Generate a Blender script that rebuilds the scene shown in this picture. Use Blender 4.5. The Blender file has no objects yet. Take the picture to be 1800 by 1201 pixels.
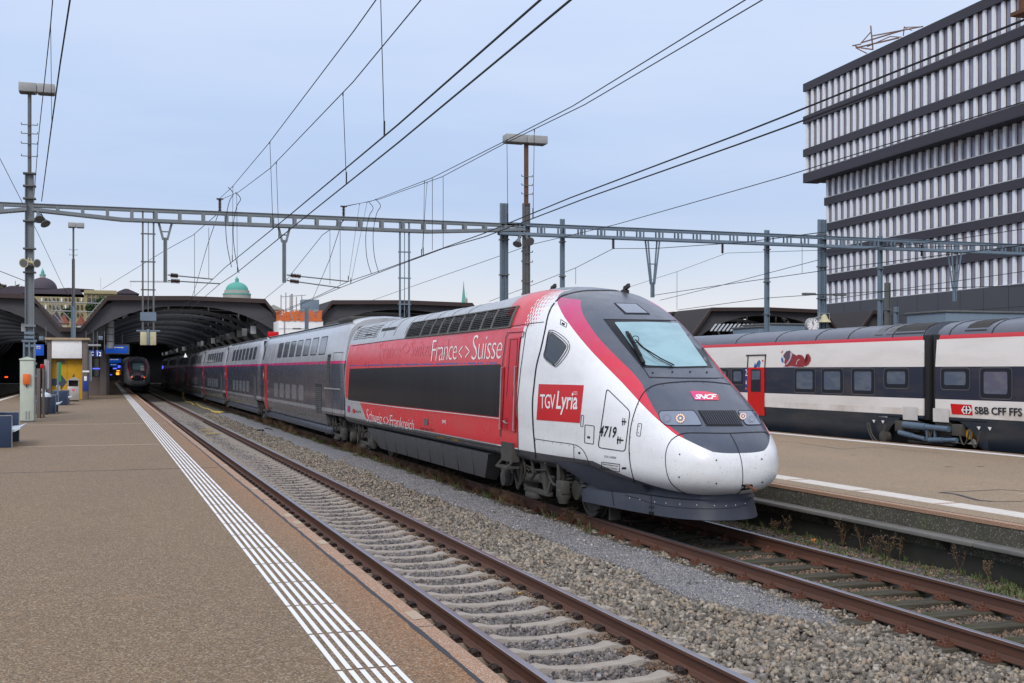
import bpy, bmesh, math, random
import numpy as np
from mathutils import Vector, Matrix
from mathutils.bvhtree import BVHTree
from mathutils.interpolate import poly_3d_calc
random.seed(7); rng = np.random.default_rng(7)
SC = bpy.context.scene; COL = SC.collection
# ---------------------------------------------------------------- camera
F = 2090.0; TH = math.atan(716.0/F); CT, ST = math.cos(TH), math.sin(TH); CZ = 2.468
cam = bpy.data.cameras.new("camera"); camo = bpy.data.objects.new("camera", cam); COL.objects.link(camo)
camo.location = (0, 0, CZ); camo.rotation_euler = (math.radians(90), 0, -TH)
cam.sensor_width = 36; cam.lens = F/1800*36; cam.shift_y = 50.5/1800; cam.clip_start = .1; cam.clip_end = 6000
SC.camera = camo
# ---------------------------------------------------------------- sky and light
SUN_EL, SUN_ROT = 38, 215      # degrees; a veiled sun behind the camera, to the left
w = bpy.data.worlds.new("World"); SC.world = w; w.use_nodes = True
nt = w.node_tree; nt.nodes.clear()
N = nt.nodes.new; L = nt.links.new
out = N('ShaderNodeOutputWorld'); bg = N('ShaderNodeBackground'); bg.inputs[1].default_value = 1.0
sky = N('ShaderNodeTexSky'); sky.sky_type = 'NISHITA'; sky.sun_disc = False
sky.sun_elevation = math.radians(SUN_EL); sky.sun_rotation = math.radians(SUN_ROT); sky.dust_density = 4
skm = N('ShaderNodeVectorMath'); skm.operation = 'SCALE'; skm.inputs['Scale'].default_value = .085
L(sky.outputs[0], skm.inputs[0])
tc = N('ShaderNodeTexCoord'); sp = N('ShaderNodeSeparateXYZ'); L(tc.outputs['Generated'], sp.inputs[0])
cr = N('ShaderNodeValToRGB'); L(sp.outputs[2], cr.inputs[0])
def ramp(r, stops):
    while len(r.color_ramp.elements) > 1: r.color_ramp.elements.remove(r.color_ramp.elements[-1])
    r.color_ramp.elements[0].position = stops[0][0]; r.color_ramp.elements[0].color = (*stops[0][1], 1)
    for p, c in stops[1:]:
        e = r.color_ramp.elements.new(p); e.color = (*c, 1)
ramp(cr, [(0, (.88, .85, .84)), (.045, (.84, .84, .87)), (.085, (.64, .735, .88)), (.135, (.49, .62, .87)), (.2, (.52, .655, .91)),
          (.3, (.60, .725, .97)), (.42, (.85, .93, 1.1)), (1, (1.1, 1.18, 1.36))])
mp = N('ShaderNodeMapping'); mp.inputs['Scale'].default_value = (1.6, 1.6, 9); mp.inputs['Rotation'].default_value = (0, .25, .3)
L(tc.outputs['Generated'], mp.inputs[0])
nz = N('ShaderNodeTexNoise'); nz.inputs['Scale'].default_value = 1.7; nz.inputs['Detail'].default_value = 5; nz.inputs['Roughness'].default_value = .5
L(mp.outputs[0], nz.inputs[0])
cc = N('ShaderNodeValToRGB'); L(nz.outputs[0], cc.inputs[0]); ramp(cc, [(.35, (0, 0, 0)), (.7, (.28, .28, .28))])
mx = N('ShaderNodeMix'); mx.data_type = 'RGBA'; L(cc.outputs[0], mx.inputs[0]); L(cr.outputs[0], mx.inputs[6]); mx.inputs[7].default_value = (.86, .90, 1.02, 1)
m2 = N('ShaderNodeMix'); m2.data_type = 'RGBA'; m2.inputs[0].default_value = .12; L(mx.outputs[2], m2.inputs[6]); L(skm.outputs[0], m2.inputs[7])
L(m2.outputs[2], bg.inputs[0]); L(bg.outputs[0], out.inputs[0])
sl = bpy.data.lights.new("sun", 'SUN'); slo = bpy.data.objects.new("sun", sl); COL.objects.link(slo)
sl.energy = 1.5; sl.angle = math.radians(22); sl.color = (1, .96, .9)
_e, _r = math.radians(SUN_EL), math.radians(SUN_ROT)
slo.rotation_euler = Vector((math.sin(_r)*math.cos(_e), math.cos(_r)*math.cos(_e), math.sin(_e))).to_track_quat('Z', 'Y').to_euler()
SC.view_settings.view_transform = 'Standard'; SC.view_settings.look = 'None'; SC.view_settings.exposure = 0.12; SC.view_settings.gamma = 1
SC.render.engine = 'CYCLES'; SC.cycles.max_bounces = 6; SC.cycles.diffuse_bounces = 3; SC.cycles.glossy_bounces = 3
# ---------------------------------------------------------------- measuring helpers (photo pixel -> point on a known world plane)
def ray(u, v):
    a = (u-900)/F; b = (651-v)/F
    return Vector((a*CT+ST, CT-a*ST, b))
O = Vector((0, 0, CZ))
def PX(u, v, X): d = ray(u, v); return O + d*(X/d.x)
def PY(u, v, Y): d = ray(u, v); return O + d*(Y/d.y)
def PZ(u, v, Z): d = ray(u, v); return O + d*((Z-CZ)/d.z)
def r1(x, y): return 1380+x/2.145, y/2.145
def r2(x, y): return x/2.4, y/2.4
def r3(x, y): return 600+x/2.571, 150+y/2.571
def r4(x, y): return 580+x/3.336, 480+y/3.336
def r5(x, y): return 860+x/2.402, 460+y/2.402
def r6(x, y): return 1180+x/2.903, 540+y/2.903
def rn(x, y): return 1100+x/4.289, 660+y/4.289
# ---------------------------------------------------------------- materials
class E:
    def __init__(s, nt, k): s.nt = nt; s.k = k
    def op(s, o, *a):
        n = s.nt.nodes.new('ShaderNodeMath'); n.operation = o
        for i, x in enumerate((s,)+a):
            if isinstance(x, E): s.nt.links.new(x.k, n.inputs[i])
            else: n.inputs[i].default_value = x
        return E(s.nt, n.outputs[0])
    def __add__(s, o): return s.op('ADD', o)
    def __sub__(s, o): return s.op('SUBTRACT', o)
    def __mul__(s, o): return s.op('MULTIPLY', o)
    def __gt__(s, o): return s.op('GREATER_THAN', o)
    def __lt__(s, o): return s.op('LESS_THAN', o)
    def __and__(s, o): return s.op('MULTIPLY', o)
    def __or__(s, o): return s.op('MAXIMUM', o)
    def inv(s): return s.op('MULTIPLY_ADD', -1.0, 1.0)
    def btw(s, a, b): return (s > a) & (s < b)
class M:
    """a Principled material being built"""
    def __init__(s, name, col=(.5, .5, .5), rough=.6, metal=0, spec=None):
        s.m = bpy.data.materials.new(name); s.m.use_nodes = True; s.nt = s.m.node_tree
        s.b = s.nt.nodes['Principled BSDF']; s.b.inputs['Roughness'].default_value = rough; s.b.inputs['Metallic'].default_value = metal
        if spec is not None: s.b.inputs['Specular IOR Level'].default_value = spec
        s.c = s.rgb(col); s.tcn = s.nt.nodes.new('ShaderNodeTexCoord')
        s.m.diffuse_color = (*col, 1)
    def rgb(s, c):
        n = s.nt.nodes.new('ShaderNodeRGB'); n.outputs[0].default_value = (*c, 1); return n.outputs[0]
    def xyz(s, kind='Object'):
        n = s.nt.nodes.new('ShaderNodeSeparateXYZ'); s.nt.links.new(s.tcn.outputs[kind], n.inputs[0])
        return [E(s.nt, n.outputs[i]) for i in range(3)]
    def noise(s, scale, detail=3, rough=.55, stretch=None, lo=None, hi=None, kind='Object', typ='noise'):
        n = s.nt.nodes.new('ShaderNodeTexNoise' if typ == 'noise' else 'ShaderNodeTexVoronoi')
        n.inputs['Scale'].default_value = scale
        if typ == 'noise': n.inputs['Detail'].default_value = detail; n.inputs['Roughness'].default_value = rough
        src = s.tcn.outputs[kind]
        if stretch:
            mp = s.nt.nodes.new('ShaderNodeMapping'); mp.inputs['Scale'].default_value = stretch; s.nt.links.new(src, mp.inputs[0]); src = mp.outputs[0]
        s.nt.links.new(src, n.inputs['Vector'])
        k = n.outputs[0]
        if typ == 'cell':
            sp = s.nt.nodes.new('ShaderNodeSeparateXYZ'); s.nt.links.new(n.outputs['Color'], sp.inputs[0]); k = sp.outputs[0]
        if lo is not None:
            r = s.nt.nodes.new('ShaderNodeMapRange'); r.inputs[1].default_value = lo; r.inputs[2].default_value = hi
            s.nt.links.new(k, r.inputs[0]); k = r.outputs[0]
        return E(s.nt, k)
    def mix(s, fac, col, amt=1.0, mode='MIX'):
        n = s.nt.nodes.new('ShaderNodeMix'); n.data_type = 'RGBA'; n.blend_type = mode
        if isinstance(fac, E):
            if amt != 1.0: fac = fac*amt
            s.nt.links.new(fac.k, n.inputs[0])
        else: n.inputs[0].default_value = fac
        s.nt.links.new(s.c, n.inputs[6])
        if isinstance(col, tuple): n.inputs[7].default_value = (*col, 1)
        else: s.nt.links.new(col, n.inputs[7])
        s.c = n.outputs[2]; return s
    def bump(s, e, strength=.3, dist=.01):
        n = s.nt.nodes.new('ShaderNodeBump'); n.inputs['Strength'].default_value = strength; n.inputs['Distance'].default_value = dist
        s.nt.links.new(e.k, n.inputs['Height']); s.nt.links.new(n.outputs[0], s.b.inputs['Normal']); return s
    def rgh(s, e): s.nt.links.new(e.k, s.b.inputs['Roughness']); return s
    def emit(s, col, st): s.b.inputs['Emission Color'].default_value = (*col, 1); s.b.inputs['Emission Strength'].default_value = st; return s
    def coat(s, v, r=.1): s.b.inputs['Coat Weight'].default_value = v; s.b.inputs['Coat Roughness'].default_value = r; return s
    def done(s): s.nt.links.new(s.c, s.b.inputs['Base Color']); return s.m
def simple(name, col, rough=.6, metal=0, dirt=.35, dcol=None, scale=3, spec=.3, bump=0):
    m = M(name, col, rough, metal, spec)
    n = m.noise(scale, 5, .65, lo=.4, hi=.75)
    m.mix(n, dcol or tuple(c*.45 for c in col), dirt)
    if bump: m.bump(m.noise(scale*12, 3), bump, .01)
    return m.done()
MT = {}
MT['galv'] = simple('galvanised_steel', (.19, .215, .235), .55, .3, .4, (.16, .15, .14), 2)
MT['galvdark'] = simple('weathered_steel', (.13, .14, .145), .6, .2, .5, (.12, .075, .05), 3)
MT['galvblue'] = simple('blue_grey_steel', (.165, .215, .27), .5, .2, .3, (.09, .11, .13), 2)
MT['rust'] = simple('rusty_steel', (.14, .065, .035), .8, 0, .5, (.06, .035, .025), 4)
MT['wire'] = simple('dark_wire', (.012, .012, .015), .6, 0, 0)
MT['insul'] = simple('brown_porcelain', (.05, .022, .015), .3, 0, .2)
MT['black'] = simple('matt_black', (.018, .018, .02), .6, 0, .2)
MT['under'] = simple('grimy_running_gear', (.042, .04, .037), .75, 0, .6, (.02, .02, .02), 7, bump=.3)
MT['under2'] = simple('grimy_cast_steel', (.068, .064, .058), .7, 0, .6, (.03, .035, .03), 6, bump=.3)
MT['white'] = simple('white_paint', (.78, .78, .78), .5, 0, .2)
MT['lampgrey'] = simple('lamp_housing', (.32, .325, .33), .5, 0, .35)
MT['beige'] = simple('beige_enamel', (.50, .46, .30), .5, 0, .35, (.25, .2, .12))
MT['cabinet'] = simple('pale_green_cabinet', (.47, .52, .45), .5, 0, .25)
MT['orange'] = simple('orange_plastic', (.75, .16, .03), .45, 0, .25)
MT['bench'] = simple('dark_blue_bench_panel', (.028, .045, .09), .45, 0, .3)
MT['seat'] = simple('pale_grey_bench_seat', (.55, .62, .68), .45, 0, .2)
MT['brownstone'] = simple('brown_grey_cladding', (.145, .12, .11), .6, 0, .3)
MT['yellow'] = simple('yellow_panel', (.55, .30, .01), .5, 0, .3)
MT['steelbin'] = simple('brushed_steel', (.42, .40, .38), .4, .4, .3)
MT['concrete'] = simple('concrete', (.30, .29, .27), .85, 0, .5, (.14, .13, .12), 4, bump=.3)
MT['blueplate'] = simple('blue_plate', (.015, .05, .26), .45, 0, .15)
MT['brassy'] = simple('yellow_axle_cover', (.55, .30, .02), .45, 0, .3)
MT['rust2'] = simple('weathered_brown_steel', (.24, .13, .09), .7, 0, .6, (.08, .075, .08), .8)
MT['skirtgrey'] = simple('dark_grey_skirt_paint', (.062, .062, .066), .6, 0, .4)
MT['sbbskirt'] = simple('pale_skirt_paint', (.60, .59, .57), .4, 0, .3)
def emis(name, col, st): return M(name, tuple(min(1, c*.5) for c in col), .4).emit(col, st).done()
MT['blue'] = simple('blue_sign', (.01, .03, .16), .4, 0, .1)
MT['bluescreen'] = emis('lit_blue_screen', (.003, .09, .55), .38)
MT['signwhite'] = emis('lit_white_lettering', (.9, .9, .9), .6)
MT['yellowtext'] = emis('lit_yellow_lettering', (1, .85, .2), .8)
MT['redlamp'] = emis('red_lamp', (1, .07, .01), 2.5)
MT['orangelamp'] = emis('orange_glow', (1, .4, .03), 1.6)
MT['warm'] = emis('warm_lamp', (1, .8, .62), 2.2)
MT['bluelamp'] = emis('blue_glow', (.1, .15, 1), 1.2)
# ---------------------------------------------------------------- objects
def tag(o, label=None, cat=None, group=None, kind=None):
    if label: o['label'] = label
    if cat: o['category'] = cat
    if group: o['group'] = group
    if kind: o['kind'] = kind
    return o
def thing(name, loc, label, cat, group=None):
    o = bpy.data.objects.new(name, None); COL.objects.link(o); o.location = loc; o.empty_display_size = .3
    return tag(o, label, cat, group)
def origin(o):
    v = Vector((0, 0, 0))
    while o: v += o.location; o = o.parent
    return v
def obj(name, me, mat=None, parent=None, loc=None):
    """link mesh data whose vertices are in world coordinates; re-based on its own origin"""
    if isinstance(me, B): me = me.mesh(name)
    o = bpy.data.objects.new(name, me); COL.objects.link(o)
    if parent:
        o.parent = parent; me.transform(Matrix.Translation(-origin(parent)))
    elif loc is not None:
        o.location = loc; me.transform(Matrix.Translation(-Vector(loc)))
    if mat is not None and not me.materials: me.materials.append(mat if not isinstance(mat, str) else MT[mat])
    return o
def dup(o, parent=None, loc=None):
    c = o.copy(); COL.objects.link(c); c.parent = parent
    if loc is not None: c.location = loc
    for ch in list(o.children): dup(ch, c)
    return c
class B:
    """collects boxes, bars, tubes, prisms into one mesh"""
    def __init__(s): s.v = []; s.f = []; s.mi = []; s.cm = 0; s.smooth = []
    def add(s, vs, fs, sm=False):
        o = len(s.v); s.v += [tuple(v) for v in vs]
        for f in fs: s.f.append([i+o for i in f]); s.mi.append(s.cm); s.smooth.append(sm)
        return s
    def box(s, a, b, bev=0):
        x0, x1 = sorted((a[0], b[0])); y0, y1 = sorted((a[1], b[1])); z0, z1 = sorted((a[2], b[2]))
        if bev <= 0:
            return s.add([(x0,y0,z0),(x1,y0,z0),(x1,y1,z0),(x0,y1,z0),(x0,y0,z1),(x1,y0,z1),(x1,y1,z1),(x0,y1,z1)],
                  [(0,3,2,1),(4,5,6,7),(0,1,5,4),(1,2,6,5),(2,3,7,6),(3,0,4,7)])
        bm = bmesh.new(); bmesh.ops.create_cube(bm, size=1)
        bmesh.ops.transform(bm, matrix=Matrix.Translation(((x0+x1)/2,(y0+y1)/2,(z0+z1)/2)) @ Matrix.Diagonal((x1-x0,y1-y0,z1-z0,1)), verts=bm.verts)
        bmesh.ops.bevel(bm, geom=bm.edges[:], offset=bev, segments=2, affect='EDGES', profile=.5)
        bm.verts.index_update(); s.add([v.co[:] for v in bm.verts], [[v.index for v in f.verts] for f in bm.faces]); bm.free(); return s
    def bar(s, p, q, w, h=None, up=(0, 0, 1)):
        h = h or w; p = Vector(p); q = Vector(q); d = (q-p).normalized(); up = Vector(up)
        if abs(d.dot(up)) > .98: up = Vector((0, 1, 0))
        sx = d.cross(up).normalized()*(w/2); sz = sx.cross(d).normalized()*(h/2)
        vs = [p-sx-sz, p+sx-sz, p+sx+sz, p-sx+sz, q-sx-sz, q+sx-sz, q+sx+sz, q-sx+sz]
        return s.add(vs, [(0,1,2,3),(7,6,5,4),(0,4,5,1),(1,5,6,2),(2,6,7,3),(3,7,4,0)])
    def tube(s, pts, r, n=6, cap=True, closed=False):
        pts = [Vector(p) for p in pts]; m = len(pts); rs = r if isinstance(r, (list, tuple)) else [r]*m
        vs = []; prev = None
        for i, p in enumerate(pts):
            if closed: d = pts[(i+1) % m]-pts[i-1]
            else: d = pts[min(i+1, m-1)]-pts[max(i-1, 0)]
            if d.length < 1e-9: d = Vector((0, 0, 1))
            d.normalize()
            if prev is None:
                a = Vector((0, 0, 1)) if abs(d.z) < .9 else Vector((1, 0, 0)); a = d.cross(a).normalized()
            else: a = (prev-d*prev.dot(d)).normalized()
            prev = a; b = d.cross(a)
            for k in range(n):
                t = 2*math.pi*k/n; vs.append(p+(a*math.cos(t)+b*math.sin(t))*rs[i])
        fs = []
        for i in range(m if closed else m-1):
            j = (i+1) % m
            for k in range(n): fs.append((i*n+k, i*n+(k+1) % n, j*n+(k+1) % n, j*n+k))
        if cap and not closed: fs += [tuple(range(n-1, -1, -1)), tuple((m-1)*n+k for k in range(n))]
        return s.add(vs, fs, True)
    def cyl(s, p, q, r, n=14): return s.tube([p, q], r, n)
    def lathe(s, c, prof, n=16, axis='z'):
        """prof: list of (radius, along-axis)"""
        vs = []
        for r, h in prof:
            for k in range(n):
                t = 2*math.pi*k/n; a, b = r*math.cos(t), r*math.sin(t)
                p = {'z': (a, b, h), 'x': (h, a, b), 'y': (b, h, a)}[axis]; vs.append((c[0]+p[0], c[1]+p[1], c[2]+p[2]))
        m = len(prof)
        fs = [(i*n+k, i*n+(k+1) % n, (i+1)*n+(k+1) % n, (i+1)*n+k) for i in range(m-1) for k in range(n)]
        fs += [tuple(range(n-1, -1, -1)), tuple((m-1)*n+k for k in range(n))]
        return s.add(vs, fs, True)
    def prism(s, poly, vec):
        n = len(poly); v = Vector(vec); p = [Vector(a) for a in poly]
        return s.add(p+[a+v for a in p], [tuple(range(n-1, -1, -1)), tuple(range(n, 2*n))]+[(i, (i+1) % n, n+(i+1) % n, n+i) for i in range(n)])
    def sphere(s, c, r, n=12, sc=(1, 1, 1)):
        h = n//2
        vs = [(c[0]+r*sc[0]*math.sin(math.pi*i/h)*math.cos(2*math.pi*k/n), c[1]+r*sc[1]*math.sin(math.pi*i/h)*math.sin(2*math.pi*k/n), c[2]+r*sc[2]*math.cos(math.pi*i/h)) for i in range(h+1) for k in range(n)]
        return s.add(vs, [(i*n+k, i*n+(k+1) % n, (i+1)*n+(k+1) % n, (i+1)*n+k) for i in range(h) for k in range(n)], True)
    def mesh(s, name, fix=True):
        me = bpy.data.meshes.new(name); me.from_pydata(s.v, [], s.f)
        me.polygons.foreach_set('use_smooth', s.smooth); me.polygons.foreach_set('material_index', s.mi)
        me.update()
        if fix:
            bm = bmesh.new(); bm.from_mesh(me); bmesh.ops.recalc_face_normals(bm, faces=bm.faces); bm.to_mesh(me); bm.free()
        try: me.set_sharp_from_angle(angle=math.radians(40))
        except Exception: pass
        return me
# ---- text as flat triangles
_tc = {}
def text2d(txt, shear=0, offset=0, space=1.0):
    k = (txt, shear, offset, space)
    if k in _tc: return _tc[k]
    cu = bpy.data.curves.new('t', 'FONT'); cu.body = txt; cu.shear = shear; cu.offset = offset; cu.space_character = space; cu.resolution_u = 3
    o = bpy.data.objects.new('t', cu); COL.objects.link(o)
    bpy.context.view_layer.update(); dg = bpy.context.evaluated_depsgraph_get()
    me = bpy.data.meshes.new_from_object(o.evaluated_get(dg))
    vs = [(v.co.x, v.co.y) for v in me.vertices]; fs = [tuple(p.vertices) for p in me.polygons]
    bpy.data.objects.remove(o); bpy.data.meshes.remove(me); bpy.data.curves.remove(cu)
    x0 = min(v[0] for v in vs); x1 = max(v[0] for v in vs); y0 = min(v[1] for v in vs); y1 = max(v[1] for v in vs)
    _tc[k] = ([((a-x0)/(x1-x0), (b-y0)/(y1-y0)) for a, b in vs], fs, (x1-x0)/(y1-y0)); return _tc[k]
def quad_at(q, s, t):
    """q = TL,TR,BR,BL ; s right, t up"""
    tl, tr, br, bl = [Vector(p) for p in q]
    return (bl*(1-s)+br*s)*(1-t)+(tl*(1-s)+tr*s)*t
def text_on(name, txt, q, mat, parent, lift=(0, 0, 0), **k):
    """text laid onto a 3-D quad TL,TR,BR,BL"""
    vs, fs, _ = text2d(txt, **k); lift = Vector(lift)
    me = bpy.data.meshes.new(name); me.from_pydata([quad_at(q, a, b)+lift for a, b in vs], [], fs); return obj(name, me, mat, parent)
# ---- patches cast from photo pixels onto a body's real surface
class Surf:
    def __init__(s, me):
        s.vs = [v.co.copy() for v in me.vertices]; s.ps = [tuple(p.vertices) for p in me.polygons]
        s.nn = [v.normal.copy() for v in me.vertices]; s.t = BVHTree.FromPolygons(s.vs, s.ps)
    def cast(s, o, d):
        h, n, i, _ = s.t.ray_cast(o, d)
        if h is None: return None
        p = s.ps[i]; w = poly_3d_calc([s.vs[k] for k in p], h); n = Vector((0, 0, 0))
        for k, a in zip(p, w): n += s.nn[k]*a
        return h, n.normalized()
    def px(s, u, v): return s.cast(O, ray(u, v))
def decal(name, polys, surf, mat, parent, off=.004, step=12, tris=None, mk=None, thick=0):
    """polys: polygons in photo pixels; each is cut on a fine grid and laid on the surface"""
    bm = bmesh.new()
    if tris: 
        vv = [bm.verts.new((a, b, 0)) for a, b in tris[0]]
        for f in tris[1]:
            try: bm.faces.new([vv[i] for i in f])
            except ValueError: pass
    for p in polys:
        try: bm.faces.new([bm.verts.new((a, b, 0)) for a, b in p])
        except ValueError: pass
    bmesh.ops.triangulate(bm, faces=bm.faces[:])
    if step:
        xs = [v.co.x for v in bm.verts]; ys = [v.co.y for v in bm.verts]
        for ax, lo, hi in ((0, min(xs), max(xs)), (1, min(ys), max(ys))):
            k = math.floor(lo/step)+1
            while k*step < hi:
                co = [0, 0, 0]; co[ax] = k*step; no = [0, 0, 0]; no[ax] = 1
                bmesh.ops.bisect_plane(bm, geom=bm.verts[:]+bm.edges[:]+bm.faces[:], plane_co=co, plane_no=no); k += 1
    bad = []; nn = {}
    for v in bm.verts:
        h = surf.px(v.co.x, v.co.y) if mk is None else mk(v.co.x, v.co.y)
        if h is None: bad.append(v); continue
        v.co = h[0]+h[1]*off; nn[v] = h[1]
    bmesh.ops.delete(bm, geom=bad, context='VERTS')
    bmesh.ops.delete(bm, geom=[v for v in bm.verts if not v.link_faces], context='VERTS')
    ns = [nn[v] for v in bm.verts]
    for f in bm.faces:
        f.smooth = True; f.normal_update()
        if f.normal.dot(nn[f.verts[0]]) < 0: f.normal_flip()
    me = bpy.data.meshes.new(name); bm.to_mesh(me); bm.free()
    o = obj(name, me, mat, parent)
    if len(ns) == len(me.vertices): me.normals_split_custom_set_from_vertices(ns)
    return o
def ribbon(pts, w, close=False):
    """thin px quads along a polyline"""
    pts = list(pts); 
    if close: pts.append(pts[0])
    out = []
    for (a, b), (c, d) in zip(pts, pts[1:]):
        dx, dy = c-a, d-b; l = math.hypot(dx, dy) or 1; nx, ny = -dy/l*w/2, dx/l*w/2; ex, ey = dx/l*w*.3, dy/l*w*.3
        out.append([(a-ex+nx, b-ey+ny), (c+ex+nx, d+ey+ny), (c+ex-nx, d+ey-ny), (a-ex-nx, b-ey-ny)])
    return out
def smooth(pts, n=4, close=False):
    p = [Vector(a) for a in pts]; m = len(p); out = []
    rngi = range(m if close else m-1)
    for i in rngi:
        p0 = p[(i-1) % m] if close or i > 0 else p[i]; p1 = p[i]; p2 = p[(i+1) % m]; p3 = p[(i+2) % m] if close or i+2 < m else p2
        for k in range(n):
            t = k/n; out.append(.5*((2*p1)+(p2-p0)*t+(2*p0-5*p1+4*p2-p3)*t*t+(3*p1-p0-3*p2+p3)*t*t*t))
    if not close: out.append(p[-1])
    return [tuple(a) for a in out]
def circ(c, r, n=16, sx=1): return [(c[0]+r*sx*math.cos(2*math.pi*k/n), c[1]+r*math.sin(2*math.pi*k/n)) for k in range(n)]
def roundpoly(p, r, n=3):
    out = []; m = len(p)
    for i in range(m):
        a, b, c = Vector(p[i-1]), Vector(p[i]), Vector(p[(i+1) % m])
        d1 = (a-b); d2 = (c-b); rr = min(r, d1.length*.45, d2.length*.45); s = b+d1.normalized()*rr; e = b+d2.normalized()*rr
        for k in range(n+1): t = k/n; out.append(tuple(s*(1-t)**2+b*2*t*(1-t)+e*t*t))
    return out
def textpx(txt, q, **k):
    vs, fs, _ = text2d(txt, **k)
    def at(s, t):
        tl, tr, br, bl = q
        return tuple((bl[i]*(1-s)+br[i]*s)*(1-t)+(tl[i]*(1-s)+tr[i]*s)*t for i in range(2))
    return [at(a, b) for a, b in vs], fs
# ================================================================ power car (nose at local y=0, tail at y=22)
def pchip(xs, ys):
    xs = np.array(xs, float); ys = np.array(ys, float); h = np.diff(xs); d = np.diff(ys)/h
    m = np.zeros(len(xs)); m[0] = d[0]; m[-1] = d[-1]
    for i in range(1, len(xs)-1):
        m[i] = 0 if d[i-1]*d[i] <= 0 else 2*d[i-1]*d[i]/(d[i-1]+d[i])
    def f(x):
        x = min(max(x, xs[0]), xs[-1]); i = min(int(np.searchsorted(xs, x, 'right'))-1, len(xs)-2); t = (x-xs[i])/h[i]
        return float((2*t**3-3*t*t+1)*ys[i]+(t**3-2*t*t+t)*h[i]*m[i]+(-2*t**3+3*t*t)*ys[i+1]+(t**3-t*t)*h[i]*m[i+1])
    return f
LX, LY = 8.55, 14.9
zt = pchip([0, .012, .05, .12, .22, .36, .6, 1.0, 1.5, 2.0, 2.5, 3.1, 3.8, 4.5, 5.2, 6.2, 7.2, 8.5, 22], [1.08, 1.2, 1.31, 1.42, 1.51, 1.61, 1.77, 2.02, 2.29, 2.55, 2.85, 3.2, 3.53, 3.79, 3.96, 4.05, 4.04, 3.98, 3.98])
zb = pchip([0, .012, .05, .12, .25, .5, 1.0, 2.0, 3.2, 22], [1.08, .97, .86, .77, .70, .64, .62, .66, .80, .80])
hw = pchip([0, .012, .05, .12, .25, .5, .9, 1.4, 2.0, 3.0, 4.0, 5.0, 6.0, 22], [0, .3, .47, .6, .735, .89, 1.0, 1.1, 1.19, 1.31, 1.39, 1.435, 1.45, 1.45])
zc = pchip([0, 1, 3, 6, 22], [1.08, 1.1, 1.3, 1.5, 1.5])
pt = pchip([0, .5, 1.5, 3.5, 5, 22], [2.5, 2.8, 3.1, 3.1, 3, 3]); pb = pchip([0, 1, 3, 5, 22], [2.5, 2.7, 4, 8, 8])
BP = [(1.5, 1.45), (2.5, 1.45), (2.6, 1.443), (3.26, 1.325), (3.6, 1.18), (3.76, 1.05), (3.86, .85), (3.93, .55), (3.97, .25), (3.98, 0)]
_ph = [math.atan2((z-1.5)/2.48, x/1.45) for z, x in BP]; _rh = [math.hypot((z-1.5)/2.48, x/1.45) for z, x in BP]
def sect(y, n=44):
    """half section, bottom centre to top centre, as (x,z)"""
    o = []; Z = zc(y); W = hw(y); T = zt(y)-Z; Bm = Z-zb(y); p1 = pt(y); p2 = pb(y); k = min(max((y-2.6)/3.4, 0), 1); k = k*k*(3-2*k)
    for i in range(n+1):
        f = -math.pi/2+math.pi*i/n; c = abs(math.cos(f)); s = abs(math.sin(f)); p = p1 if f > 0 else p2
        r = (c**p+s**p)**(-1/p)
        if f > 0: r = r*(1-k)+k*float(np.interp(f, _ph, _rh))
        o.append((W*r*c if 0 < i < n else 0.0, Z+(T if f > 0 else Bm)*r*(1 if f > 0 else -1)*s))
    return o
def loft(ys, n=44):
    vs = []; fs = []
    for y in ys:
        h = sect(y, n); ring = h+[(-x, z) for x, z in h[-2:0:-1]]
        vs += [(LX+x, LY+y, z) for x, z in ring]
    m = 2*n
    for j in range(len(ys)-1):
        for i in range(m): fs.append((j*m+i, j*m+(i+1) % m, (j+1)*m+(i+1) % m, (j+1)*m+i))
    fs.append(tuple((len(ys)-1)*m+i for i in range(m)))
    return vs, fs
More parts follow.
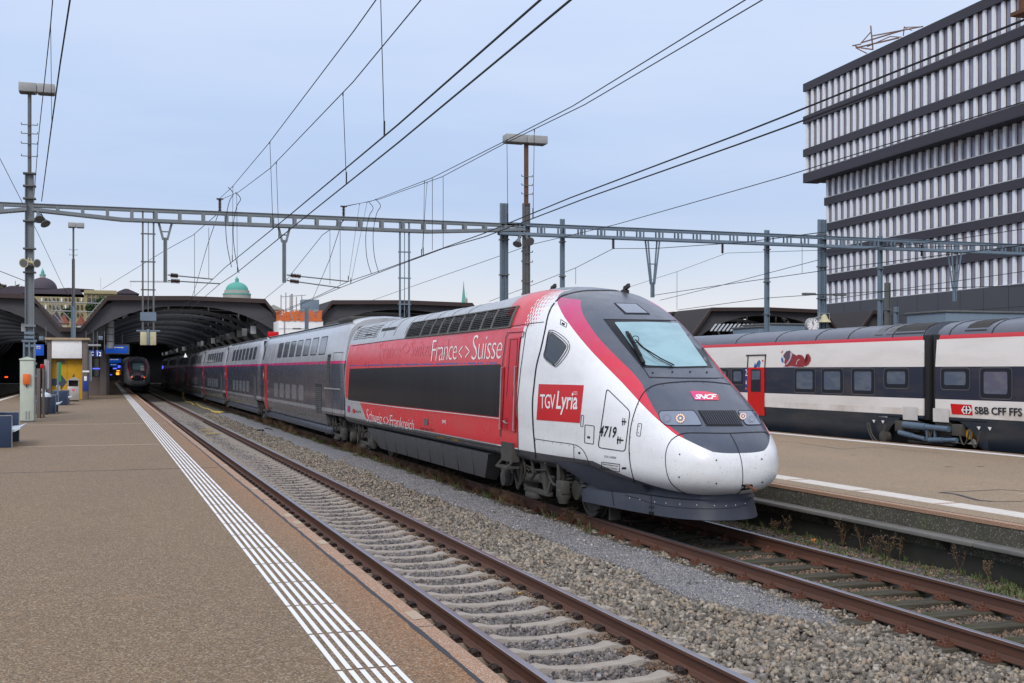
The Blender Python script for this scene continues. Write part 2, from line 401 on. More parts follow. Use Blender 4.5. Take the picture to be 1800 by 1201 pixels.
def m_loco():
    a = M('power_car_paint', (.80, .81, .83), .32); a.coat(.3, .25)
    x, y, z = a.xyz(); ax = x.op('ABSOLUTE')
    n1 = a.noise(1.3, 5, .6, (1, .35, 1.4), .45, .8); n2 = a.noise(9, 4, .7, (1, .5, .25), .5, .8)
    light = (.40, .42, .44)
    # roof and grilles zone, red sides, lower grey corner
    a.mix((y > 6.75) & (z > 3.262), light)
    red = (y > 5.52) & (y < 21.75) & z.btw(1.05, 3.258)
    red = red & ((z < 1.6) & (y > (z*2.0+16.6))).inv()
    a.mix((y > 6.75) & z.btw(1.0, 3.262), (.42, .44, .46))
    a.mix(red, (.70, .014, .028))
    fade = y.btw(5.55, 6.76)
    u1 = (y*60.0).op('SINE'); u2 = (z*44.0).op('SINE')
    half = y.btw(5.0, 5.62) & ((u1*u2) > ((y-5.0)*-2.1+.75))
    a.mix((fade | half) & (z > 3.262) & (ax > .62), (.70, .014, .028))
    a.mix(z.btw(2.59, 2.625) & y.btw(6.72, 21.3) & (a.noise(2.5, 3, .6) > .42), (.02, .05, .30))
    # sill
    zs = ((y-.5).op('MULTIPLY', .19)).op('MAXIMUM', 0).op('MINIMUM', .38)+.65
    a.mix(z < zs, (.055, .06, .075))
    # slate front with its red stripe
    zl = (y-.5)*.503+1.52
    front = (z > zl) & (y < 5.35) & (z > ((x*x)*.55+1.22))
    a.mix(front, (.045, .058, .092))
    wd = ((y-.72)*.15).op('MINIMUM', (y*.025)+.10).op('MAXIMUM', (ax > .70)*.03)
    cr_ = a.nt.nodes.new('ShaderNodeMapRange'); cr_.inputs[1].default_value = 2.6; cr_.inputs[2].default_value = 3.7; a.nt.links.new(z.k, cr_.inputs[0])
    mxn = a.nt.nodes.new('ShaderNodeMix'); mxn.data_type = 'RGBA'; a.nt.links.new(cr_.outputs[0], mxn.inputs[0])
    mxn.inputs[6].default_value = (.58, .008, .04, 1); mxn.inputs[7].default_value = (.50, .006, .16, 1)
    wd = wd.op('MINIMUM', (y*-.36)+1.8)
    a.mix(front & (z < (zl+wd)) & (z > 1.5) & (ax > ((y*-.03)+.80).op('MINIMUM', (y*.5)+.0)) & (y < 5.1), mxn.outputs[2])
    a.mix((y > 5.35) & (y < 7.2) & (ax < .60), (.11, .12, .145))
    # grime
    a.mix(n1, (.20, .18, .15), .22); a.mix(n2, (.25, .22, .18), .13)
    up = a.noise(2.2, 5, .65, (1, .6, .5), .4, .7)
    a.mix(up & (z > 3.6), (.16, .14, .12), .4)
    sp = a.noise(38, 1, .5, None, .71, .73); a.mix(sp & (y < 1.4), (.12, .10, .08), .5)
    rr = a.noise(3, 4, .6, None, .2, .9); a.rgh(rr*.3+.2)
    a.bump(a.noise(.9, 2, .5, (1, .4, .7)), .12, .03)
    return a.done()
MT['loco'] = m_loco()
MT['glassdark'] = M('tinted_glass', (.02, .025, .03), .06, 0, .7).done()
_g = M('windscreen_glass', (.26, .43, .48), .07, 0, .6); _g.mix(_g.noise(1.1, 4, .6, (1, 1, 2.5), .42, .62), (.16, .29, .34), .6); MT['windscreen'] = _g.done()
MT['seam'] = simple('panel_joint', (.015, .015, .018), .7, 0, 0)
MT['skirtdark'] = simple('slate_skirt_paint', (.035, .042, .062), .45, 0, .5, (.07, .07, .08), 4)
MT['frontslate'] = simple('slate_paint', (.06, .068, .09), .35, 0, .3)
MT['lyriared'] = simple('bright_red_vinyl', (.58, .006, .012), .35, 0, .1)
MT['doorred'] = simple('red_door_paint', (.60, .012, .03), .35, 0, .3, (.3, .01, .02))
MT['doordeep'] = simple('deep_red_recess', (.42, .006, .016), .4, 0, .2)
MT['letter'] = simple('white_vinyl_lettering', (.82, .80, .80), .5, 0, .05)
MT['ghost'] = M('faded_lettering', (.64, .03, .048), .32).coat(.3, .25).done()
MT['panelblack'] = M('black_glazed_band', (.02, .021, .025), .22, 0, .5).done()
_p = M('black_band', (.008, .009, .014), .3, 0, .15); _p.mix(_p.noise(1, 3, .6, (1, 3, .3), .4, .7), (.018, .018, .024), .8); MT['panelblack'] = _p.done()
MT['lens'] = M('headlamp_cover', (.17, .20, .27), .08, 0, .8).done()
MT['lens2'] = M('lamp_reflector', (.20, .22, .27), .2, .5).done()
MT['led'] = emis('lit_headlamp_ring', (1, .62, .42), .75)
MT['hatch'] = simple('hatch_white', (.76, .77, .79), .35, 0, .2)
g_ = M('pink_to_orange_vinyl', (.55, .02, .22), .35); gx = g_.xyz()[0]
mr = g_.nt.nodes.new('ShaderNodeMapRange'); mr.inputs[1].default_value = -.3; mr.inputs[2].default_value = .25; g_.nt.links.new(gx.k, mr.inputs[0]); g_.mix(E(g_.nt, mr.outputs[0]), (.75, .05, .03)); MT['sncf'] = g_.done()

TX, TY = LX, LY
loco = thing('train_power_car', (LX, LY, 0), 'red, white and slate high speed power car with rounded nose, nearest train', 'train car', 'cars of the nearest high speed train')
YS = [0, .004, .012, .025, .045, .07, .1, .14, .18, .23, .29, .36, .44, .53, .63, .75, .9, 1.05, 1.2, 1.4, 1.6, 1.8, 2, 2.2, 2.4, 2.6, 2.8, 3, 3.2, 3.4, 3.6, 3.8, 4, 4.2, 4.4, 4.6, 4.8, 5, 5.2, 5.4, 5.7, 6, 6.5, 7, 7.5, 9, 12, 15, 18, 21, 21.85]
vs, fs = loft(YS)
bme = bpy.data.meshes.new('body'); bme.from_pydata(vs, [], fs); bme.polygons.foreach_set('use_smooth', [True]*len(fs)); bme.update()
bmm = bmesh.new(); bmm.from_mesh(bme); bmesh.ops.remove_doubles(bmm, verts=bmm.verts, dist=.0004); bmesh.ops.recalc_face_normals(bmm, faces=bmm.faces); bmm.to_mesh(bme); bmm.free()
LS = Surf(bme)
bme.set_sharp_from_angle(angle=math.radians(50))
obj('body', bme, 'loco', loco)
loco_front = []     # parts that the far train of the same kind shows too
def LD(name, pts, mat, off=.004, step=12, par=None, **k):
    o = decal(name, pts, LS, mat, par or loco, off, step, **k); return o
# windscreen
frame = LD('windscreen_frame', [[rn_ for rn_ in map(lambda p: r5(*p), [(483, 245), (640, 247), (822, 250), (842, 268), (1002, 447), (945, 449), (800, 450), (655, 448), (640, 440), (560, 345)])]], 'panelblack', .004)
ws = LD('windscreen', [roundpoly([r5(528, 258), (r5(660, 257)), r5(797, 261), r5(922, 443), r5(790, 446), r5(660, 440)], 3)], 'windscreen', .012, par=None)
LD('side_screen', [[r5(826, 266), r5(842, 274), r5(990, 443), r5(952, 444)]], 'glassdark', .012)
LD('panel_gap', ribbon([r5(*p) for p in [(483, 245), (640, 247), (822, 250), (845, 268), (1008, 448)]], 1.2), 'seam', .008)
# cowl, roof light, wiper
LD('cowl_panel', ribbon([r5(*p) for p in [(640, 440), (655, 456), (676, 489), (800, 492), (950, 493), (1027, 491), (1000, 452)]], 1.3)+[circ(r5(*p), 1.6, 8, 1.2) for p in [(690, 470), (773, 467), (848, 466), (918, 468), (988, 470)]], 'seam', .006)
LD('roof_light_frame', [[r5(*p) for p in [(525, 175), (623, 178), (681, 224), (572, 222)]]], 'seam', .006)
LD('roof_light', [[r5(*p) for p in [(534, 179), (619, 181), (668, 219), (578, 218)]]], 'lens', .012)
wb = B()
def onb(p, off): h = LS.px(*r5(*p)); return h[0]+h[1]*off
wb.tube([onb((779, 444), .03), onb((720, 425), .07), onb((650, 385), .09), onb((615, 350), .09)], .012, 6)
wb.tube([onb((770, 448), .03), onb((700, 420), .06), onb((640, 375), .07), onb((622, 358), .08)], .008, 6)
wb.tube([onb(p, .09) for p in smooth([(600, 350), (610, 335), (625, 338), (628, 352), (616, 362)], 4, True)], .007, 5, closed=True)
obj('wiper_arm', wb, 'wire', loco)
wb = B(); wb.bar(onb((580, 308), .05), onb((652, 436), .04), .05, .03); wb.bar(onb((590, 322), .08), onb((640, 410), .07), .03, .02); obj('wiper_blade', wb, 'black', loco)
# side window and cab side
wf = LD('cab_window', [smooth([r5(*p) for p in [(266, 302), (290, 318), (324, 350), (322, 372), (280, 432), (262, 424), (238, 402), (242, 375), (254, 312)]], 3, True)], 'glassdark', .010)
LD('window_seal', ribbon(smooth([r5(*p) for p in [(262, 290), (290, 300), (336, 340), (334, 385), (290, 440), (272, 440), (232, 405), (238, 365), (250, 300)]], 3, True), 1.0, True)
   + ribbon(smooth([r5(*p) for p in [(264, 298), (290, 311), (329, 347), (328, 376), (284, 436), (266, 430), (236, 403), (240, 372), (252, 306)]], 3, True), 1.3, True), 'seam', .007)
LD('side_camera', ribbon([r5(*p) for p in [(303, 245), (329, 262), (325, 278), (300, 264)]], .9, True)+[[r5(*p) for p in [(308, 257), (320, 262), (318, 270), (306, 264)]]], 'seam', .006)
# Seams
seams = []
for w_, pts in ((1.6, [(660, 545), (640, 572), (618, 625), (600, 690), (592, 760), (593, 830), (605, 900), (622, 945), (640, 958)]),
           (1.8, [(660, 545), (700, 522), (780, 510), (890, 506), (1000, 516), (1050, 531), (1084, 556)]),
           (2.4, [(330, 138), (300, 150), (265, 190), (247, 235), (236, 290), (218, 370), (200, 440), (190, 520), (183, 600), (186, 700), (192, 770), (197, 830)]),
           (1.8, [(330, 138), (370, 128), (410, 123), (460, 122), (520, 122), (580, 126), (640, 137)]),
           (1.2, [(190, 748), (270, 760), (355, 772), (390, 790), (412, 825), (428, 880)]), (1, [(357, 775), (359, 850)])):
    seams += ribbon(smooth([r5(*p) for p in pts], 4), w_)
LD('panel_gap', seams, 'seam', .004)
cov = smooth([rn(*p) for p in [(345, 487), (385, 458), (440, 438), (520, 434), (650, 436), (780, 437), (900, 432), (1000, 428), (1050, 430), (1085, 450)]], 4)
covl = smooth([rn(*p) for p in [(345, 487), (318, 530), (302, 590), (300, 650), (308, 720), (330, 790), (370, 840), (430, 880), (500, 900), (600, 906), (720, 907), (810, 902), (850, 886), (872, 855), (880, 810), (881, 740), (872, 650), (850, 570), (820, 500), (785, 440)]], 4)
LD('coupler_cover_gap', ribbon(cov, 1.6)+ribbon(covl, 1.3), 'seam', .004, step=6)
LD('panel_bolts', [circ(rn(*p), 1.5, 8) for p in [(407, 595), (683, 640), (403, 766), (682, 814), (1024, 631), (1028, 804)]]+[circ(rn(*p), .8, 6) for p in [(390, 56), (450, 51), (515, 50), (280, 75), (580, 55), (170, 118), (97, 218), (60, 342), (36, 465), (32, 590), (45, 716)]]
   + [circ(r5(*p), .7, 6) for p in [(195, 755), (232, 760), (268, 766), (305, 771), (338, 777), (362, 785)]], 'seam', .005)
LD('coupler_opening', [[rn(*p) for p in [(873, 822), (912, 820), (955, 821), (957, 846), (930, 858), (866, 868)]]], 'black', .006)
cb = B(); h1 = LS.px(*rn(905, 828))[0]; cb.cyl(h1, PY(*rn(988, 869), h1.y-.22), .022, 8); obj('coupler_pin', cb, 'rust', loco)
# lamps
def lamp(q, lens, ring, mat2='led'):
    o = LD('headlight', [roundpoly(q, 5)], 'lens', .006, step=6)
    LD('lamp_rim', ribbon(roundpoly(q, 5), 1.1, True), 'seam', .008, step=6, par=None)
    (c1, ra), (c2, rb) = lens, ring
    def sub(nm, polys, m, off): decal(nm, polys, LS, m, o, off, 4)
    sub('reflector', [circ(c1, ra, 18)], 'lens2', .009); sub('reflector_core', [circ((c1[0]+1, c1[1]+1), ra*.55, 14)], 'lens', .012)
    sub('lamp_ring', [circ(c2, rb, 18)], 'lens2', .009)
    sub('lit_diodes', [circ((c2[0]+rb*.72*math.cos(t), c2[1]+rb*.72*math.sin(t)), rb*.16, 6) for t in [i*math.pi/6 for i in range(12)]]+[circ(c2, rb*.2, 8)], 'led', .013)
    return o
lamp([rn(*p) for p in [(248, 292), (262, 270), (380, 267), (515, 266), (548, 320), (578, 378), (430, 379), (305, 378), (262, 342)]], (rn(310, 326), 8), (rn(412, 328), 9))
lamp([rn(*p) for p in [(840, 267), (985, 267), (1005, 315), (1028, 373), (905, 376), (872, 320)]], (rn(945, 333), 6.5), (rn(882, 312), 6.5))
gr = LD('front_grille', [[rn(*p) for p in [(541, 265), (824, 265), (888, 384), (608, 384)]]], 'seam', .004)
sl_ = []
for i in range(15):
    t0 = (i+.35)/15; t1 = (i+.78)/15
    a0 = (553+t0*262, 272); a1 = (553+t1*262, 272); b1 = (616+t1*258, 378); b0 = (616+t0*258, 378)
    sl_.append([rn(*a0), rn(*a1), rn(*b1), rn(*b0)])
decal('grille_slats', sl_, LS, 'skirtdark', gr, .022, 12)
LD('operator_logo', [[rn(*p) for p in [(482, 121), (540, 120), (600, 123), (650, 133), (694, 148), (700, 188), (610, 189), (521, 188), (500, 155)]]], 'sncf', .006)
LD('logo_lettering', [], 'letter', .010, tris=textpx('SNCF', [rn(519, 147), rn(683, 145), rn(682, 183), rn(521, 182)], shear=.2, offset=.035, space=.86))
# cab side lettering and hatches
LD('name_panel', [[r5(*p) for p in [(210, 517), (400, 522), (383, 682), (200, 668)]]], 'lyriared', .005)
LD('name_lettering', [], 'letter', .009, tris=textpx('TGV', [r5(217, 560), r5(281, 560), r5(279, 622), r5(216, 620)], offset=.008, space=.9))
LD('name_lettering', [], 'letter', .009, tris=textpx('Lyria', [r5(288, 546), r5(376, 550), r5(373, 648), r5(282, 646)], shear=.12, offset=.014, space=1.0))
LD('name_lettering', [circ(r5(360+k*6, 551+j*9), .9, 6) for k in range(3) for j in range(2)], 'letter', .009, step=0)
hp = [r5(*p) for p in smooth([(497, 540), (512, 540), (590, 625), (594, 640), (576, 790), (566, 800), (470, 788), (461, 775)], 1)]
LD('access_hatch', ribbon(roundpoly([r5(*p) for p in [(497, 536), (595, 632), (574, 802), (460, 785)]], 6), 1.5, True)+ribbon(roundpoly([r5(*p) for p in [(405, 689), (444, 694), (441, 771), (403, 765)]], 2), 1.2, True)
   + ribbon(roundpoly([r5(*p) for p in [(390, 648), (400, 649), (396, 698), (386, 696)]], 2), 1, True)+ribbon(roundpoly([r5(*p) for p in [(629, 684), (645, 685), (638, 738), (623, 735)]], 2), 1, True)
   + [[r5(*p) for p in [(415, 737), (427, 738), (426, 747), (414, 746)]], circ(r5(634, 695), .9, 6), circ(r5(631, 723), .9, 6), circ(r5(381, 808), 2.2, 8)], 'seam', .005)
LD('hatch_latch', [[r5(*p) for p in q] for q in [[(560, 672), (580, 674), (580, 680), (560, 678)], [(564, 660), (567, 660), (566, 692), (562, 692)], [(540, 748), (568, 752), (567, 758), (540, 755)], [(543, 738), (547, 738), (545, 770), (540, 770)], [(562, 868), (580, 868), (578, 876), (560, 876)],
   [(572, 662), (575, 662), (573, 690), (570, 690)], [(553, 742), (556, 742), (555, 768), (551, 768)]]], 'seam', .006, step=0)
LD('number_lettering', [], 'seam', .007, tris=textpx('4719', [r5(468, 691), r5(540, 698), r5(536, 746), r5(464, 738)], shear=.2, offset=.022, space=1.08))
LD('number_lettering', [], 'seam', .007, tris=textpx('TGV 310038', [r5(487, 818), r5(537, 824), r5(536, 833), r5(486, 827)], shear=.2))
LD('notice_plate', ribbon([r5(*p) for p in [(476, 846), (552, 856), (550, 887), (474, 875)]], 1, True), 'seam', .006)
LD('notice_plate', [], 'seam', .006, tris=textpx('Rame à bloquer avant', [r5(480, 851), r5(546, 860), r5(545, 868), r5(480, 859)], shear=.15, offset=.01))
LD('notice_plate', [], 'seam', .006, tris=textpx('par les extrémités', [r5(486, 864), r5(540, 872), r5(539, 880), r5(486, 872)], shear=.15, offset=.01))
LD('seven_mark', [], 'seam', .006, tris=textpx('7', [r5(399, 836), r5(407, 838), r5(405, 846), r5(396, 844)], shear=.3))
# side band, door, texts
LD('window_band', [roundpoly([r4(*p) for p in [(116, 562), (400, 553), (700, 545), (1002, 535), (997, 690), (990, 845), (700, 812), (400, 780), (106, 744)]], 2)], 'panelblack', .006)
LD('band_frame', ribbon([r4(*p) for p in [(104, 750), (400, 788), (700, 820), (992, 853)]], 1.2), 'hatch', .004, step=0)
for t_, q_, sh in (('France', ((598, 396), (750, 386), (746, 507), (594, 518)), .2), ('<', ((757, 430), (780, 427), (776, 500), (757, 501)), 0), ('>', ((797, 426), (821, 424), (819, 497), (795, 499)), 0), ('Suisse', ((834, 366), (1018, 356), (1008, 502), (832, 510)), .2),
    ('Schweiz', ((216, 797), (308, 822), (306, 888), (216, 868)), .05), ('<', ((314, 838), (326, 841), (326, 886), (314, 882)), 0), ('>', ((333, 842), (346, 845), (345, 890), (333, 887)), 0), ('Frankreich', ((353, 832), (497, 864), (493, 921), (353, 898)), .05)):
    LD('side_lettering', [], 'letter', .008, tris=textpx(t_, [r4(*p) for p in q_], shear=sh, offset=-.015, space=.9))
LD('faded_lettering', [], 'ghost', .006, tris=textpx('France<>Switzerland', [r4(285, 410), r4(700, 385), r4(692, 480), r4(290, 503)], shear=.2, offset=-.005))
def box4(*q): return [r4(*p) for p in q]
LD('door', [box4((1050, 385), (1082, 381), (1120, 378), (1108, 560), (1082, 932), (1018, 918), (1034, 560))], 'doorred', .012)
LD('door_gap', ribbon(box4((1046, 352), (1143, 346), (1136, 375), (1120, 378), (1098, 640), (1084, 935)), 1.1)+ribbon(box4((1046, 352), (1036, 378), (1012, 560), (1000, 800), (1003, 960)), 1.1)
   + ribbon(box4((1062, 392), (1104, 388), (1100, 500), (1076, 720)), .8)+ribbon(box4((1062, 392), (1052, 540), (1040, 720)), .8), 'seam', .016)
LD('door_recess', [box4((1012, 555), (1026, 548), (1022, 700), (1010, 920), (1000, 918)), box4((1092, 545), (1106, 542), (1100, 700), (1092, 935), (1082, 935))], 'doordeep', .018)
LD('door_handle_box', [box4((1022, 848), (1048, 852), (1046, 914), (1020, 908))], 'doordeep', .018)
hb = B()
for p, q in (((1019, 556), (1008, 915)), ((1099, 550), (1088, 925)), ((1030, 868), (1046, 880))):
    a_, b_ = LS.px(*r4(*p)), LS.px(*r4(*q)); hb.tube([a_[0]+a_[1]*.01, a_[0]+a_[1]*.05, b_[0]+b_[1]*.05, b_[0]+b_[1]*.01], .012, 6)
obj('grab_rail', hb, 'lampgrey', loco)
sb = B(); a_ = LS.px(*r4(1050, 940))[0]; 
for k, (zz, oo) in enumerate(((.95, .02), (.93, .10))): pass
sb.box((a_.x-.05, a_.y-.30, .78), (a_.x+.1, a_.y+.32, 1.13)); sb.box((a_.x-.16, a_.y-.3, .66), (a_.x+.1, a_.y+.32, .70)); sb.bar((a_.x-.14, a_.y-.29, .68), (a_.x, a_.y-.29, .84), .03); sb.bar((a_.x-.14, a_.y+.31, .68), (a_.x, a_.y+.31, .84), .03)
obj('door_step', sb, 'under2', loco)
LD('small_marking', [box4((555, 852), (577, 855), (576, 895), (553, 891))], 'galvdark', .012)
LD('small_marking', [], 'letter', .008, tris=textpx('(W)', [r4(660, 860), r4(683, 863), r4(681, 890), r4(659, 886)], offset=.02))
LD('small_marking', [], 'seam', .008, tris=textpx('93 87 0310 075-9', [r4(532, 905), r4(612, 916), r4(610, 930), r4(531, 920)], offset=.0))
LD('small_marking', [], 'yellow', .008, tris=textpx('AAA –    AAA –', [r4(630, 956), r4(775, 978), r4(773, 990), r4(629, 967)], offset=.01))
LD('small_marking', [box4((104, 778), (119, 782), (118, 818), (104, 814))], 'sncf', .008)
LD('small_marking', [box4((134, 797), (147, 799), (147, 823), (134, 820))], 'lyriared', .008)
LD('small_marking', [], 'seam', .008, tris=textpx('SBB CFF FFS', [r4(150, 803), r4(183, 810), r4(183, 824), r4(150, 818)]))
LD('panel_gap', ribbon(box4((130, 428), (300, 403), (460, 383), (700, 352), (1040, 318), (1150, 300), (1255, 288)), 1.0)+ribbon(box4((1165, 300), (1150, 345), (1120, 560), (1100, 760), (1106, 1050)), 1.1)
   + ribbon(box4((90, 855), (300, 900), (600, 955), (1035, 1030), (1180, 1060)), .7), 'seam', .006)
# roof grilles
def surf_x(y, z):
    h = LS.cast(Vector((LX-4, LY+y, z)), Vector((1, 0, 0))); return (h[0].x, h[1]) if h else (LX-1.2, Vector((-1, 0, 0)))
gxs = [456, 542, 600, 650, 704, 768, 832, 900, 966, 1076]
gy = [PX(r4(x, 0)[0], 600, LX-1.27).y-LY for x in gxs]
def strip(bm, ya, yb, z0, z1, off0, off1):
    P = []
    for (y, z) in ((ya, z0), (yb, z0), (yb, z1), (ya, z1)):
        x, n = surf_x(y, z); P += [Vector((x, LY+y, z))-Vector((1, 0, 0))*off0, Vector((x, LY+y, z))-Vector((1, 0, 0))*off1]
    bm.add(P, [(0, 2, 4, 6), (1, 7, 5, 3), (0, 1, 3, 2), (2, 3, 5, 4), (4, 5, 7, 6), (6, 7, 1, 0)])
for ya, yb in zip(gy, gy[1:]):
    lo, hi = min(ya, yb)+.06, max(ya, yb)-.06
    g = B(); strip(g, lo, hi, 3.30, 3.47, -.02, .004); strip(g, lo, hi, 3.47, 3.66, -.02, .004)
    MT['louvre'] = MT.get('louvre') or simple('black_louvre', (.028, .026, .026), .6, 0, .3); MT['post'] = MT.get('post') or simple('grille_post', (.12, .115, .10), .6, 0, .4); go = obj('roof_grille', g, 'black', loco)
    g = B()
    for k in range(9): z = 3.31+k*.039; strip(g, lo, hi, z, z+.016, .0, .03)
    obj('louvre', g, 'louvre', go)
g = B()
for y in gy: strip(g, y-.05, y+.05, 3.28, 3.5, -.01, .035); strip(g, y-.05, y+.05, 3.5, 3.68, -.01, .035)
strip(g, min(gy), max(gy), 3.275, 3.30, -.01, .03); strip(g, min(gy), max(gy), 3.67, 3.69, -.01, .03)
obj('grille_frame', g, 'post', loco)
rb = B()
for k in range(9): y = 7.1+k*1.35; h = sect(12)
for y in [7.3+i*1.25 for i in range(12)]:
    for a_, b_ in [(p, q) for p, q in zip(h[22:44], h[23:45]) if p[1] > 3.32]:
        for sg in (1, -1): rb.bar((LX+sg*a_[0], LY+y, a_[1]-.001), (LX+sg*b_[0], LY+y, b_[1]-.001), .015, .012)
obj('roof_joint', rb, 'seam', loco)
hv = B()
for (a0, a1, z0, z1) in ((16.2, 17.9, 3.56, 3.64), (19.0, 19.9, 3.5, 3.8)): strip(hv, a0, a1, z0, z1, -.02, .008)
obj('roof_vent', hv, 'black', loco)
rl = B()
for k in range(7): strip(rl, 18.2, 21.6, 3.42+.055*k, 3.43+.055*k, -.01, .014)
obj('roof_ribs', rl, 'galvdark', loco)
rh = B()
for y, x in ((6.9, -.25), (5.0, .45)):
    z = 4.02 if y > 6 else 3.91
    rh.lathe((LX+x, LY+y, z), [(.08, -.05), (.08, .02), (.04, .04), (.03, .09), (0.02, .1)], 10); rh.bar((LX+x, LY+y, z+.05), (LX+x, LY+y-.18, z+.10), .05, .07); 
obj('roof_horn', rh, 'under', loco)
eb = B(); eb.add([(LX+x*.97, LY+21.85+d, 1.0+(z-1.0)*.98) for d in (0, .5) for x, z in [(-1.42, .95), (-1.42, 2.5), (-1.3, 3.25), (-.95, 3.9), (0, 4.05), (.95, 3.9), (1.3, 3.25), (1.42, 2.5), (1.42, .95)]], [tuple(range(9))[::-1], tuple(range(9, 18))]+[(i, (i+1) % 9, 9+(i+1) % 9, 9+i) for i in range(9)])
obj('gangway_bellows', eb, 'black', loco)
# valance under the nose: swept plan, three stepped bands
def plan(y, inset): return max(hw(max(y, 0))-inset, 0)
def valance():
    b = B(); rows = [(.80, .30), (.64, .25), (.605, .22), (.58, .245), (.535, .23), (.40, .21), (.31, .20), (.29, .25)]
    ysl = [.0, .03, .08, .16, .27, .42, .6, .85, 1.2, 1.6, 2.1, 2.6, 3.0]
    V = []
    for z, ins in rows:
        half = []
        for y in ysl:
            k = .30+ (.10 if z < .3 else 0) - max(0, (.5-z))*.25
            yy = y+k+ (max(0, z-.45)*.9*(y/3.0) if y > 2 else 0)
            xx = max(hw(y)-ins, 0) if y > 0 else 0
            half.append((xx, yy))
        V.append([(LX-x, LY+y, z) for x, y in half[::-1]]+[(LX+x, LY+y, z) for x, y in half[1:]])
    n = len(V[0]); vs = [p for r in V for p in r]
    b.add(vs, [(j*n+i, j*n+i+1, (j+1)*n+i+1, (j+1)*n+i) for j in range(len(V)-1) for i in range(n-1)], True)
    b.add(V[-1], [tuple(range(n))]); return b
vo = obj('nose_valance', valance(), 'skirtdark', loco); VS = None
vw = bpy.data.meshes.new('t'); vw.from_pydata([tuple(v.co+Vector((LX, LY, 0))) for v in vo.data.vertices], [], [tuple(p.vertices) for p in vo.data.polygons]); vw.update(); VS = Surf(vw)
decal('valance_gap', ribbon([rn(*p) for p in [(0, 905), (100, 930), (195, 965), (300, 985), (420, 998), (560, 1006), (700, 1006), (820, 998), (912, 975)]], 1)+ribbon([r5(*p) for p in [(515, 950), (522, 1000), (530, 1042)]], 1)+ribbon([rn(*p) for p in [(190, 880), (193, 960), (195, 1070)]], 1), VS, 'seam', vo, .006, 8)
decal('valance_bolts', [circ(rn(*p), .8, 6) for p in [(110, 936), (32, 925), (221, 955), (306, 963), (410, 972), (536, 978), (668, 982), (755, 983), (825, 978), (897, 967)]], VS, 'hatch', vo, .008, 0)
decal('valance_lock', [[rn(*p) for p in q] for q in [[(176, 982), (214, 984), (214, 1004), (176, 1002)], [(176, 1025), (214, 1027), (214, 1047), (176, 1045)]]], VS, 'black', vo, .008, 0)
# underframe skirts and bogies
sk = B()
for sg in (-1, 1):
    x0 = LX+sg*1.43; x1 = LX+sg*1.30; x2 = LX+sg*1.05
    pr = [(x0, .82), (x0, .74), (x1, .30), (x2, .24), (x2, .82)]
    ya, yb = LY+7.7, LY+18.0
    P = [(x, ya-(.35 if z > .7 else -.25 if z < .5 else 0), z) for x, z in pr]+[(x, yb+(.55 if z > .7 else -.45), z) for x, z in pr]
    sk.add(P, [(0, 1, 2, 3, 4), (9, 8, 7, 6, 5)]+[(i, (i+1) % 5, 5+(i+1) % 5, 5+i) for i in range(5)])
obj('underframe_skirt', sk, 'skirtgrey' if 'skirtgrey' in MT else 'frontslate', loco)
jg = B()
for i in range(9):
    y = LY+8.4+i*1.15; jg.bar((LX-1.437, y, .80), (LX-1.308, y+.25, .31), .012, .012, (0, 1, 0))
obj('skirt_joint', jg, 'seam', loco)
cu_ = B(); cu_.box((LX-1.2, LY+3.1, .80), (LX+1.2, LY+21.9, .90)); obj('underframe', cu_, 'black', loco)
for s_ in (-1, 1):
    ck = B(); rows = []
    for y in (1.4, 1.6, 1.8, 2.0, 2.2, 2.5, 2.9, 3.2, 3.6, 4.0, 4.4):
        zt2 = float(np.interp(y, [.35, 1, 2, 2.6, 3.2, 4.4], [.70, .74, .86, .95, 1.0, 1.0])); zb2 = float(np.interp(y, [0, 2.8, 3.2, 3.8, 4.4], [.56, .56, .68, .86, .96]))
        k = min(1, max(0, (y-2.6)/1.2)); q_ = min(1, max(0, (2.4-y)/1.0)); xt = hw(y)-.06-.03*(1-k)-.10*q_; xb = hw(y)-.26*(1-k)-.08*k-.06*q_
        rows += [(LX+s_*xt, LY+y, zt2), (LX+s_*(xt*.45+xb*.55+.03), LY+y, (zt2+zb2)/2), (LX+s_*xb, LY+y, zb2), (LX+s_*(xb-.25), LY+y, zb2), (LX+s_*(xt-.3), LY+y, zt2)]
    n_ = 11; ck.add(rows, [(5*a+b_, 5*a+(b_+1) % 5, 5*a+5+(b_+1) % 5, 5*a+5+b_) for a in range(n_-1) for b_ in range(5)]+[tuple(range(5)), tuple(5*(n_-1)+q for q in range(5))], True); obj('skirt_cheek', ck, 'skirtdark', loco)
MT['hosegrey'] = simple('dusty_rubber_hose', (.06, .056, .05), .8, 0, .4)
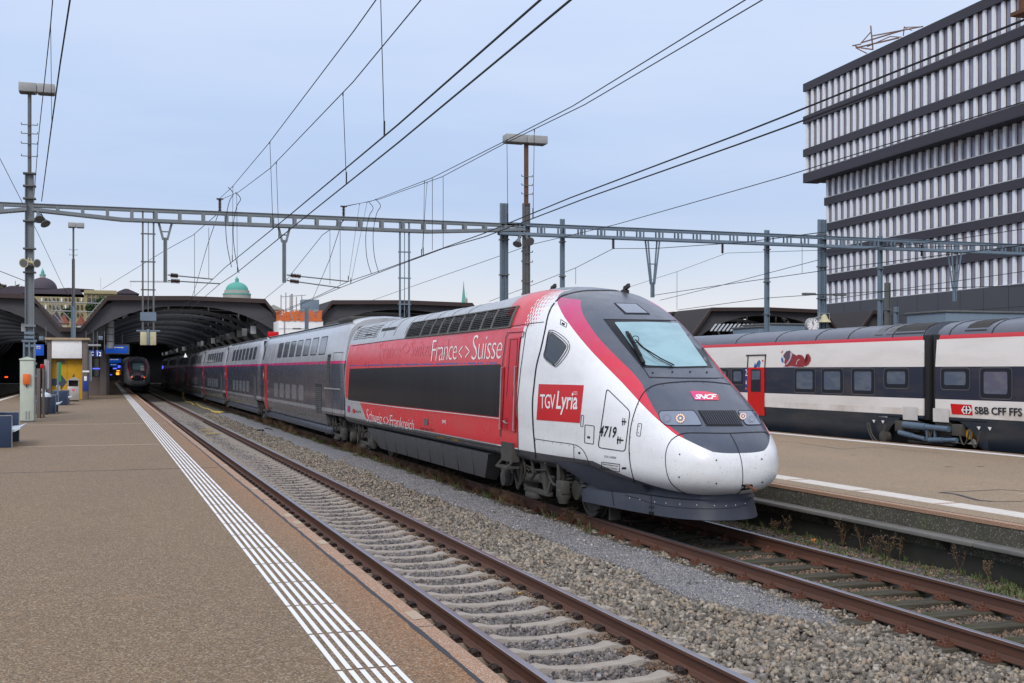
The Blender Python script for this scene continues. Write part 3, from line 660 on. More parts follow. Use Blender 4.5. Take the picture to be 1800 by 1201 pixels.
def bogie(par, x, y, wb_=3.0, r=.46, side=True, mat='under'):
    bg_ = obj('bogie', B().box((x-1.0, y-wb_/2-.5, .46), (x-.80, y+wb_/2+.5, .68)).box((x+.8, y-wb_/2-.5, .46), (x+1.0, y+wb_/2+.5, .68)).box((x-.8, y-.4, .4), (x+.8, y+.4, .75)), mat, par)
    for k in (-1, 1):
        for s_ in (-1, 1):
            xx = x+s_*.755; b = B(); yy = y+k*wb_/2
            b.lathe((xx, yy, r), [(.10, -.08*s_), (.10, -.02), (r-.08, -.03), (r-.07, -.055), (r, -.055), (r+.0, .06), (r+.03, .075), (r-.06, .09), (.2, .05)], 28, 'x')
            obj('wheel', b, 'under2', bg_)
            b = B(); b.lathe((x+s_*.98, yy, r), [(.17, -.1), (.17, .08), (.12, .13), (.12, .16), (.04, .17)], 14, 'x'); b.box((x+s_*.90, yy-.28, r-.09), (x+s_*1.05, yy+.28, r+.10), .03)
            obj('axle_box', b, 'under2', bg_)
            b = B()
            for j in (-1, 1):
                pts = [(x+s_*1.02+.085*math.cos(t*.9), yy+j*.33+.085*math.sin(t*.9), .52+t*.0092) for t in range(36)]; b.tube(pts, .018, 5)
            obj('spring', b, 'under2', bg_)
    for s_ in (-1, 1):
        b = B(); X = x+s_*1.16
        b.cyl((X, y-1.05, .42), (X, y-1.05, .88), .065, 12); b.cyl((X, y-1.05, .60), (X, y-1.05, .84), .085, 12); b.cyl((X, y+.95, .42), (X, y+.95, .88), .07, 12); b.cyl((X, y+.95, .55), (X, y+.95, .8), .095, 12)
        b.cyl((X, y-.15, .55), (X, y+.62, .50), .095, 14); b.cyl((X, y+.5, .505), (X, y+.9, .49), .05, 10)
        obj('damper', b, 'under2', bg_)
        b = B(); b.prism([(X-.05, y-.42, .9), (X-.05, y-.1, .9), (X-.05, y-.22, .5), (X-.05, y-.3, .33), (X-.05, y-.44, .33), (X-.05, y-.38, .6)], (.1, 0, 0)); b.box((X-.06, y-.55, .25), (X+.04, y+.75, .34), .02); b.box((X-.12, y+.0, .16), (X+.02, y+.5, .26), .02); b.bar((X-.03, y-.5, .3), (X-.03, y-.7, .62), .06); b.bar((X-.03, y+.7, .3), (X-.03, y+.8, .6), .06)
        obj('brake_hanger', b, 'under2', bg_)
        b = B(); X = x+s_*1.25
        for j, (a, c_, dep) in enumerate(((1.25, .55, .34), (1.15, .75, .26), (1.55, 1.2, .30), (.5, .1, .52), (-.7, -1.2, .5))):
            b.tube(smooth([(X-.02*j, y+a, .86), (X+.02, y+a+.06, .62), (X, y+(a+c_)/2, dep), (X-.02, y+c_-.05, .6), (X-.04, y+c_, .88)], 4), .022+.006*(j % 2), 6)
        b.tube([(X, y+.2+.03*i, .66+.02*math.sin(i)) for i in range(-8, 14)], .016, 5); b.tube([(X+.02, y-.5, .72), (X, y, .68), (X, y+.6, .74), (X, y+1.1, .7)], .02, 6)
        obj('hose', b, 'hosegrey', bg_)
        b = B(); b.lathe((X-.04, y+1.5, .42), [(.05, -.1), (.15, -.08), (.17, 0), (.15, .06), (.05, .1)], 14, 'x'); b.lathe((X-.03, y-1.45, .36), [(.08, -.12), (.10, -.06), (.13, 0), (.13, .1), (.06, .14)], 12, 'z'); b.box((X-.12, y-1.6, .4), (X+.03, y-1.3, .62), .03)
        obj('brake_unit', b, 'under2', bg_)
    return bg_
bogie(loco, LX, LY+5.1); bogie(loco, LX, LY+19.9)
wg = B()
for s_ in (-1, 1): wg.prism([(LX+s_*.86, LY+3.25, .92), (LX+s_*.86, LY+2.85, .55), (LX+s_*.86, LY+2.95, .22), (LX+s_*.86, LY+3.2, .14), (LX+s_*.86, LY+3.18, .35), (LX+s_*.86, LY+3.35, .72)], (.07*s_, 0, 0)); wg.box((LX+s_*.66, LY+2.72, .05), (LX+s_*.84, LY+2.78, .32))
obj('wheel_guard', wg, 'under2', loco)
# ================================================================ ground, tracks, platforms
def stones_mat(name, base, warm=.25, dark=1.0):
    a = M(name, base, .9)
    g = a.nt.nodes.new('ShaderNodeNewGeometry'); rnd = g.outputs['Random Per Island']
    r = a.nt.nodes.new('ShaderNodeValToRGB'); a.nt.links.new(rnd, r.inputs[0]); b = base
    ramp(r, [(0, tuple(c*.25*dark for c in b)), (.3, tuple(c*.62 for c in b)), (.55, b), (.75, (b[0]*1.25, b[1]*1.15, b[2]*.95)), (.86, (b[0]*1.75, b[1]*1.75, b[2]*1.75)), (.955, (b[0]*1.3, b[1]*1.0, b[2]*.75)), (1, (b[0]*.85, b[1]*.95, b[2]*1.2))])
    a.c = r.outputs[0]; a.mix(a.noise(30, 4, .7, lo=.35, hi=.7), tuple(c*.55 for c in b), .45)
    a.mix(a.noise(.8, 4, .6, lo=.45, hi=.7), (b[0]*.75, b[1]*.58, b[2]*.42), warm)
    a.bump(a.noise(60, 3), .5, .01); return a.done()
MT['stone'] = stones_mat('ballast_stone', (.265, .235, .20), .25)
MT['stonedark'] = stones_mat('sooty_ballast_stone', (.19, .175, .175), .25)
MT['stonebrown'] = stones_mat('rust_stained_ballast', (.19, .135, .10), .6)
g = M('ballast_bed', (.085, .08, .072), .95)
c1 = g.noise(16, typ='cell'); g.mix(c1, (.24, .225, .195)); g.mix(g.noise(16, typ='v', lo=.25, hi=.6), (.03, .028, .025), .8); g.mix(g.noise(.5, 4, .6, lo=.4, hi=.7), (.13, .10, .075), .5)
g.bump(g.noise(16, typ='v'), .8, .05); MT['bed'] = g.done()
g = M('fine_gravel', (.22, .215, .225), .95)
g.mix(g.noise(75, typ='cell'), (.34, .33, .345), .8); g.mix(g.noise(75, typ='v', lo=.3, hi=.7), (.06, .06, .07), .7); g.mix(g.noise(.9, 5, .6, lo=.5, hi=.75), (.13, .125, .11), .55)
g.bump(g.noise(75, typ='v'), .8, .012); MT['gravel'] = g.done()
def asphalt(name, x_rust0=None, x_rust1=None, base=(.205, .128, .064)):
    g = M(name, base, .8); x, y, z = g.xyz()
    g.mix(g.noise(.35, 5, .6, (1, .35, 1), .35, .7), (base[0]*.80, base[1]*.82, base[2]*.85), .8)
    if x_rust0 is not None:
        n = g.noise(1.3, 5, .65, (1, .5, 1))
        e = (x+(n*.5)-.25)
        mr = g.nt.nodes.new('ShaderNodeMapRange'); mr.inputs[1].default_value = x_rust0; mr.inputs[2].default_value = x_rust1; g.nt.links.new(e.k, mr.inputs[0])
        g.mix(E(g.nt, mr.outputs[0]), (.31, .135, .05), .85)
    g.mix(g.noise(70, typ='cell', lo=.55, hi=1), (.50, .40, .28), .6); g.mix(g.noise(80, 2, .5, lo=.48, hi=.62), (.035, .026, .02), .75)
    g.mix(g.noise(1.1, 6, .7, (1, .6, 1), .56, .64), (base[0]*.62, base[1]*.60, base[2]*.60), .22); g.mix(g.noise(2.6, 2, .5, lo=.70, hi=.715), (base[0]*1.35, base[1]*1.4, base[2]*1.5), .4); g.mix(g.noise(11, 1, .5, lo=.77, hi=.78), (.04, .035, .03), .6)
    g.mix(g.noise(7, 5, .7, lo=.55, hi=.8), (base[0]*.55, base[1]*.55, base[2]*.55), .35)
    g.bump(g.noise(95, typ='v'), .45, .006); return g.done()
MT['asph1'] = asphalt('platform_asphalt', 1.75, 2.3); MT['asph2'] = asphalt('far_platform_asphalt', base=(.33, .235, .145))
g = M('exposed_aggregate', (.36, .20, .115), .85); g.mix(g.noise(95, typ='cell'), (.52, .36, .26), .75); g.mix(g.noise(95, typ='cell', lo=.8, hi=.82), (.62, .54, .45), .6); g.mix(g.noise(95, typ='v', lo=.35, hi=.6), (.17, .08, .045), .6); g.bump(g.noise(60, typ='v'), .5, .008); MT['coping'] = g.done()
MT['patch'] = simple('mortar_patch', (.42, .33, .24), .85, 0, .3)
MT['tar'] = simple('tar_joint', (.03, .032, .04), .6, 0, .2)
g = M('white_line_paint', (.74, .73, .74), .7); g.mix(g.noise(14, 5, .7, lo=.60, hi=.75), (.40, .34, .28), .5); MT['line'] = g.done()
g = M('worn_white_paint', (.62, .57, .52), .7); g.mix(g.noise(9, 5, .7, lo=.50, hi=.7), (.35, .28, .2), .45); MT['line2'] = g.done()
g = M('mossy_concrete', (.08, .074, .06), .95); g.mix(g.noise(2, 5, .7, (1, 1, .4), .35, .65), (.045, .045, .03), .75); g.mix(g.noise(1.2, 4, .6, (1, 1, .3), .55, .75), (.07, .085, .025), .7); g.mix(g.noise(55, typ='cell', lo=.88, hi=.92), (.30, .28, .24), .6); g.bump(g.noise(20, 4), .5, .02); MT['wall'] = g.done()
MT['darkwall'] = simple('dark_damp_concrete', (.045, .043, .038), .9, 0, .6, (.02, .025, .015), 2, bump=.3)
g = M('rail_rust', (.105, .042, .024), .7); z_ = g.xyz()[2]; x_ = g.xyz()[0]
g.mix(g.noise(6, 4, .6, (1, .3, 3), .4, .7), (.055, .03, .024), .6); MT['rail'] = g.done()
g = M('polished_rail_head', (.30, .29, .33), .28, .8); g.mix(g.noise(3, 4, .6, (3, .1, 1), .45, .75), (.16, .11, .10), .5); MT['railtop'] = g.done()
MT['railtop2'] = simple('dull_rail_head', (.16, .11, .085), .45, .4, .4)
g = M('sleeper_concrete', (.33, .29, .25), .85); g.mix(g.noise(5, 5, .65, lo=.45, hi=.7), (.22, .18, .15), .6); g.mix(g.noise(60, 3, .6, lo=.6, hi=.7), (.12, .1, .085), .5)
ax = g.xyz()[0].op('ABSOLUTE'); g.mix((ax > .60) & (ax < .95), (.20, .12, .075), .45); g.bump(g.noise(50, 3), .3, .005); MT['sleeper'] = g.done()
g = M('sleeper_timber', (.04, .034, .026), .9, 0, .2); g.mix(g.noise(3, 4, .7, (.6, 12, 6), .4, .6), (.10, .088, .068), .7); g.mix(g.noise(1.6, 4, .6, lo=.52, hi=.68), (.05, .06, .012), .7); g.bump(g.noise(4, 4, .6, (.5, 12, 6)), .6, .01); MT['timber'] = g.done()
MT['clip'] = simple('dark_rail_clip', (.04, .026, .022), .6, .2, .3); MT['clip2'] = simple('rusty_rail_clip', (.13, .055, .035), .8, 0, .4)
GZ = -.25
def structure(name, b, mat, kind='structure'): o = obj(name, b, mat); o['kind'] = kind; return o
b = B(); b.add([(-900, -60, GZ-.06), (1800, -60, GZ-.06), (1800, 2600, GZ-.06), (-900, 2600, GZ-.06)], [(0, 1, 2, 3)]); structure('ground', b, 'bed')
# undulating trackbed under the loose stones
def bedz(x, y):
    z = GZ+.0
    if 5.05 < x < 7.4: z += .05*math.sin(max(0, min(1, (x-5.05)/1.6))*math.pi*.5)
    if 3.42 < x < 4.80: return -.222+.004*math.sin(x*5.1+y*1.7)
    return z+.012*math.sin(x*5.1+y*1.7)+.01*math.sin(y*4.3-x*2.9)
def sheet(name, x0, x1, y0, y1, nx, ny, zf, mat):
    vs = [(x0+(x1-x0)*i/nx, y0+(y1-y0)*j/ny, zf(x0+(x1-x0)*i/nx, y0+(y1-y0)*j/ny)) for j in range(ny+1) for i in range(nx+1)]
    fs = [(j*(nx+1)+i, j*(nx+1)+i+1, (j+1)*(nx+1)+i+1, (j+1)*(nx+1)+i) for j in range(ny) for i in range(nx)]
    b = B(); b.add(vs, fs, True); return structure(name, b, mat)
sheet('trackbed', 2.46, 10.8, 3, 120, 60, 400, bedz, 'bed')
# fine gravel path between the tracks
def pz(x, y): return bedz(x, y)+.035
def path():
    b = B(); rows = []; ny = 260
    for j in range(ny+1):
        y = 10.6+j*j/(ny*ny)*64; k = min(1, ((y-10.6)/1.9))**.5
        wob = .06*math.sin(y*1.9)+.05*math.sin(y*.83+1)+.03*math.sin(y*5)
        xl = 7.25-.80*k+wob; xr = 7.25+.22*k+.5*wob
        rows.append([(xl+(xr-xl)*i/8, y, pz(xl+(xr-xl)*i/8, y)+(-.05 if i in (0, 8) else 0)) for i in range(9)])
    vs = [p for r in rows for p in r]; b.add(vs, [(j*9+i, j*9+i+1, (j+1)*9+i+1, (j+1)*9+i) for j in range(ny) for i in range(8)], True); return b
structure('path', path(), 'gravel')
# loose stones
def stone_proto():
    out = []
    for k in range(10):
        bm = bmesh.new()
        for _ in range(8):
            v = Vector((random.gauss(0, 1), random.gauss(0, 1), random.gauss(0, 1))).normalized(); bm.verts.new((v.x*random.uniform(.8, 1.25), v.y*random.uniform(.7, 1), v.z*random.uniform(.5, .85)))
        bmesh.ops.convex_hull(bm, input=bm.verts[:]); bmesh.ops.delete(bm, geom=[v for v in bm.verts if not v.link_faces], context='VERTS'); bmesh.ops.triangulate(bm, faces=bm.faces[:])
        bm.verts.index_update(); out.append((np.array([v.co[:] for v in bm.verts]), np.array([[v.index for v in f.verts] for f in bm.faces]))); bm.free()
    return out
SPR = stone_proto()
def scatter(name, P, size, mat, kind='stuff'):
    """P: n x 3 positions, size: n radii"""
    Vs = []; Fs = []; o = 0; n = len(P); idx = rng.integers(0, len(SPR), n)
    for k, (v, f) in enumerate(SPR):
        m = np.where(idx == k)[0]
        if not len(m): continue
        a = rng.uniform(0, 2*np.pi, (len(m), 3)); a[:, :2] *= .35
        c, s = np.cos(a), np.sin(a); R = np.zeros((len(m), 3, 3))
        Rz = np.zeros_like(R); Rz[:, 0, 0] = c[:, 2]; Rz[:, 0, 1] = -s[:, 2]; Rz[:, 1, 0] = s[:, 2]; Rz[:, 1, 1] = c[:, 2]; Rz[:, 2, 2] = 1
        Rx = np.zeros_like(R); Rx[:, 0, 0] = 1; Rx[:, 1, 1] = c[:, 0]; Rx[:, 1, 2] = -s[:, 0]; Rx[:, 2, 1] = s[:, 0]; Rx[:, 2, 2] = c[:, 0]
        R = Rx @ Rz
        W = np.einsum('nij,vj->nvi', R, v)*size[m][:, None, None]+P[m][:, None, :]
        Vs.append(W.reshape(-1, 3)); Fs.append((f[None]+(np.arange(len(m))*len(v))[:, None, None]+o).reshape(-1, 3)); o += len(m)*len(v)
    V = np.concatenate(Vs); Fc = np.concatenate(Fs)
    me = bpy.data.meshes.new(name); me.vertices.add(len(V)); me.vertices.foreach_set('co', V.astype(np.float32).ravel())
    me.loops.add(Fc.size); me.loops.foreach_set('vertex_index', Fc.astype(np.int32).ravel())
    me.polygons.add(len(Fc)); me.polygons.foreach_set('loop_start', np.arange(0, Fc.size, 3, dtype=np.int32)); me.update(calc_edges=True)
    o_ = obj(name, me, mat); o_['kind'] = kind; return o_
def field(x0, x1, y0, y1, dens, rmin, rmax, keep=None, dz=0.0, zf=bedz):
    n = int((x1-x0)*(y1-y0)*dens); X = rng.uniform(x0, x1, n); Y = rng.uniform(y0, y1, n)
    if keep is not None: m = keep(X, Y); X, Y = X[m], Y[m]
    r = rng.uniform(0, 1, len(X))**1.6*(rmax-rmin)+rmin
    Z = np.array([zf(a, b_) for a, b_ in zip(X, Y)])+dz+rng.uniform(-.3, .8, len(X))*r*.6
    return np.stack([X, Y, Z], 1), r
def offpath(X, Y):
    k = np.clip((Y-10.6)/1.9, 0, 1)**.5; wob = .06*np.sin(Y*1.9)+.05*np.sin(Y*.83+1)+.03*np.sin(Y*5)
    return ~((Y > 10.75) & (X > 7.25-.80*k+wob-.0) & (X < 7.25+.22*k+.5*wob))
def offsl(X, Y): return np.abs((Y-5.1+.3) % .6-.3) > .088+.02*np.sin(X*9+Y*13)
def cat(*a): return np.concatenate([x[0] for x in a]), np.concatenate([x[1] for x in a])
P, r = cat(field(5.0, 7.85, 6.5, 22, 820, .016, .056, offpath, .015), field(5.0, 7.85, 22, 45, 330, .025, .045, offpath, .01), field(5.0, 7.85, 45, 75, 120, .03, .05, offpath, .01))
scatter('ballast_stones', P, r, 'stone')
P, r = cat(field(3.45, 4.8, 6, 22, 1500, .012, .040, offsl, .008), field(3.45, 4.8, 22, 50, 800, .016, .036, offsl, .01), field(3.45, 4.8, 50, 95, 330, .022, .040, offsl, .015), field(2.46, 3.3, 6, 30, 400, .015, .03, None, -.03))
scatter('ballast_stones', P, r, 'stonedark')
P, r = cat(field(4.56, 4.80, 6, 26, 1500, .012, .026, None, .035), field(3.41, 3.62, 6, 26, 1200, .012, .024, None, .035), field(7.4, 7.75, 6, 40, 350, .016, .034, offpath, .01), field(7.85, 9.25, 6, 20, 750, .016, .036, None, .0), field(7.85, 9.25, 20, 40, 150, .02, .036, None, 0), field(9.4, 10.75, 6, 25, 330, .014, .036, None, 0), field(4.75, 5.05, 6, 30, 500, .015, .03, None, -.01))
scatter('ballast_stones', P, r, 'stonebrown')
MT['stonefine'] = stones_mat('fine_gravel_stone', (.30, .295, .31), .1)
P, r = cat(field(6.4, 7.6, 10.7, 22, 2300, .006, .015, lambda X, Y: ~offpath(X, Y), .035), field(6.4, 7.6, 22, 36, 700, .008, .016, lambda X, Y: ~offpath(X, Y), .035), field(6.3, 7.7, 10.2, 30, 22, .02, .035, lambda X, Y: ~offpath(X, Y), .035))
scatter('gravel_stones', P, r, 'stonefine')
# rails
RP = [(-.075, -.172), (.075, -.172), (.075, -.160), (.02, -.148), (.009, -.135), (.009, -.048), (.036, -.036), (.036, -.006), (.026, -.001), (-.026, -.001), (-.036, -.006), (-.036, -.036), (-.009, -.048), (-.009, -.135), (-.02, -.148), (-.075, -.160)]
def rail(par, x, y0, y1, top):
    b = B(); n = len(RP); P_ = [(x+a, y0, z) for a, z in RP]+[(x+a, y1, z) for a, z in RP]
    for i in range(n):
        b.cm = 1 if i in (7, 8, 9) else 0; b.add([P_[i], P_[(i+1) % n], P_[n+(i+1) % n], P_[n+i]], [(0, 1, 2, 3)])
    b.cm = 0; b.add(P_[:n], [tuple(range(n))]); me = b.mesh('rail', False); me.materials.append(MT['rail']); me.materials.append(MT[top]); return obj('rail', me, None, par)
def track(name, xc, y0, y1, yn, pitch, kind, label, top='railtop'):
    t = thing(name, (xc, y0, 0), label, 'railway track')
    for s in (-1, 1): rail(t, xc+s*.7525, y0, y1, top)
    # one sleeper with its fastenings, modelled at y = yn
    sl = B()
    if kind == 'concrete':
        pr = [(-1.30, -.20), (-1.0, -.172), (-.55, -.172), (-.52, -.152), (-.46, -.149), (-.34, -.178), (0, -.192), (.34, -.178), (.46, -.149), (.52, -.152), (.55, -.172), (1.0, -.172), (1.30, -.20)]
        def ring(d): return [(xc+x, yn+d*(.10 if abs(x) > .35 else .07), z) for x, z in pr]+[(xc+x, yn+d*.13, -.34) for x, z in pr]
        a_, b_ = ring(-1), ring(1); n = len(pr)
        sl.add(a_+b_, [(i, i+1, 2*n+i+1, 2*n+i) for i in range(n-1)]+[(i, n+i, n+i+1, i+1) for i in range(n-1)]+[(2*n+i, 2*n+i+1, 3*n+i+1, 3*n+i) for i in range(n-1)]+[(0, 2*n, 3*n, n), (n-1, 2*n-1, 4*n-1, 3*n-1)])
    else: sl.box((xc-1.3, yn-.12, -.36), (xc+1.3, yn+.12, -.192), .012)
    so = obj('sleeper', sl, 'sleeper' if kind == 'concrete' else 'timber', t, None)
    # re-base the sleeper on its own y so copies move by location
    so.data.transform(Matrix.Translation((0, -(yn-y0), 0))); so.location = (0, yn-y0, 0)
    for s in (-1, 1):
        c = B()
        if kind == 'concrete':
            c.box((s*.7525-.15, -.05, -.19), (s*.7525+.15, .05, -.1735))
            for q in (-1, 1):
                X = s*.7525+q*.115
                c.box((X-.035, -.055, -.18), (X+.035, .055, -.155)); c.cyl((X, 0, -.17), (X, 0, -.115), .018, 8)
                for j in (-1, 1): c.tube([(X-q*.045, j*.02, -.15), (X-q*.02, j*.055, -.125), (X+q*.02, j*.07, -.12), (X+q*.045, j*.05, -.135), (X+q*.03, j*.02, -.125), (X, j*.012, -.12)], .011, 5)
        else:
            c.box((s*.7525-.19, -.075, -.195), (s*.7525+.19, .075, -.172))
            for q in (-1, 1):
                X = s*.7525+q*.105; c.box((X-.04, -.05, -.174), (X+.04, .05, -.150)); c.cyl((X, 0, -.152), (X, 0, -.10), .016, 8); c.cyl((X, 0, -.140), (X, 0, -.115), .026, 6)
                for j in (-1, 1): c.cyl((X+q*.06, j*.045, -.175), (X+q*.06, j*.045, -.145), .02, 6)
        me = c.mesh('rail_fastening'); me.materials.append(MT['clip' if kind == 'concrete' else 'clip2'])
        fo = bpy.data.objects.new('rail_fastening', me); COL.objects.link(fo); fo.parent = so
    n = int((y1-yn)/pitch); k = 0
    for i in range(1, min(n, 96)): dup(so, t, (0, yn-y0+i*pitch+random.uniform(-.01, .01), 0))
    if n > 96:
        b = B()
        for i in range(96, n): y = yn+i*pitch; b.box((xc-1.3, y-.12, -.36), (xc+1.3, y+.12, -.18))
        o = obj('sleeper', b, 'sleeper' if kind == 'concrete' else 'timber', t); o['kind'] = 'stuff'
    return t
track('railway_track', 4.107, 2, 240, 5.1, .6, 'concrete', 'near track of rusty rails on pale concrete sleepers beside the striped platform')
track('railway_track', 8.55, 2, 240, 6.3, .64, 'timber', 'track of rusty rails on mossy timber sleepers under the red and white train')
t3_ = track('railway_track', 21.9, 5, 200, 6, .62, 'concrete', 'track behind the far platform, under the white red striped train', 'railtop2')
track('railway_track', -8.9, 60, 200, 60, .62, 'concrete', 'dark track left of the platform with benches, leading into the left hall', 'railtop2')
t3_.location.z = .42
b = B(); b.box((20.25, 0, -.3), (25, 200, .20)); structure('trackbed', b, 'bed')
# ---- platform with benches
PZ1 = .468
b = B(); b.box((-6.95, -2, -.5), (2.27, 240, PZ1)); structure('platform', b, 'asph1')
b = B(); b.box((2.30, -2, -.5), (2.44, 240, PZ1)); structure('platform_edge', b, 'coping')
b = B()
ys_ = [-2+.22*i for i in range(300)]
pl = [(2.262+random.uniform(-.008, .006), y) for y in ys_]; pr_ = [(2.296+random.uniform(-.004, .012), y) for y in ys_]
vs = [(x, y, PZ1+.003) for x, y in pl]+[(x, y, PZ1+.003) for x, y in pr_]; n = len(ys_)
b.add(vs, [(i, n+i, n+i+1, i+1) for i in range(n-1)]); b.box((2.27, 63, PZ1-.02), (2.30, 240, PZ1+.002))
structure('platform_joint', b, 'tar')
b = B()
for y in (9.0, 12.1, 15.2, 18.6, 22.1, 30, 38): b.box((2.30, y-.006, PZ1-.01), (2.445, y+.006, PZ1+.002))
structure('platform_joint', b, 'tar')
b = B()
for y in (9.25, 13.6, 15.5, 16.3, 20.2, 25.4, 31): b.add([(2.335+random.uniform(0, .02), y, PZ1+.004), (2.442, y+.03, PZ1+.004), (2.442, y+.36, PZ1+.004), (2.33, y+.3, PZ1+.004)], [(0, 1, 2, 3)])
structure('platform_patch', b, 'patch')
b = B()
for i in range(100):
    y0 = 3.3+i*1.143
    for k in range(6): x0 = 1.455+k*.0745; b.add([(x0, y0, PZ1+.004), (x0+.037, y0, PZ1+.004), (x0+.037, y0+1.10, PZ1+.004), (x0, y0+1.10, PZ1+.004)], [(0, 1, 2, 3)])
b.box((1.455, 118, PZ1-.01), (1.864, 200, PZ1+.004))
structure('platform_marking', b, 'line')
b = B(); b.add([(-6.75, 20, PZ1+.004), (-6.45, 20, PZ1+.004), (-6.45, 150, PZ1+.004), (-6.75, 150, PZ1+.004)], [(0, 1, 2, 3)]); structure('platform_marking', b, 'line2')
b = B(); b.box((-6.9, 25.05, PZ1-.01), (2.2, 25.09, PZ1+.003)); structure('platform_joint', b, 'tar')
MT['seamline'] = simple('pale_joint_line', (.30, .23, .16), .85, 0, .4)
b = B(); b.box((-6.9, 33.4, PZ1-.01), (1.4, 33.7, PZ1+.0025)); b.box((-6.9, 46.6, PZ1-.01), (2.2, 47.0, PZ1+.0025)); structure('platform_patch', b, 'seamline')
# ---- far platform
PZ2 = .51; X2 = 10.9
b = B(); b.box((X2+.13, 0, -.5), (20.1, 150, PZ2)); structure('platform', b, 'asph2')
b = B(); b.box((X2-.012, 0, PZ2-.05), (X2+.12, 150, PZ2+.002)); b.box((20.1, 0, PZ2-.3), (20.2, 150, PZ2+.002)); structure('platform_edge', b, 'coping')
b = B(); b.box((X2, 0, .0), (X2+.13, 150, PZ2-.05)); structure('platform_wall', b, 'wall')
b = B(); b.box((X2-.02, 0, -.5), (X2+.12, 150, -.0)); structure('platform_wall', b, 'darkwall')
dl = None
for i in range(26):
    y0 = 4+i*2.9; b = B(); b.box((X2-.24, y0, .17), (X2+.005, y0+2.86, .225), .008); MT['duct'] = MT.get('duct') or simple('grey_duct_concrete', (.17, .165, .155), .85, 0, .5, (.09, .085, .08), 3)
    if i == 0: dl = tag(obj('cable_duct', b, 'duct', None, (X2-.1, y0, .17)), 'grey concrete duct slab of the ledge along the dark platform wall', 'cable duct', 'duct slabs along the platform wall'); tmp = dl
    else: dl = dup(tmp, None, (X2-.1, y0, .17))
b = B()
for i in range(26): y = 4.7+i*2.9; b.prism([(X2-.2, y, .17), (X2+.0, y, .17), (X2+.0, y, .0)], (0, .05, 0))
o = obj('ledge_brackets', b, 'darkwall'); o['kind'] = 'structure'
b = B(); b.box((11.50, 0, PZ2-.01), (11.92, 150, PZ2+.004)); structure('platform_marking', b, 'line2')
b = B()
for i in range(20):
    for k in range(6): x0 = 11.505+k*.07; y = 12.4+i*2.0; b.box((x0+.005, y, PZ2-.01), (x0+.05, y+.1, PZ2+.006))
structure('platform_joint', b, 'coping')
b = B(); b.box((19.6, 0, PZ2-.01), (19.86, 150, PZ2+.004)); structure('platform_marking', b, 'line')
b = B(); b.box((X2+.135, 0, PZ2-.01), (X2+.15, 150, PZ2+.003)); structure('platform_joint', b, 'tar')
b = B()
def crack(pts, w):
    for p, q in zip(pts, pts[1:]):
        n_ = Vector((q[1]-p[1], p[0]-q[0], 0)).normalized()*w*random.uniform(.5, 1); b.add([(p[0]-n_.x, p[1]-n_.y, PZ2+.004), (p[0]+n_.x, p[1]+n_.y, PZ2+.004), (q[0]+n_.x, q[1]+n_.y, PZ2+.004), (q[0]-n_.x, q[1]-n_.y, PZ2+.004)], [(0, 1, 2, 3)])
def gp(u, v): p = PZ(u, v, PZ2); return (p.x, p.y)
crack([gp(*p) for p in [(1652, 866), (1680, 869), (1720, 880), (1745, 882)]], .05); crack([gp(*p) for p in [(1652, 866), (1700, 864), (1760, 861), (1830, 866)]], .02); crack([gp(*p) for p in [(1745, 882), (1790, 882), (1840, 878)]], .02)
crack([gp(*p) for p in [(1360, 775), (1400, 778), (1440, 784), (1480, 790), (1520, 787), (1548, 786), (1600, 792), (1660, 797)]], .015); crack([gp(*p) for p in [(1494, 800), (1506, 800)]], .06); crack([gp(*p) for p in [(1547, 802), (1555, 802)]], .05)
crack([gp(*p) for p in [(1662, 821), (1674, 821)]], .05); crack([gp(*p) for p in [(1718, 820), (1730, 821)]], .05); structure('platform_joint', b, 'tar')
# ---- weeds, grass, leaves
def weedmat(name, c, c2):
    a = M(name, c, .8); g_ = a.nt.nodes.new('ShaderNodeNewGeometry'); a.mix(E(a.nt, g_.outputs['Random Per Island']), c2); return a.done()
MT['grass'] = weedmat('grass_blades', (.035, .07, .014), (.11, .13, .04)); MT['dry'] = weedmat('dry_stems', (.16, .10, .05), (.085, .05, .025)); MT['weed'] = weedmat('weed_leaves', (.06, .09, .025), (.12, .13, .05))
def tuft(b, x, y, z, n, h, spread, w=.006):
    for _ in range(n):
        a = random.uniform(0, 6.283); d = random.uniform(.1, 1)*spread; ca, sa = math.cos(a), math.sin(a); bx, by = x+random.gauss(0, spread*.5), y+random.gauss(0, spread*.5); hh = h*random.uniform(.4, 1)
        b.add([(bx-sa*w, by+ca*w, z), (bx+sa*w, by-ca*w, z), (bx+ca*d*.5+sa*w*.7, by+sa*d*.5-ca*w*.7, z+hh*.7), (bx+ca*d, by+sa*d, z+hh)], [(0, 1, 2), (0, 2, 3)])
def stalk(b, x, y, z, h):
    for _ in range(random.randint(3, 6)):
        a = random.uniform(0, 6.283); dx, dy = math.cos(a)*h*.25, math.sin(a)*h*.25; b.tube([(x, y, z), (x+dx*.4, y+dy*.4, z+h*.5), (x+dx, y+dy, z+h*random.uniform(.7, 1))], .0035, 3, False)
        for k in range(9):
            t = random.uniform(.35, 1); p = Vector((x+dx*t, y+dy*t, z+h*t*.9)); q = p+Vector((random.gauss(0, .035), random.gauss(0, .035), random.uniform(0, .05))); s = .008
            b.tube([p, q], .0022, 3, False); b.add([q+Vector((s, 0, 0)), q+Vector((0, s, s)), q+Vector((-s, 0, 0)), q+Vector((0, -s, -s))], [(0, 1, 2, 3)])
b = B()
for _ in range(260): 
    y = random.choice([random.uniform(7, 22), random.uniform(7, 11.5), random.uniform(8, 10.5)]); x = 10.82-abs(random.gauss(0, .28)); tuft(b, x, y, GZ+.02, 9, .10, .05)
for _ in range(90): tuft(b, random.uniform(7.3, 7.75), random.uniform(33, 75), GZ+.04, 10, .12, .06, .012)
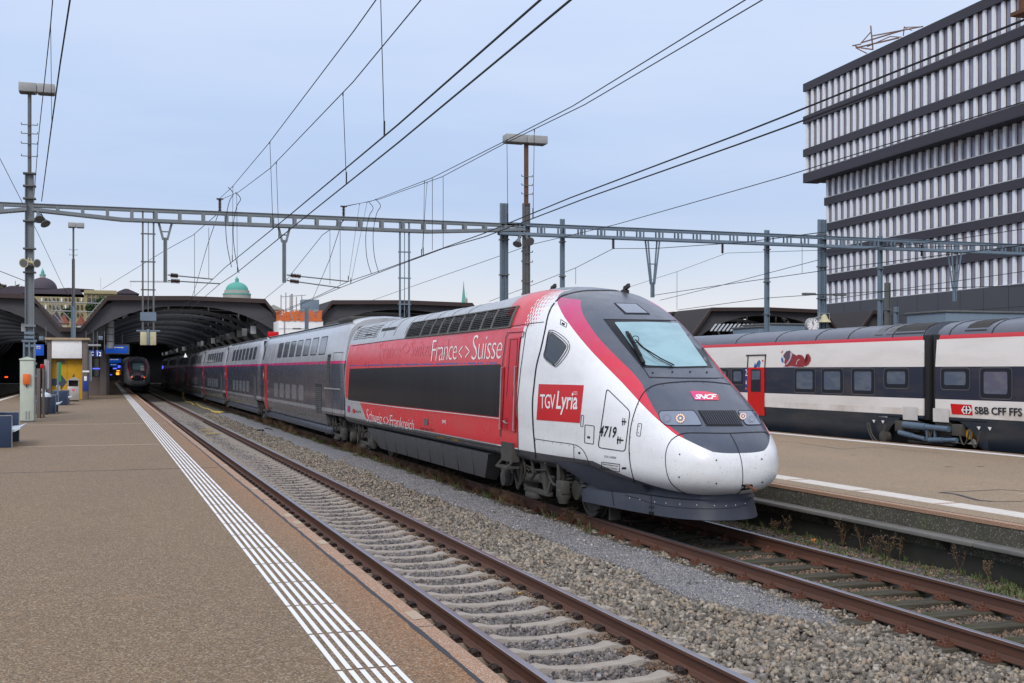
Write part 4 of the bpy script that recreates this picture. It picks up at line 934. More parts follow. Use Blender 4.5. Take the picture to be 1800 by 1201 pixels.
o = obj('trackside_grass', b, 'grass'); tag(o, 'low green grass growing in the ballast along the platform wall', 'grass', kind='stuff')
b = B()
for _ in range(520): y = random.choice([random.uniform(7, 24), random.uniform(8, 12)]); tuft(b, random.uniform(9.9, 10.85), y, GZ+.02, 7, .07, .06, .01)
for _ in range(60): tuft(b, random.uniform(7.45, 7.7), random.uniform(18, 60), GZ+.04, 10, .2, .08, .009)
o = obj('trackside_weeds', b, 'weed'); tag(o, 'small green weeds growing between rail and platform wall', 'weeds', kind='stuff')
b = B()
for _ in range(24): stalk(b, 10.82-abs(random.gauss(0, .15)), random.uniform(8, 24), GZ, random.uniform(.2, .48))
for _ in range(75): stalk(b, random.uniform(7.5, 7.72), random.uniform(18, 42), GZ+.02, random.uniform(.15, .4))
for _ in range(40): stalk(b, random.uniform(7.2, 7.7), random.uniform(45, 62), GZ+.02, random.uniform(.25, .6))
o = obj('dry_weeds', b, 'dry'); tag(o, 'brown dry weed stalks standing along rail and wall', 'weeds', kind='stuff')
MT['leaf'] = simple('orange_dead_leaf', (.62, .20, .06), .6, 0, .3); MT['paleleaf'] = simple('pale_dead_leaf', (.5, .38, .10), .6, 0, .3)
def leaf(u, v, z, s, mat, label):
    c = PZ(u, v, z); b = B(); pts = []
    for k in range(10): a = k*.628; r_ = s*(1 if k % 2 == 0 else .5); pts.append((c.x+r_*math.cos(a), c.y+r_*math.sin(a), z+.02+.35*r_*math.sin(a*2+1)+.3*r_*math.sin(a)))
    b.add([(c.x, c.y, z+.03)]+pts, [(0, 1+k, 1+(k+1) % 10) for k in range(10)]); b.tube([(c.x, c.y, z+.03), (c.x+s*1.1, c.y-s*.7, z+.01)], .002, 3); tag(obj('fallen_leaf', b, mat, None, c), label, 'leaf')
leaf(1428, 952, GZ+.02, .075, 'leaf', 'large orange dead leaf lying against the foot of the platform wall')
leaf(912, 1045, -.20, .03, 'paleleaf', 'small yellow leaf between concrete sleepers near the right rail')
leaf(603, 809, -.17, .045, 'leaf', 'small orange leaf on the edge of the grey gravel path')
# things lying by the track
def plank(u0, v0, u1, v1, label):
    p, q = PZ(u0, v0, -.12), PZ(u1, v1, -.12); b = B(); b.bar(p, q, .16, .05); tag(obj('wooden_plank', b, 'plank', None, p), label, 'plank', 'planks laid across the near track')
MT['plank'] = simple('pale_timber', (.45, .34, .14), .8, 0, .3)
plank(353, 756, 373, 755.5, 'pale timber plank across the near track, the farther of two'); plank(362, 762.5, 384, 762, 'pale timber plank across the near track, the nearer of two')
MT['hose'] = simple('yellow_hose_rubber', (.62, .45, .08), .5, 0, .3)
b = B(); b.tube(smooth([PZ(*p, -.17) for p in [(322, 701), (328, 706), (336, 708), (341, 712), (345, 710), (350, 713), (357, 717), (366, 719), (375, 723), (385, 724), (393, 725), (380, 725), (372, 723)]], 5), .035, 6)
tag(obj('yellow_hose', b, 'hose', None, PZ(345, 710, -.17)), 'yellow hose lying curled on the ballast between the tracks', 'hose')
p = PZ(322, 702, GZ); b = B(); b.cyl(p, p+Vector((0, 0, .55)), .07, 10); b.cyl(p+Vector((0, 0, .5)), p+Vector((0, 0, .62)), .10, 10); b.bar(p+Vector((0, 0, .3)), p+Vector((.25, -.2, .1)), .05)
tag(obj('hydrant_post', b, 'hose', None, p), 'short yellow water post at the end of the yellow hose', 'post')
p = PZ(472, 758, -.17); b = B(); b.tube([(p.x+.16*math.cos(a*.5), p.y+.16*math.sin(a*.5), p.z+.05+.08*math.sin(a*.25)) for a in range(13)], .018, 6, closed=True); b.box((p.x-.5, p.y-.08, p.z-.05), (p.x-.2, p.y+.12, p.z+.08), .02)
tag(obj('cable_loop', b, 'black', None, p), 'black cable loop beside a small box on the gravel path', 'cable')
# ================================================================ double-deck coaches
CP = [(.50, 1.20), (.62, 1.36), (.85, 1.42), (1.0, 1.45), (2.66, 1.45), (3.0, 1.405), (3.6, 1.29), (3.85, 1.19), (4.02, 1.02), (4.13, .78), (4.19, .45), (4.21, 0)]
def pxf(P): 
    zz = [p[0] for p in P if True]; xx = [p[1] for p in P]
    return lambda z: float(np.interp(z, zz, xx))
def hull(name, P, xc, y0, y1, mat, par, ny=6, taper=0):
    half = [(x, z) for z, x in P]; ring = half+[(-x, z) for x, z in half[-2::-1]]
    vs = []; m = len(ring)
    ysl = [y0+(y1-y0)*i/ny for i in range(ny+1)]
    if taper: ysl = [y0, y0+taper]+ysl[1:-1]+[y1-taper, y1]
    for y in ysl:
        k = .955 if taper and y in (y0, y1) else 1
        vs += [(xc+x*k, y, z if z < 1 else 1+(z-1)*(k*.5+.5)) for x, z in ring]
    n = len(ysl); b = B()
    b.add(vs, [(j*m+i, j*m+(i+1) % m, (j+1)*m+(i+1) % m, (j+1)*m+i) for j in range(n-1) for i in range(m)]+[tuple(range(m)), tuple((n-1)*m+i for i in range(m))], True)
    return obj(name, b, mat, par)
def side_patch(name, poly, P, xc, mat, par, off=.004, side=-1, zcuts=True):
    """poly in (y,z) laid on the coach side"""
    f = pxf(P); bm = bmesh.new(); bm.faces.new([bm.verts.new((0, y, z)) for y, z in poly]); bmesh.ops.triangulate(bm, faces=bm.faces[:])
    if zcuts:
        for z in sorted(set(p[0] for p in P)): bmesh.ops.bisect_plane(bm, geom=bm.verts[:]+bm.edges[:]+bm.faces[:], plane_co=(0, 0, z), plane_no=(0, 0, 1))
    for v in bm.verts: v.co.x = xc+side*(f(v.co.z)+off)
    for q in bm.faces: q.smooth = True
    bmesh.ops.recalc_face_normals(bm, faces=bm.faces)
    if bm.faces and (bm.faces[:][0].normal.x*side) < 0: bmesh.ops.reverse_faces(bm, faces=bm.faces)
    me = bpy.data.meshes.new(name); bm.to_mesh(me); bm.free(); return obj(name, me, mat, par)
def rrect(y0, y1, z0, z1, r): return roundpoly([(y0, z0), (y1, z0), (y1, z1), (y0, z1)], r, 4)
def frame_poly(name, y0, y1, z0, z1, r, w_, P, xc, mat, par, off=.007):
    a_ = rrect(y0, y1, z0, z1, r); b_ = rrect(y0+w_, y1-w_, z0+w_, z1-w_, max(r-w_, .01)); f = pxf(P); n = len(a_)
    bb = B(); bb.add([(xc-(f(z)+off), y, z) for y, z in a_]+[(xc-(f(z)+off), y, z) for y, z in b_], [(i, (i+1) % n, n+(i+1) % n, n+i) for i in range(n)]); return obj(name, bb, mat, par)
def m_coach():
    a = M('coach_paint', (.44, .455, .49), .3); a.coat(.25, .12); x, y, z = a.xyz()
    a.mix(z < 2.68, (.045, .053, .078)); a.mix(z.btw(2.68, 2.775), (.62, .01, .16)); a.mix(z.btw(1.08, 1.20), (.27, .28, .31)); a.mix(z < 1.08, (.085, .087, .10)); a.mix(z < .66, (.05, .05, .055))
    a.mix(a.noise(.9, 4, .55, (1, .5, 1), .4, .8), (.16, .15, .14), .16); a.mix((z > 4.0) & a.noise(2, 5, .6, None, .4, .7), (.1, .09, .09), .5)
    rr = a.noise(2, 4, .6, None, .2, .9); a.rgh(rr*.2+.16); a.bump(a.noise(.35, 1, .5, (1, .5, .7)), .05, .03); return a.done()
MT['coach'] = m_coach()
MT['cwin'] = M('coach_window', (.10, .115, .14), .10, 0, .6).done(); MT['cwinlow'] = M('lower_coach_window', (.17, .18, .205), .22, 0, .5).done(); MT['cblind'] = M('dark_window', (.04, .045, .06), .1, 0, .6).done()
def coach(y0, y1, label, xc=LX, detail=2, endcoach=False):
    t = thing('train_coach', (xc, y0, 0), label, 'train car', 'cars of the nearest high speed train')
    hull('body', CP, xc, y0+(3.2 if endcoach else 1.5), y1-1.5, 'coach', t)
    CE = [(.96, 1.30)]+CP[3:]
    for ya, yb, s_ in ((y0+.12, y0+(3.2 if endcoach else 1.5), 0), (y1-1.5, y1-.12, 1)):
        half = [(x, z) for z, x in CE]; ring = half+[(-x, z) for x, z in half[-2::-1]]; m = len(ring); bb = B(); vs = []
        yl = [ya, ya+.35, yb] if s_ == 0 else [ya, yb-.35, yb]
        for y in yl:
            k = .955 if (y == ya and s_ == 0) or (y == yb and s_ == 1) else 1
            vs += [(xc+x*k, y, z if z < 1 else 1+(z-1)*(k*.5+.5)) for x, z in ring]
        bb.add(vs, [(j*m+i, j*m+(i+1) % m, (j+1)*m+(i+1) % m, (j+1)*m+i) for j in range(2) for i in range(m)]+[tuple(range(m)), tuple(2*m+i for i in range(m))], True); obj('body_end', bb, 'coach', t)
    b = B(); b.box((xc-1.25, y1-.14, .9), (xc+1.25, y1+.14, 3.9), .05); obj('gangway_bellows', b, 'black', t)
    def yy(k): return y0+k*(y1-y0)
    # door near the far end in view, as seen from the nose
    yd = y1-1.35 if not endcoach else y1-2.25
    side_patch('door', rrect(yd-.42, yd+.42, .66, 2.72, .05), CP, xc, 'doorred', t, .008)
    b = B(); b.box((xc-1.53, yd-.45, .58), (xc-1.3, yd+.45, .64)); obj('door_step', b, 'under2', t)
    side_patch('door_window', rrect(yd-.10, yd+.06, 1.4, 2.0, .05), CP, xc, 'cblind', t, .012)
    side_patch('logo_plate', rrect(yd+.62, yd+1.0, 2.02, 2.5, .01), CP, xc, 'lyriared', t, .008)
    text_on('logo_lettering', 'Lyria', [(xc-1.462, yd+.96, 2.38), (xc-1.462, yd+.66, 2.38), (xc-1.462, yd+.66, 2.12), (xc-1.462, yd+.96, 2.12)], MT['letter'], t, shear=.15, offset=.03)
    text_on('class_number', '2', [(xc-1.458, yd-.62, 2.0), (xc-1.458, yd-.85, 2.0), (xc-1.458, yd-.85, 1.45), (xc-1.458, yd-.62, 1.45)], MT['ghost2'], t)
    if endcoach: up = [y0+4.2+i*1.78 for i in range(7)]; ww = 1.25
    else: up = [y0+3.0+i*1.72 for i in range(7)]; ww = 1.15
    for i, yc in enumerate(up): side_patch('window', rrect(yc-ww/2, yc+ww/2, 3.04, 3.62, .09), CP, xc, 'cwin', t, .006); frame_poly('window_frame', yc-ww/2-.03, yc+ww/2+.03, 3.01, 3.65, .1, .035, CP, xc, 'seam', t)
    side_patch('window', rrect(y1-1.15, y1-.75, 2.98, 3.62, .08), CP, xc, 'cwin', t, .006)
    for i in range(5):
        yc = (y0+8.4 if endcoach else y0+5.2)+i*1.75; side_patch('window', rrect(yc-.62, yc+.62, 1.32, 1.9, .09), CP, xc, 'cwinlow', t, .006)
    g = B()
    def louv(ya, yb, za, zb):
        for k in range(int((zb-za)/.07)): z = za+k*.07; x = pxf(CP)(z); g.box((xc-x-.012, ya, z), (xc-x+.02, yb, z+.03))
    if endcoach:
        side_patch('vent_panel', rrect(y0+3.9, y0+5.1, .98, 1.98, .03), CP, xc, 'black', t, .004); louv(y0+3.95, y0+5.05, 1.0, 1.95)
        side_patch('vent_panel', rrect(y0+2.3, y0+2.9, 2.0, 3.0, .03), CP, xc, 'black', t, .004); louv(y0+2.35, y0+2.85, 2.02, 2.98)
        for ya in (y0+1.8, y0+.35): side_patch('panel_gap', [(ya, .7), (ya+.02, .7), (ya+.02, 3.05), (ya, 3.05)], CP, xc, 'seam', t, .005)
        side_patch('panel_gap', [(y0+.3, 3.03), (y0+1.9, 3.03), (y0+1.9, 3.05), (y0+.3, 3.05)], CP, xc, 'seam', t, .005)
        side_patch('side_handle_strip', [(y0+.4, 1.84), (y0+3.4, 1.84), (y0+3.4, 1.88), (y0+.4, 1.88)], CP, xc, 'lampgrey', t, .006)
        b = B(); b.box((xc-.95, y0+1.4, 4.1), (xc+.95, y0+3.6, 4.24), .05); b.box((xc-.6, y0+4.6, 4.15), (xc+.6, y0+8, 4.27), .05); obj('roof_unit', b, 'under2', t)
    else:
        side_patch('vent_panel', rrect(y0+1.5, y0+2.5, 1.0, 2.3, .03), CP, xc, 'black', t, .004); louv(y0+1.55, y0+2.45, 1.02, 2.26)
    obj('louvre', g, 'galvdark', t)
    b = B()
    for sg in (-1, 1): b.box((xc+sg*1.36, y0+.3, 4.03-.22), (xc+sg*1.16, y1-.3, 3.87))
    b = B(); b.tube([(xc-1.08, y0+.4, 4.03), (xc-1.08, y1-.4, 4.03)], .03, 6); obj('roof_cable', b, 'under', t)
    # end skirts and bogie
    b = B(); b.box((xc-1.38, y0+2.7 if endcoach else y0+1.6, .30), (xc+1.38, y1-1.6, .56), .08); obj('underframe_skirt', b, 'frontslate', t)
    if endcoach: bogie(t, xc, y0+2.0, side=True)
    if detail > 1 or endcoach: bogie(t, xc, y1)
    return t
MT['ghost2'] = simple('pale_numeral', (.34, .35, .38), .5, 0, .1)
gaps = [37.15, 58.3, 76.3, 94.3, 112, 129.8, 147.5, 165]
lab = ['grey double deck coach coupled directly behind the red and white power car', 'second grey double deck coach behind the red and white power car', 'third grey double deck coach, at the mouth of the dark hall roof', 'fourth grey coach, first one fully inside the shade of the hall', 'fifth grey coach, deep in the shade of the hall', 'sixth grey coach, far inside the hall', 'seventh grey coach, last one seen at the far end in the hall']
coach(gaps[0], gaps[1], lab[0], endcoach=True)
c1 = coach(gaps[1], gaps[2], lab[1])
for i in range(2, 7):
    c = dup(c1, None, (LX, gaps[i], 0)); c['label'] = lab[i]
# far train of the same kind on the near track, its nose toward the camera
far = thing('train_power_car', (4.107-.6, 138, 0), 'silver power car with two red tail lamps, standing far off under the hall roof', 'train car', 'cars of the far train under the hall')
KEEP = ('body', 'windscreen_frame', 'windscreen', 'side_screen', 'panel_gap', 'coupler_cover_gap', 'front_grille', 'operator_logo', 'nose_valance', 'underframe', 'underframe_skirt', 'bogie', 'headlight', 'roof_light')
for ch in list(loco.children):
    nm = ch.name.split('.')[0]
    if nm in KEEP: c = dup(ch, far)
m = MT['loco'].copy(); m.name = 'silver_power_car_paint'
for n in m.node_tree.nodes:
    if n.type == 'RGB' and tuple(round(v, 2) for v in n.outputs[0].default_value[:3]) == (.80, .81, .83): n.outputs[0].default_value = (.80, .81, .84, 1)
    if n.type == 'MIX':
        v = tuple(round(q, 2) for q in n.inputs[7].default_value[:3])
        if v == (.70, .01, .03): n.inputs[7].default_value = (.08, .085, .10, 1)
for ch in far.children:
    if ch.name.startswith('body'): ch.data = ch.data.copy(); ch.data.materials[0] = m
for sx in (-1, 1):
    b = B(); b.lathe((far.location.x+sx*.62, far.location.y+.62, 1.60), [(.13, .16), (.13, 0), (.11, -.03), (.02, -.05)], 14, 'y'); obj('tail_lamp', b, 'redlamp', far)
b = B()
for (z0, z1) in ((2.42, 2.75), (2.8, 2.98)): b.add([(far.location.x+.3, far.location.y+1.75+(z0-2.42)*1.5, z0), (far.location.x+.72, far.location.y+1.80+(z0-2.42)*1.5, z0), (far.location.x+.70, far.location.y+1.75+(z1-2.42)*1.5, z1), (far.location.x+.3, far.location.y+1.7+(z1-2.42)*1.5, z1)], [(0, 1, 2, 3)])
obj('paper_sheet', b, 'white', far)
b = B(); zt_ = 4.0; X_ = far.location.x; Y_ = far.location.y+12
b.tube([(X_-.5, Y_, zt_), (X_-.5, Y_-1.2, zt_+.7), (X_-.5, Y_, zt_+1.4)], .03, 5); b.tube([(X_+.5, Y_, zt_), (X_+.5, Y_-1.2, zt_+.7), (X_+.5, Y_, zt_+1.4)], .03, 5); b.tube([(X_-.9, Y_, zt_+1.35), (X_-.6, Y_, zt_+1.45), (X_+.6, Y_, zt_+1.45), (X_+.9, Y_, zt_+1.35)], .03, 5)
obj('pantograph', b, 'wire', far)
for i in range(2):
    c = dup(c1, None, (4.107-.6, 160.3+i*18, 0)); c['label'] = ['dark coach coupled behind the silver power car with red tail lamps', 'second dark coach of the far train, at the back of the hall'][i]; c['group'] = 'cars of the far train under the hall'
# ================================================================ intercity train on the third track
SX = 21.9; SP = [(.42, 1.30), (.6, 1.40), (1.2, 1.45), (2.6, 1.45), (3.26, 1.40), (3.37, 1.385), (3.5, 1.32), (3.62, 1.16), (3.70, .95), (3.76, .6), (3.78, 0)]
def SY(u): return PX(u, 651, SX-1.45).y
def m_sbb():
    a = M('intercity_paint', (.76, .74, .71), .35, 0, .3); a.coat(.08, .15); x, y, z = a.xyz()
    a.mix(z > 3.37, (.10, .115, .155)); a.mix(z.btw(3.27, 3.375), (.62, .03, .05)); a.mix(z.btw(1.72, 2.56), (.022, .028, .048)); a.mix(z < 1.27, (.018, .028, .042))
    a.mix(a.noise(1.5, 5, .65, (1, .3, 1.5), .45, .8), (.22, .17, .11), .22); a.mix((z > 3.4) & a.noise(3, 4, .6, None, .45, .7), (.16, .16, .17), .4); a.bump(a.noise(.9, 2, .5, (1, .4, .7)), .12, .03)
    a.mix(z.btw(1.27, 1.45) & a.noise(2.2, 5, .6, (1, .5, .3), .4, .65), (.30, .24, .15), .4); return a.done()
MT['sbb'] = m_sbb(); MT['wheelsteel'] = simple('bare_wheel_steel', (.17, .165, .16), .5, .4, .4)
g = M('coach_glazing', (.10, .13, .18), .08, 0, .7); g.mix(g.noise(1.6, 3, .6, (1, 1, 3), .45, .6), (.16, .18, .21), .6); MT['swin'] = g.done()
MT['sframe'] = simple('window_rubber', (.012, .016, .025), .5, 0, .1); MT['sbbred'] = simple('bright_red_door', (.60, .012, .012), .35, 0, .1); MT['bluegrey'] = simple('blue_grey_damper', (.10, .15, .21), .45, .1, .4)
def sbb(y0, y1, label):
    t = thing('train_coach', (SX, y0, 0), label, 'train car', 'cars of the intercity train on the far track')
    SE = [(1.16, 1.40)]+SP[2:]
    isA = y0 == yg
    a_, c_ = (y0+2.15, y1-.25) if isA else (y0+.25, y1-2.15)
    hull('body', SP, SX, a_, c_, 'sbb', t)
    hull('body_end', SE, SX, y0+.25 if isA else c_, a_ if isA else y1-.25, 'sbb', t)
    for s_ in (1,):
        yy_, d_ = (a_, -1) if isA else (c_, 1); bb = B(); bb.prism([(SX-1.40, yy_, .42), (SX-1.44, yy_, 1.18), (SX-1.44, yy_+d_*1.0, 1.18), (SX-1.43, yy_+d_*.55, .95), (SX-1.41, yy_+d_*.2, .55)], (.06, 0, 0)); obj('wheel_arch', bb, 'sbb', t)
    return t
def swindow(t, u0, u1, tall):
    ya, yb = SY(u1), SY(u0); z0, z1 = (1.80 if tall else 2.0), 2.50
    o = side_patch('window', rrect(ya, yb, z0, z1, .1), SP, SX, 'sframe', t, .006); side_patch('pane', rrect(ya+.12, yb-.12, z0+.09, z1-.07, .07), SP, SX, 'swin', o, .014); frame_poly('window_trim', ya-.035, yb+.035, z0-.04, z1+.04, .13, .02, SP, SX, 'galvdark', o, .009)
yg = SY(1633)
sA = sbb(yg, yg+21.5, 'white intercity coach with red door and dog picture, seen right behind the train nose'); sB = sbb(yg-19, yg, 'white intercity coach with red logo panel and black lettering at the right edge')
tall = [False, True, True, False]
for (a_, b_), tl in zip(((1397, 1433), (1445, 1482), (1498, 1537), (1555, 1597)), (True, True, True, False)): swindow(sA, a_, b_, tl)
for a_, b_ in ((1287, 1307), (1262, 1280)): swindow(sA, a_, b_, False)
for (a_, b_), tl in zip(((1655, 1704), (1724, 1778), (1810, 1866), (1890, 1950)), (False, True, True, False)): swindow(sB, a_, b_, tl)
# door
ya, yb = SY(1344.5), SY(1315)
d = side_patch('door', [(ya, .98), (yb, .98), (yb, 2.56), (ya, 2.56)], SP, SX, 'sbbred', sA, .02)
side_patch('door_pane', rrect(ya+.22, yb-.22, 1.75, 2.5, .03), SP, SX, 'sframe', d, .024); side_patch('door_pane', rrect(ya+.27, yb-.27, 2.16, 2.45, .03), SP, SX, 'swin', d, .028)
b = B(); f_ = pxf(SP)
for p, q in (((ya-.02, 2.56), (ya-.02, 2.95)), ((yb+.02, 2.56), (yb+.02, 2.95)), ((ya-.05, 2.97), (yb+.15, 2.97))): b.bar((SX-f_(p[1])-.01, p[0], p[1]), (SX-f_(q[1])-.01, q[0], q[1]), .035)
obj('door_frame', b, 'black', sA)
yc0, yc1 = SY(1315), SY(1310); side_patch('class_panel', [(yc0, 1.75), (yc1, 1.75), (yc1, 2.55), (yc0, 2.55)], SP, SX, 'blueplate' if 'blueplate' in MT else 'blue', sA, .012)
def stext(txt, u0, u1, z0, z1, mat, par, off=.02, **k):
    a_, b_ = SY(u0), SY(u1); return text_on('lettering', txt, [(SX-f_(z1)-off, a_, z1), (SX-f_(z1)-off, b_, z1), (SX-f_(z0)-off, b_, z0), (SX-f_(z0)-off, a_, z0)], MT[mat], par, **k)
stext('2', 1311, 1314.6, 2.28, 2.5, 'letter', sA); stext('i', 1311.7, 1313.7, 2.0, 2.12, 'letter', sA); stext('•', 1311, 1313.5, 1.82, 1.88, 'yellow', sA, .022)
# dog picture above the windows (a plain painted dog)
def S7(x, y): return 1290+x/8.58, 600+y/8.58
def side_uv(uv): p = PX(uv[0], uv[1], SX-1.47); return (p.y, p.z)
MT['dogred'] = simple('dark_red_print', (.28, .03, .035), .5, 0, .2); MT['dogdark'] = simple('plum_print', (.12, .07, .10), .5, 0, .2); MT['dogpale'] = simple('pale_lilac_print', (.52, .44, .52), .5, 0, .2); MT['dogblue'] = simple('blue_print', (.05, .16, .40), .5, 0, .2)
def pic(pts, mat, off, par): return side_patch('picture', [side_uv(S7(*p)) for p in pts][::1], SP, SX, mat, par, off)
pic([(735, 395), (750, 370), (860, 355), (1000, 375), (1060, 380), (1040, 395)], 'dogpale', .008, sA)
pic([(830, 150), (880, 190), (930, 215), (990, 205), (1035, 235), (1055, 290), (1060, 330), (1090, 330), (1108, 280), (1100, 230), (1075, 195), (1110, 190), (1145, 240), (1150, 290), (1120, 350), (1085, 375), (1050, 370), (1020, 390), (970, 365), (900, 350), (830, 330), (790, 350), (750, 330), (760, 250)], 'dogred', .010, sA)
pic([(900, 240), (960, 200), (1010, 210), (1050, 250), (1066, 320), (1050, 385), (980, 390), (900, 380), (850, 372), (800, 385), (765, 380), (770, 330), (820, 260)], 'dogred', .0115, sA)
pic([(745, 190), (775, 150), (825, 140), (842, 180), (835, 260), (800, 300), (770, 270), (740, 245), (728, 215)], 'dogdark', .012, sA)
pic([(835, 160), (870, 185), (850, 260), (830, 310), (800, 350), (775, 350), (810, 300), (836, 250)], 'dogpale', .014, sA)
pic([(872, 195), (882, 215), (860, 290), (820, 345), (808, 338), (845, 285)], 'dogdark', .016, sA)
pic([(712, 238), (728, 260), (745, 310), (728, 325), (706, 300), (700, 262)], 'dogblue', .012, sA)
pic([(945, 290), (970, 268), (985, 275), (950, 300), (940, 355), (928, 345)], 'dogpale', .014, sA)
pic([(690, 160), (705, 155), (715, 140), (722, 145), (708, 182)], 'sbbred', .012, sA)
pic([(292, 400), (305, 350), (310, 325), (325, 350), (350, 345), (365, 320), (352, 300), (375, 280), (395, 310), (385, 340), (388, 370), (372, 400), (355, 378), (325, 385), (315, 400)], 'dogblue', .012, sA); pic([(412, 290), (430, 275), (438, 300), (428, 312)], 'sbbred', .012, sA)
# lettering, logo
def s6(x, y): return side_uv(r6(x, y))
side_patch('logo_panel', [s6(1422, 493), s6(1530, 499), s6(1536, 552), s6(1430, 546)], SP, SX, 'sbbred', sB, .008)
def ppoly(pts, mat='letter', off=.012): return side_patch('logo_arrow', [s6(*p) for p in pts], SP, SX, mat, sB, off, zcuts=False)
cx_, cy_ = 1505, 525
for sg in (-1, 1):
    ppoly([(cx_+sg*27, cy_), (cx_+sg*14, cy_-20), (cx_+sg*7, cy_-20), (cx_+sg*18, cy_-4), (cx_+sg*18, cy_+4), (cx_+sg*7, cy_+20), (cx_+sg*14, cy_+20)])
ppoly([(cx_-20, cy_-3), (cx_+20, cy_-3), (cx_+20, cy_+3), (cx_-20, cy_+3)], off=.014); ppoly([(cx_-3, cy_-20), (cx_+3, cy_-20), (cx_+3, cy_+20), (cx_-3, cy_+20)], off=.016)
q = [Vector((SX-1.47, *s6(*p))) for p in ((1546, 508), (1790, 516), (1790, 558), (1550, 545))]
text_on('lettering', 'SBB CFF FFS', q, MT['seam'], sB, offset=.02, space=.95)
q = [Vector((SX-1.44, *s6(*p))) for p in ((1000, 548), (1098, 556), (1098, 563), (1000, 556))]; text_on('small_marking', '50 85 81-03 011 CH-SBB', q, MT['letter'], sA)
for uv in ((1030, 583), (1076, 586)): c = s6(*uv); side_patch('small_marking', [(c[0]-.07, c[1]+.04), (c[0]+.07, c[1]+.04), (c[0], c[1]-.05)], SP, SX, 'letter', sA, .01)
for uv in ((1565, 618), (1621, 621)): c = s6(*uv); side_patch('small_marking', [(c[0]-.07, c[1]+.04), (c[0]+.07, c[1]+.04), (c[0], c[1]-.05)], SP, SX, 'letter', sB, .01)
# gangway, fairing gap
b = B(); b.box((SX-1.25, yg-.45, 1.1), (SX+1.25, yg+.45, 3.42), .06)
for k in range(2): b.box((SX-1.40, yg-.36+k*.42, 1.15), (SX-1.2, yg-.10+k*.42, 3.40), .03)
obj('gangway_bellows', b, 'black', sA)
# wheel arch cut: dark recess panels with the shared bogie in front
for yy_, tt in ((yg+.55, sA), (yg-.55, sB)):
    s_ = 1 if tt is sA else -1
    ua, ub = (1588, 1614) if tt is sA else (1641, 1669)
    side_patch('white_skirt', [(SY(ub), 1.13), (SY(ua), 1.13), (SY(ua), 1.48), (SY(ub), 1.48)], SP, SX, 'sbbskirt', tt, .02)
    bb = B(); bb.box((SX-1.42, SY(ub), .80), (SX-1.2, SY(ua), 1.13), .03); obj('damper_box', bb, 'under', tt)
bg2 = B(); X = SX-1.5; Y = yg
bgo = obj('bogie', B().box((SX-1.1, Y-1.7, .86), (SX-.85, Y+1.7, 1.04), .03).box((SX-.85, Y-.4, .85), (SX+.85, Y+.4, 1.1)), 'under', sA)
for k in (-1, 1):
    for s_ in (-1, 1):
        b = B(); b.lathe((SX+s_*.755, Y+k*1.4, .87), [(.10, -.08*s_), (.10, -.02), (.36, -.03), (.37, -.055), (.44, -.055), (.44, .06), (.47, .075), (.40, .09), (.2, .05)], 26, 'x'); obj('wheel', b, 'wheelsteel', bgo)
        b = B(); b.lathe((SX+s_*.98, Y+k*1.4, .88), [(.2, -.1), (.2, .08), (.14, .13), (.04, .17)], 14, 'x'); obj('axle_box', b, 'brassy' if k < 0 and 'brassy' in MT else 'under2', bgo)
b = B()
for p, q, r_ in (((X, Y+.95, 1.0), (X, Y-.85, .96), .075), ((X, Y+1.15, .78), (X, Y+.1, .66), .06), ((X, Y-.1, .64), (X, Y-1.15, .70), .06)):
    b.cyl(p, q, r_, 12); m_ = (Vector(p)+Vector(q))/2; b.cyl(p, m_, r_*1.25, 12)
b.bar((X, Y, .98), (X, Y, .62), .05); b.bar((X, Y-.3, .98), (X, Y-.3, .62), .05); obj('damper', b, 'bluegrey', bgo)
b = B(); b.box((X-.02, Y+1.0, .8), (X+.3, Y+1.35, 1.1), .03); b.box((X-.02, Y-1.3, .8), (X+.3, Y-.95, 1.1), .03); b.box((X+.05, Y-.9, .52), (X+.2, Y+.9, .60), .03); b.lathe((X+.05, Y+1.85, .62), [(.05, -.1), (.17, -.08), (.17, .08), (.05, .1)], 14, 'x'); obj('bracket', b, 'under2', bgo)
b = B()
for a_, c_, dp in ((2.5, 1.75, .5), (2.6, 1.8, .44), (-1.6, -2.0, .55), (-1.2, -1.6, .6), (.1, -.2, 1.05)): b.tube(smooth([(X, Y+a_, 1.0), (X, Y+a_-.1, .7), (X, Y+(a_+c_)/2, dp), (X, Y+c_+.1, .7), (X, Y+c_, .95)], 4), .022, 6)
obj('hose', b, 'under2', bgo)
MT['brassy'] = simple('yellow_axle_cover', (.55, .30, .02), .45, 0, .3)
b = B(); b.lathe((SX-1.25, Y-1.4, .86), [(.13, -.1), (.13, 0), (.04, .02)], 14, 'x'); obj('axle_cover', b, 'brassy', bgo)
# roof equipment
def roofbox(t, u0, u1, mat='under', z0=3.45, z1=3.66, w_=.06):
    a_, b_ = sorted((SY(u0), SY(u1))); P_ = [(z0, 1.35), (3.62, 1.17), (3.7, .96), (3.755, .62)]; bb = B()
    vs = [(SX-x-.008, y, z+.008) for y in (a_, b_) for z, x in P_]; bb.add(vs, [(i, i+1, 5+i, 4+i) for i in range(3)]); return obj('roof_panel', bb, mat, t)
for a_, b_ in ((1567, 1618), ): roofbox(sA, a_, b_)
for a_, b_ in ((1532, 1545), (1552, 1564)): roofbox(sA, a_, b_, 'galvdark')
roofbox(sB, 1690, 1728)
b = B()
for u in (1290, 1360, 1430, 1487, 1565, 1620): 
    y = SY(u)
    for (z, x), (z2, x2) in zip(SP[5:], SP[6:]): b.bar((SX-x-.004, y, z+.004), (SX-x2-.004, y, z2+.004), .025, .012)
obj('roof_joint', b, 'seam', sA)
b = B()
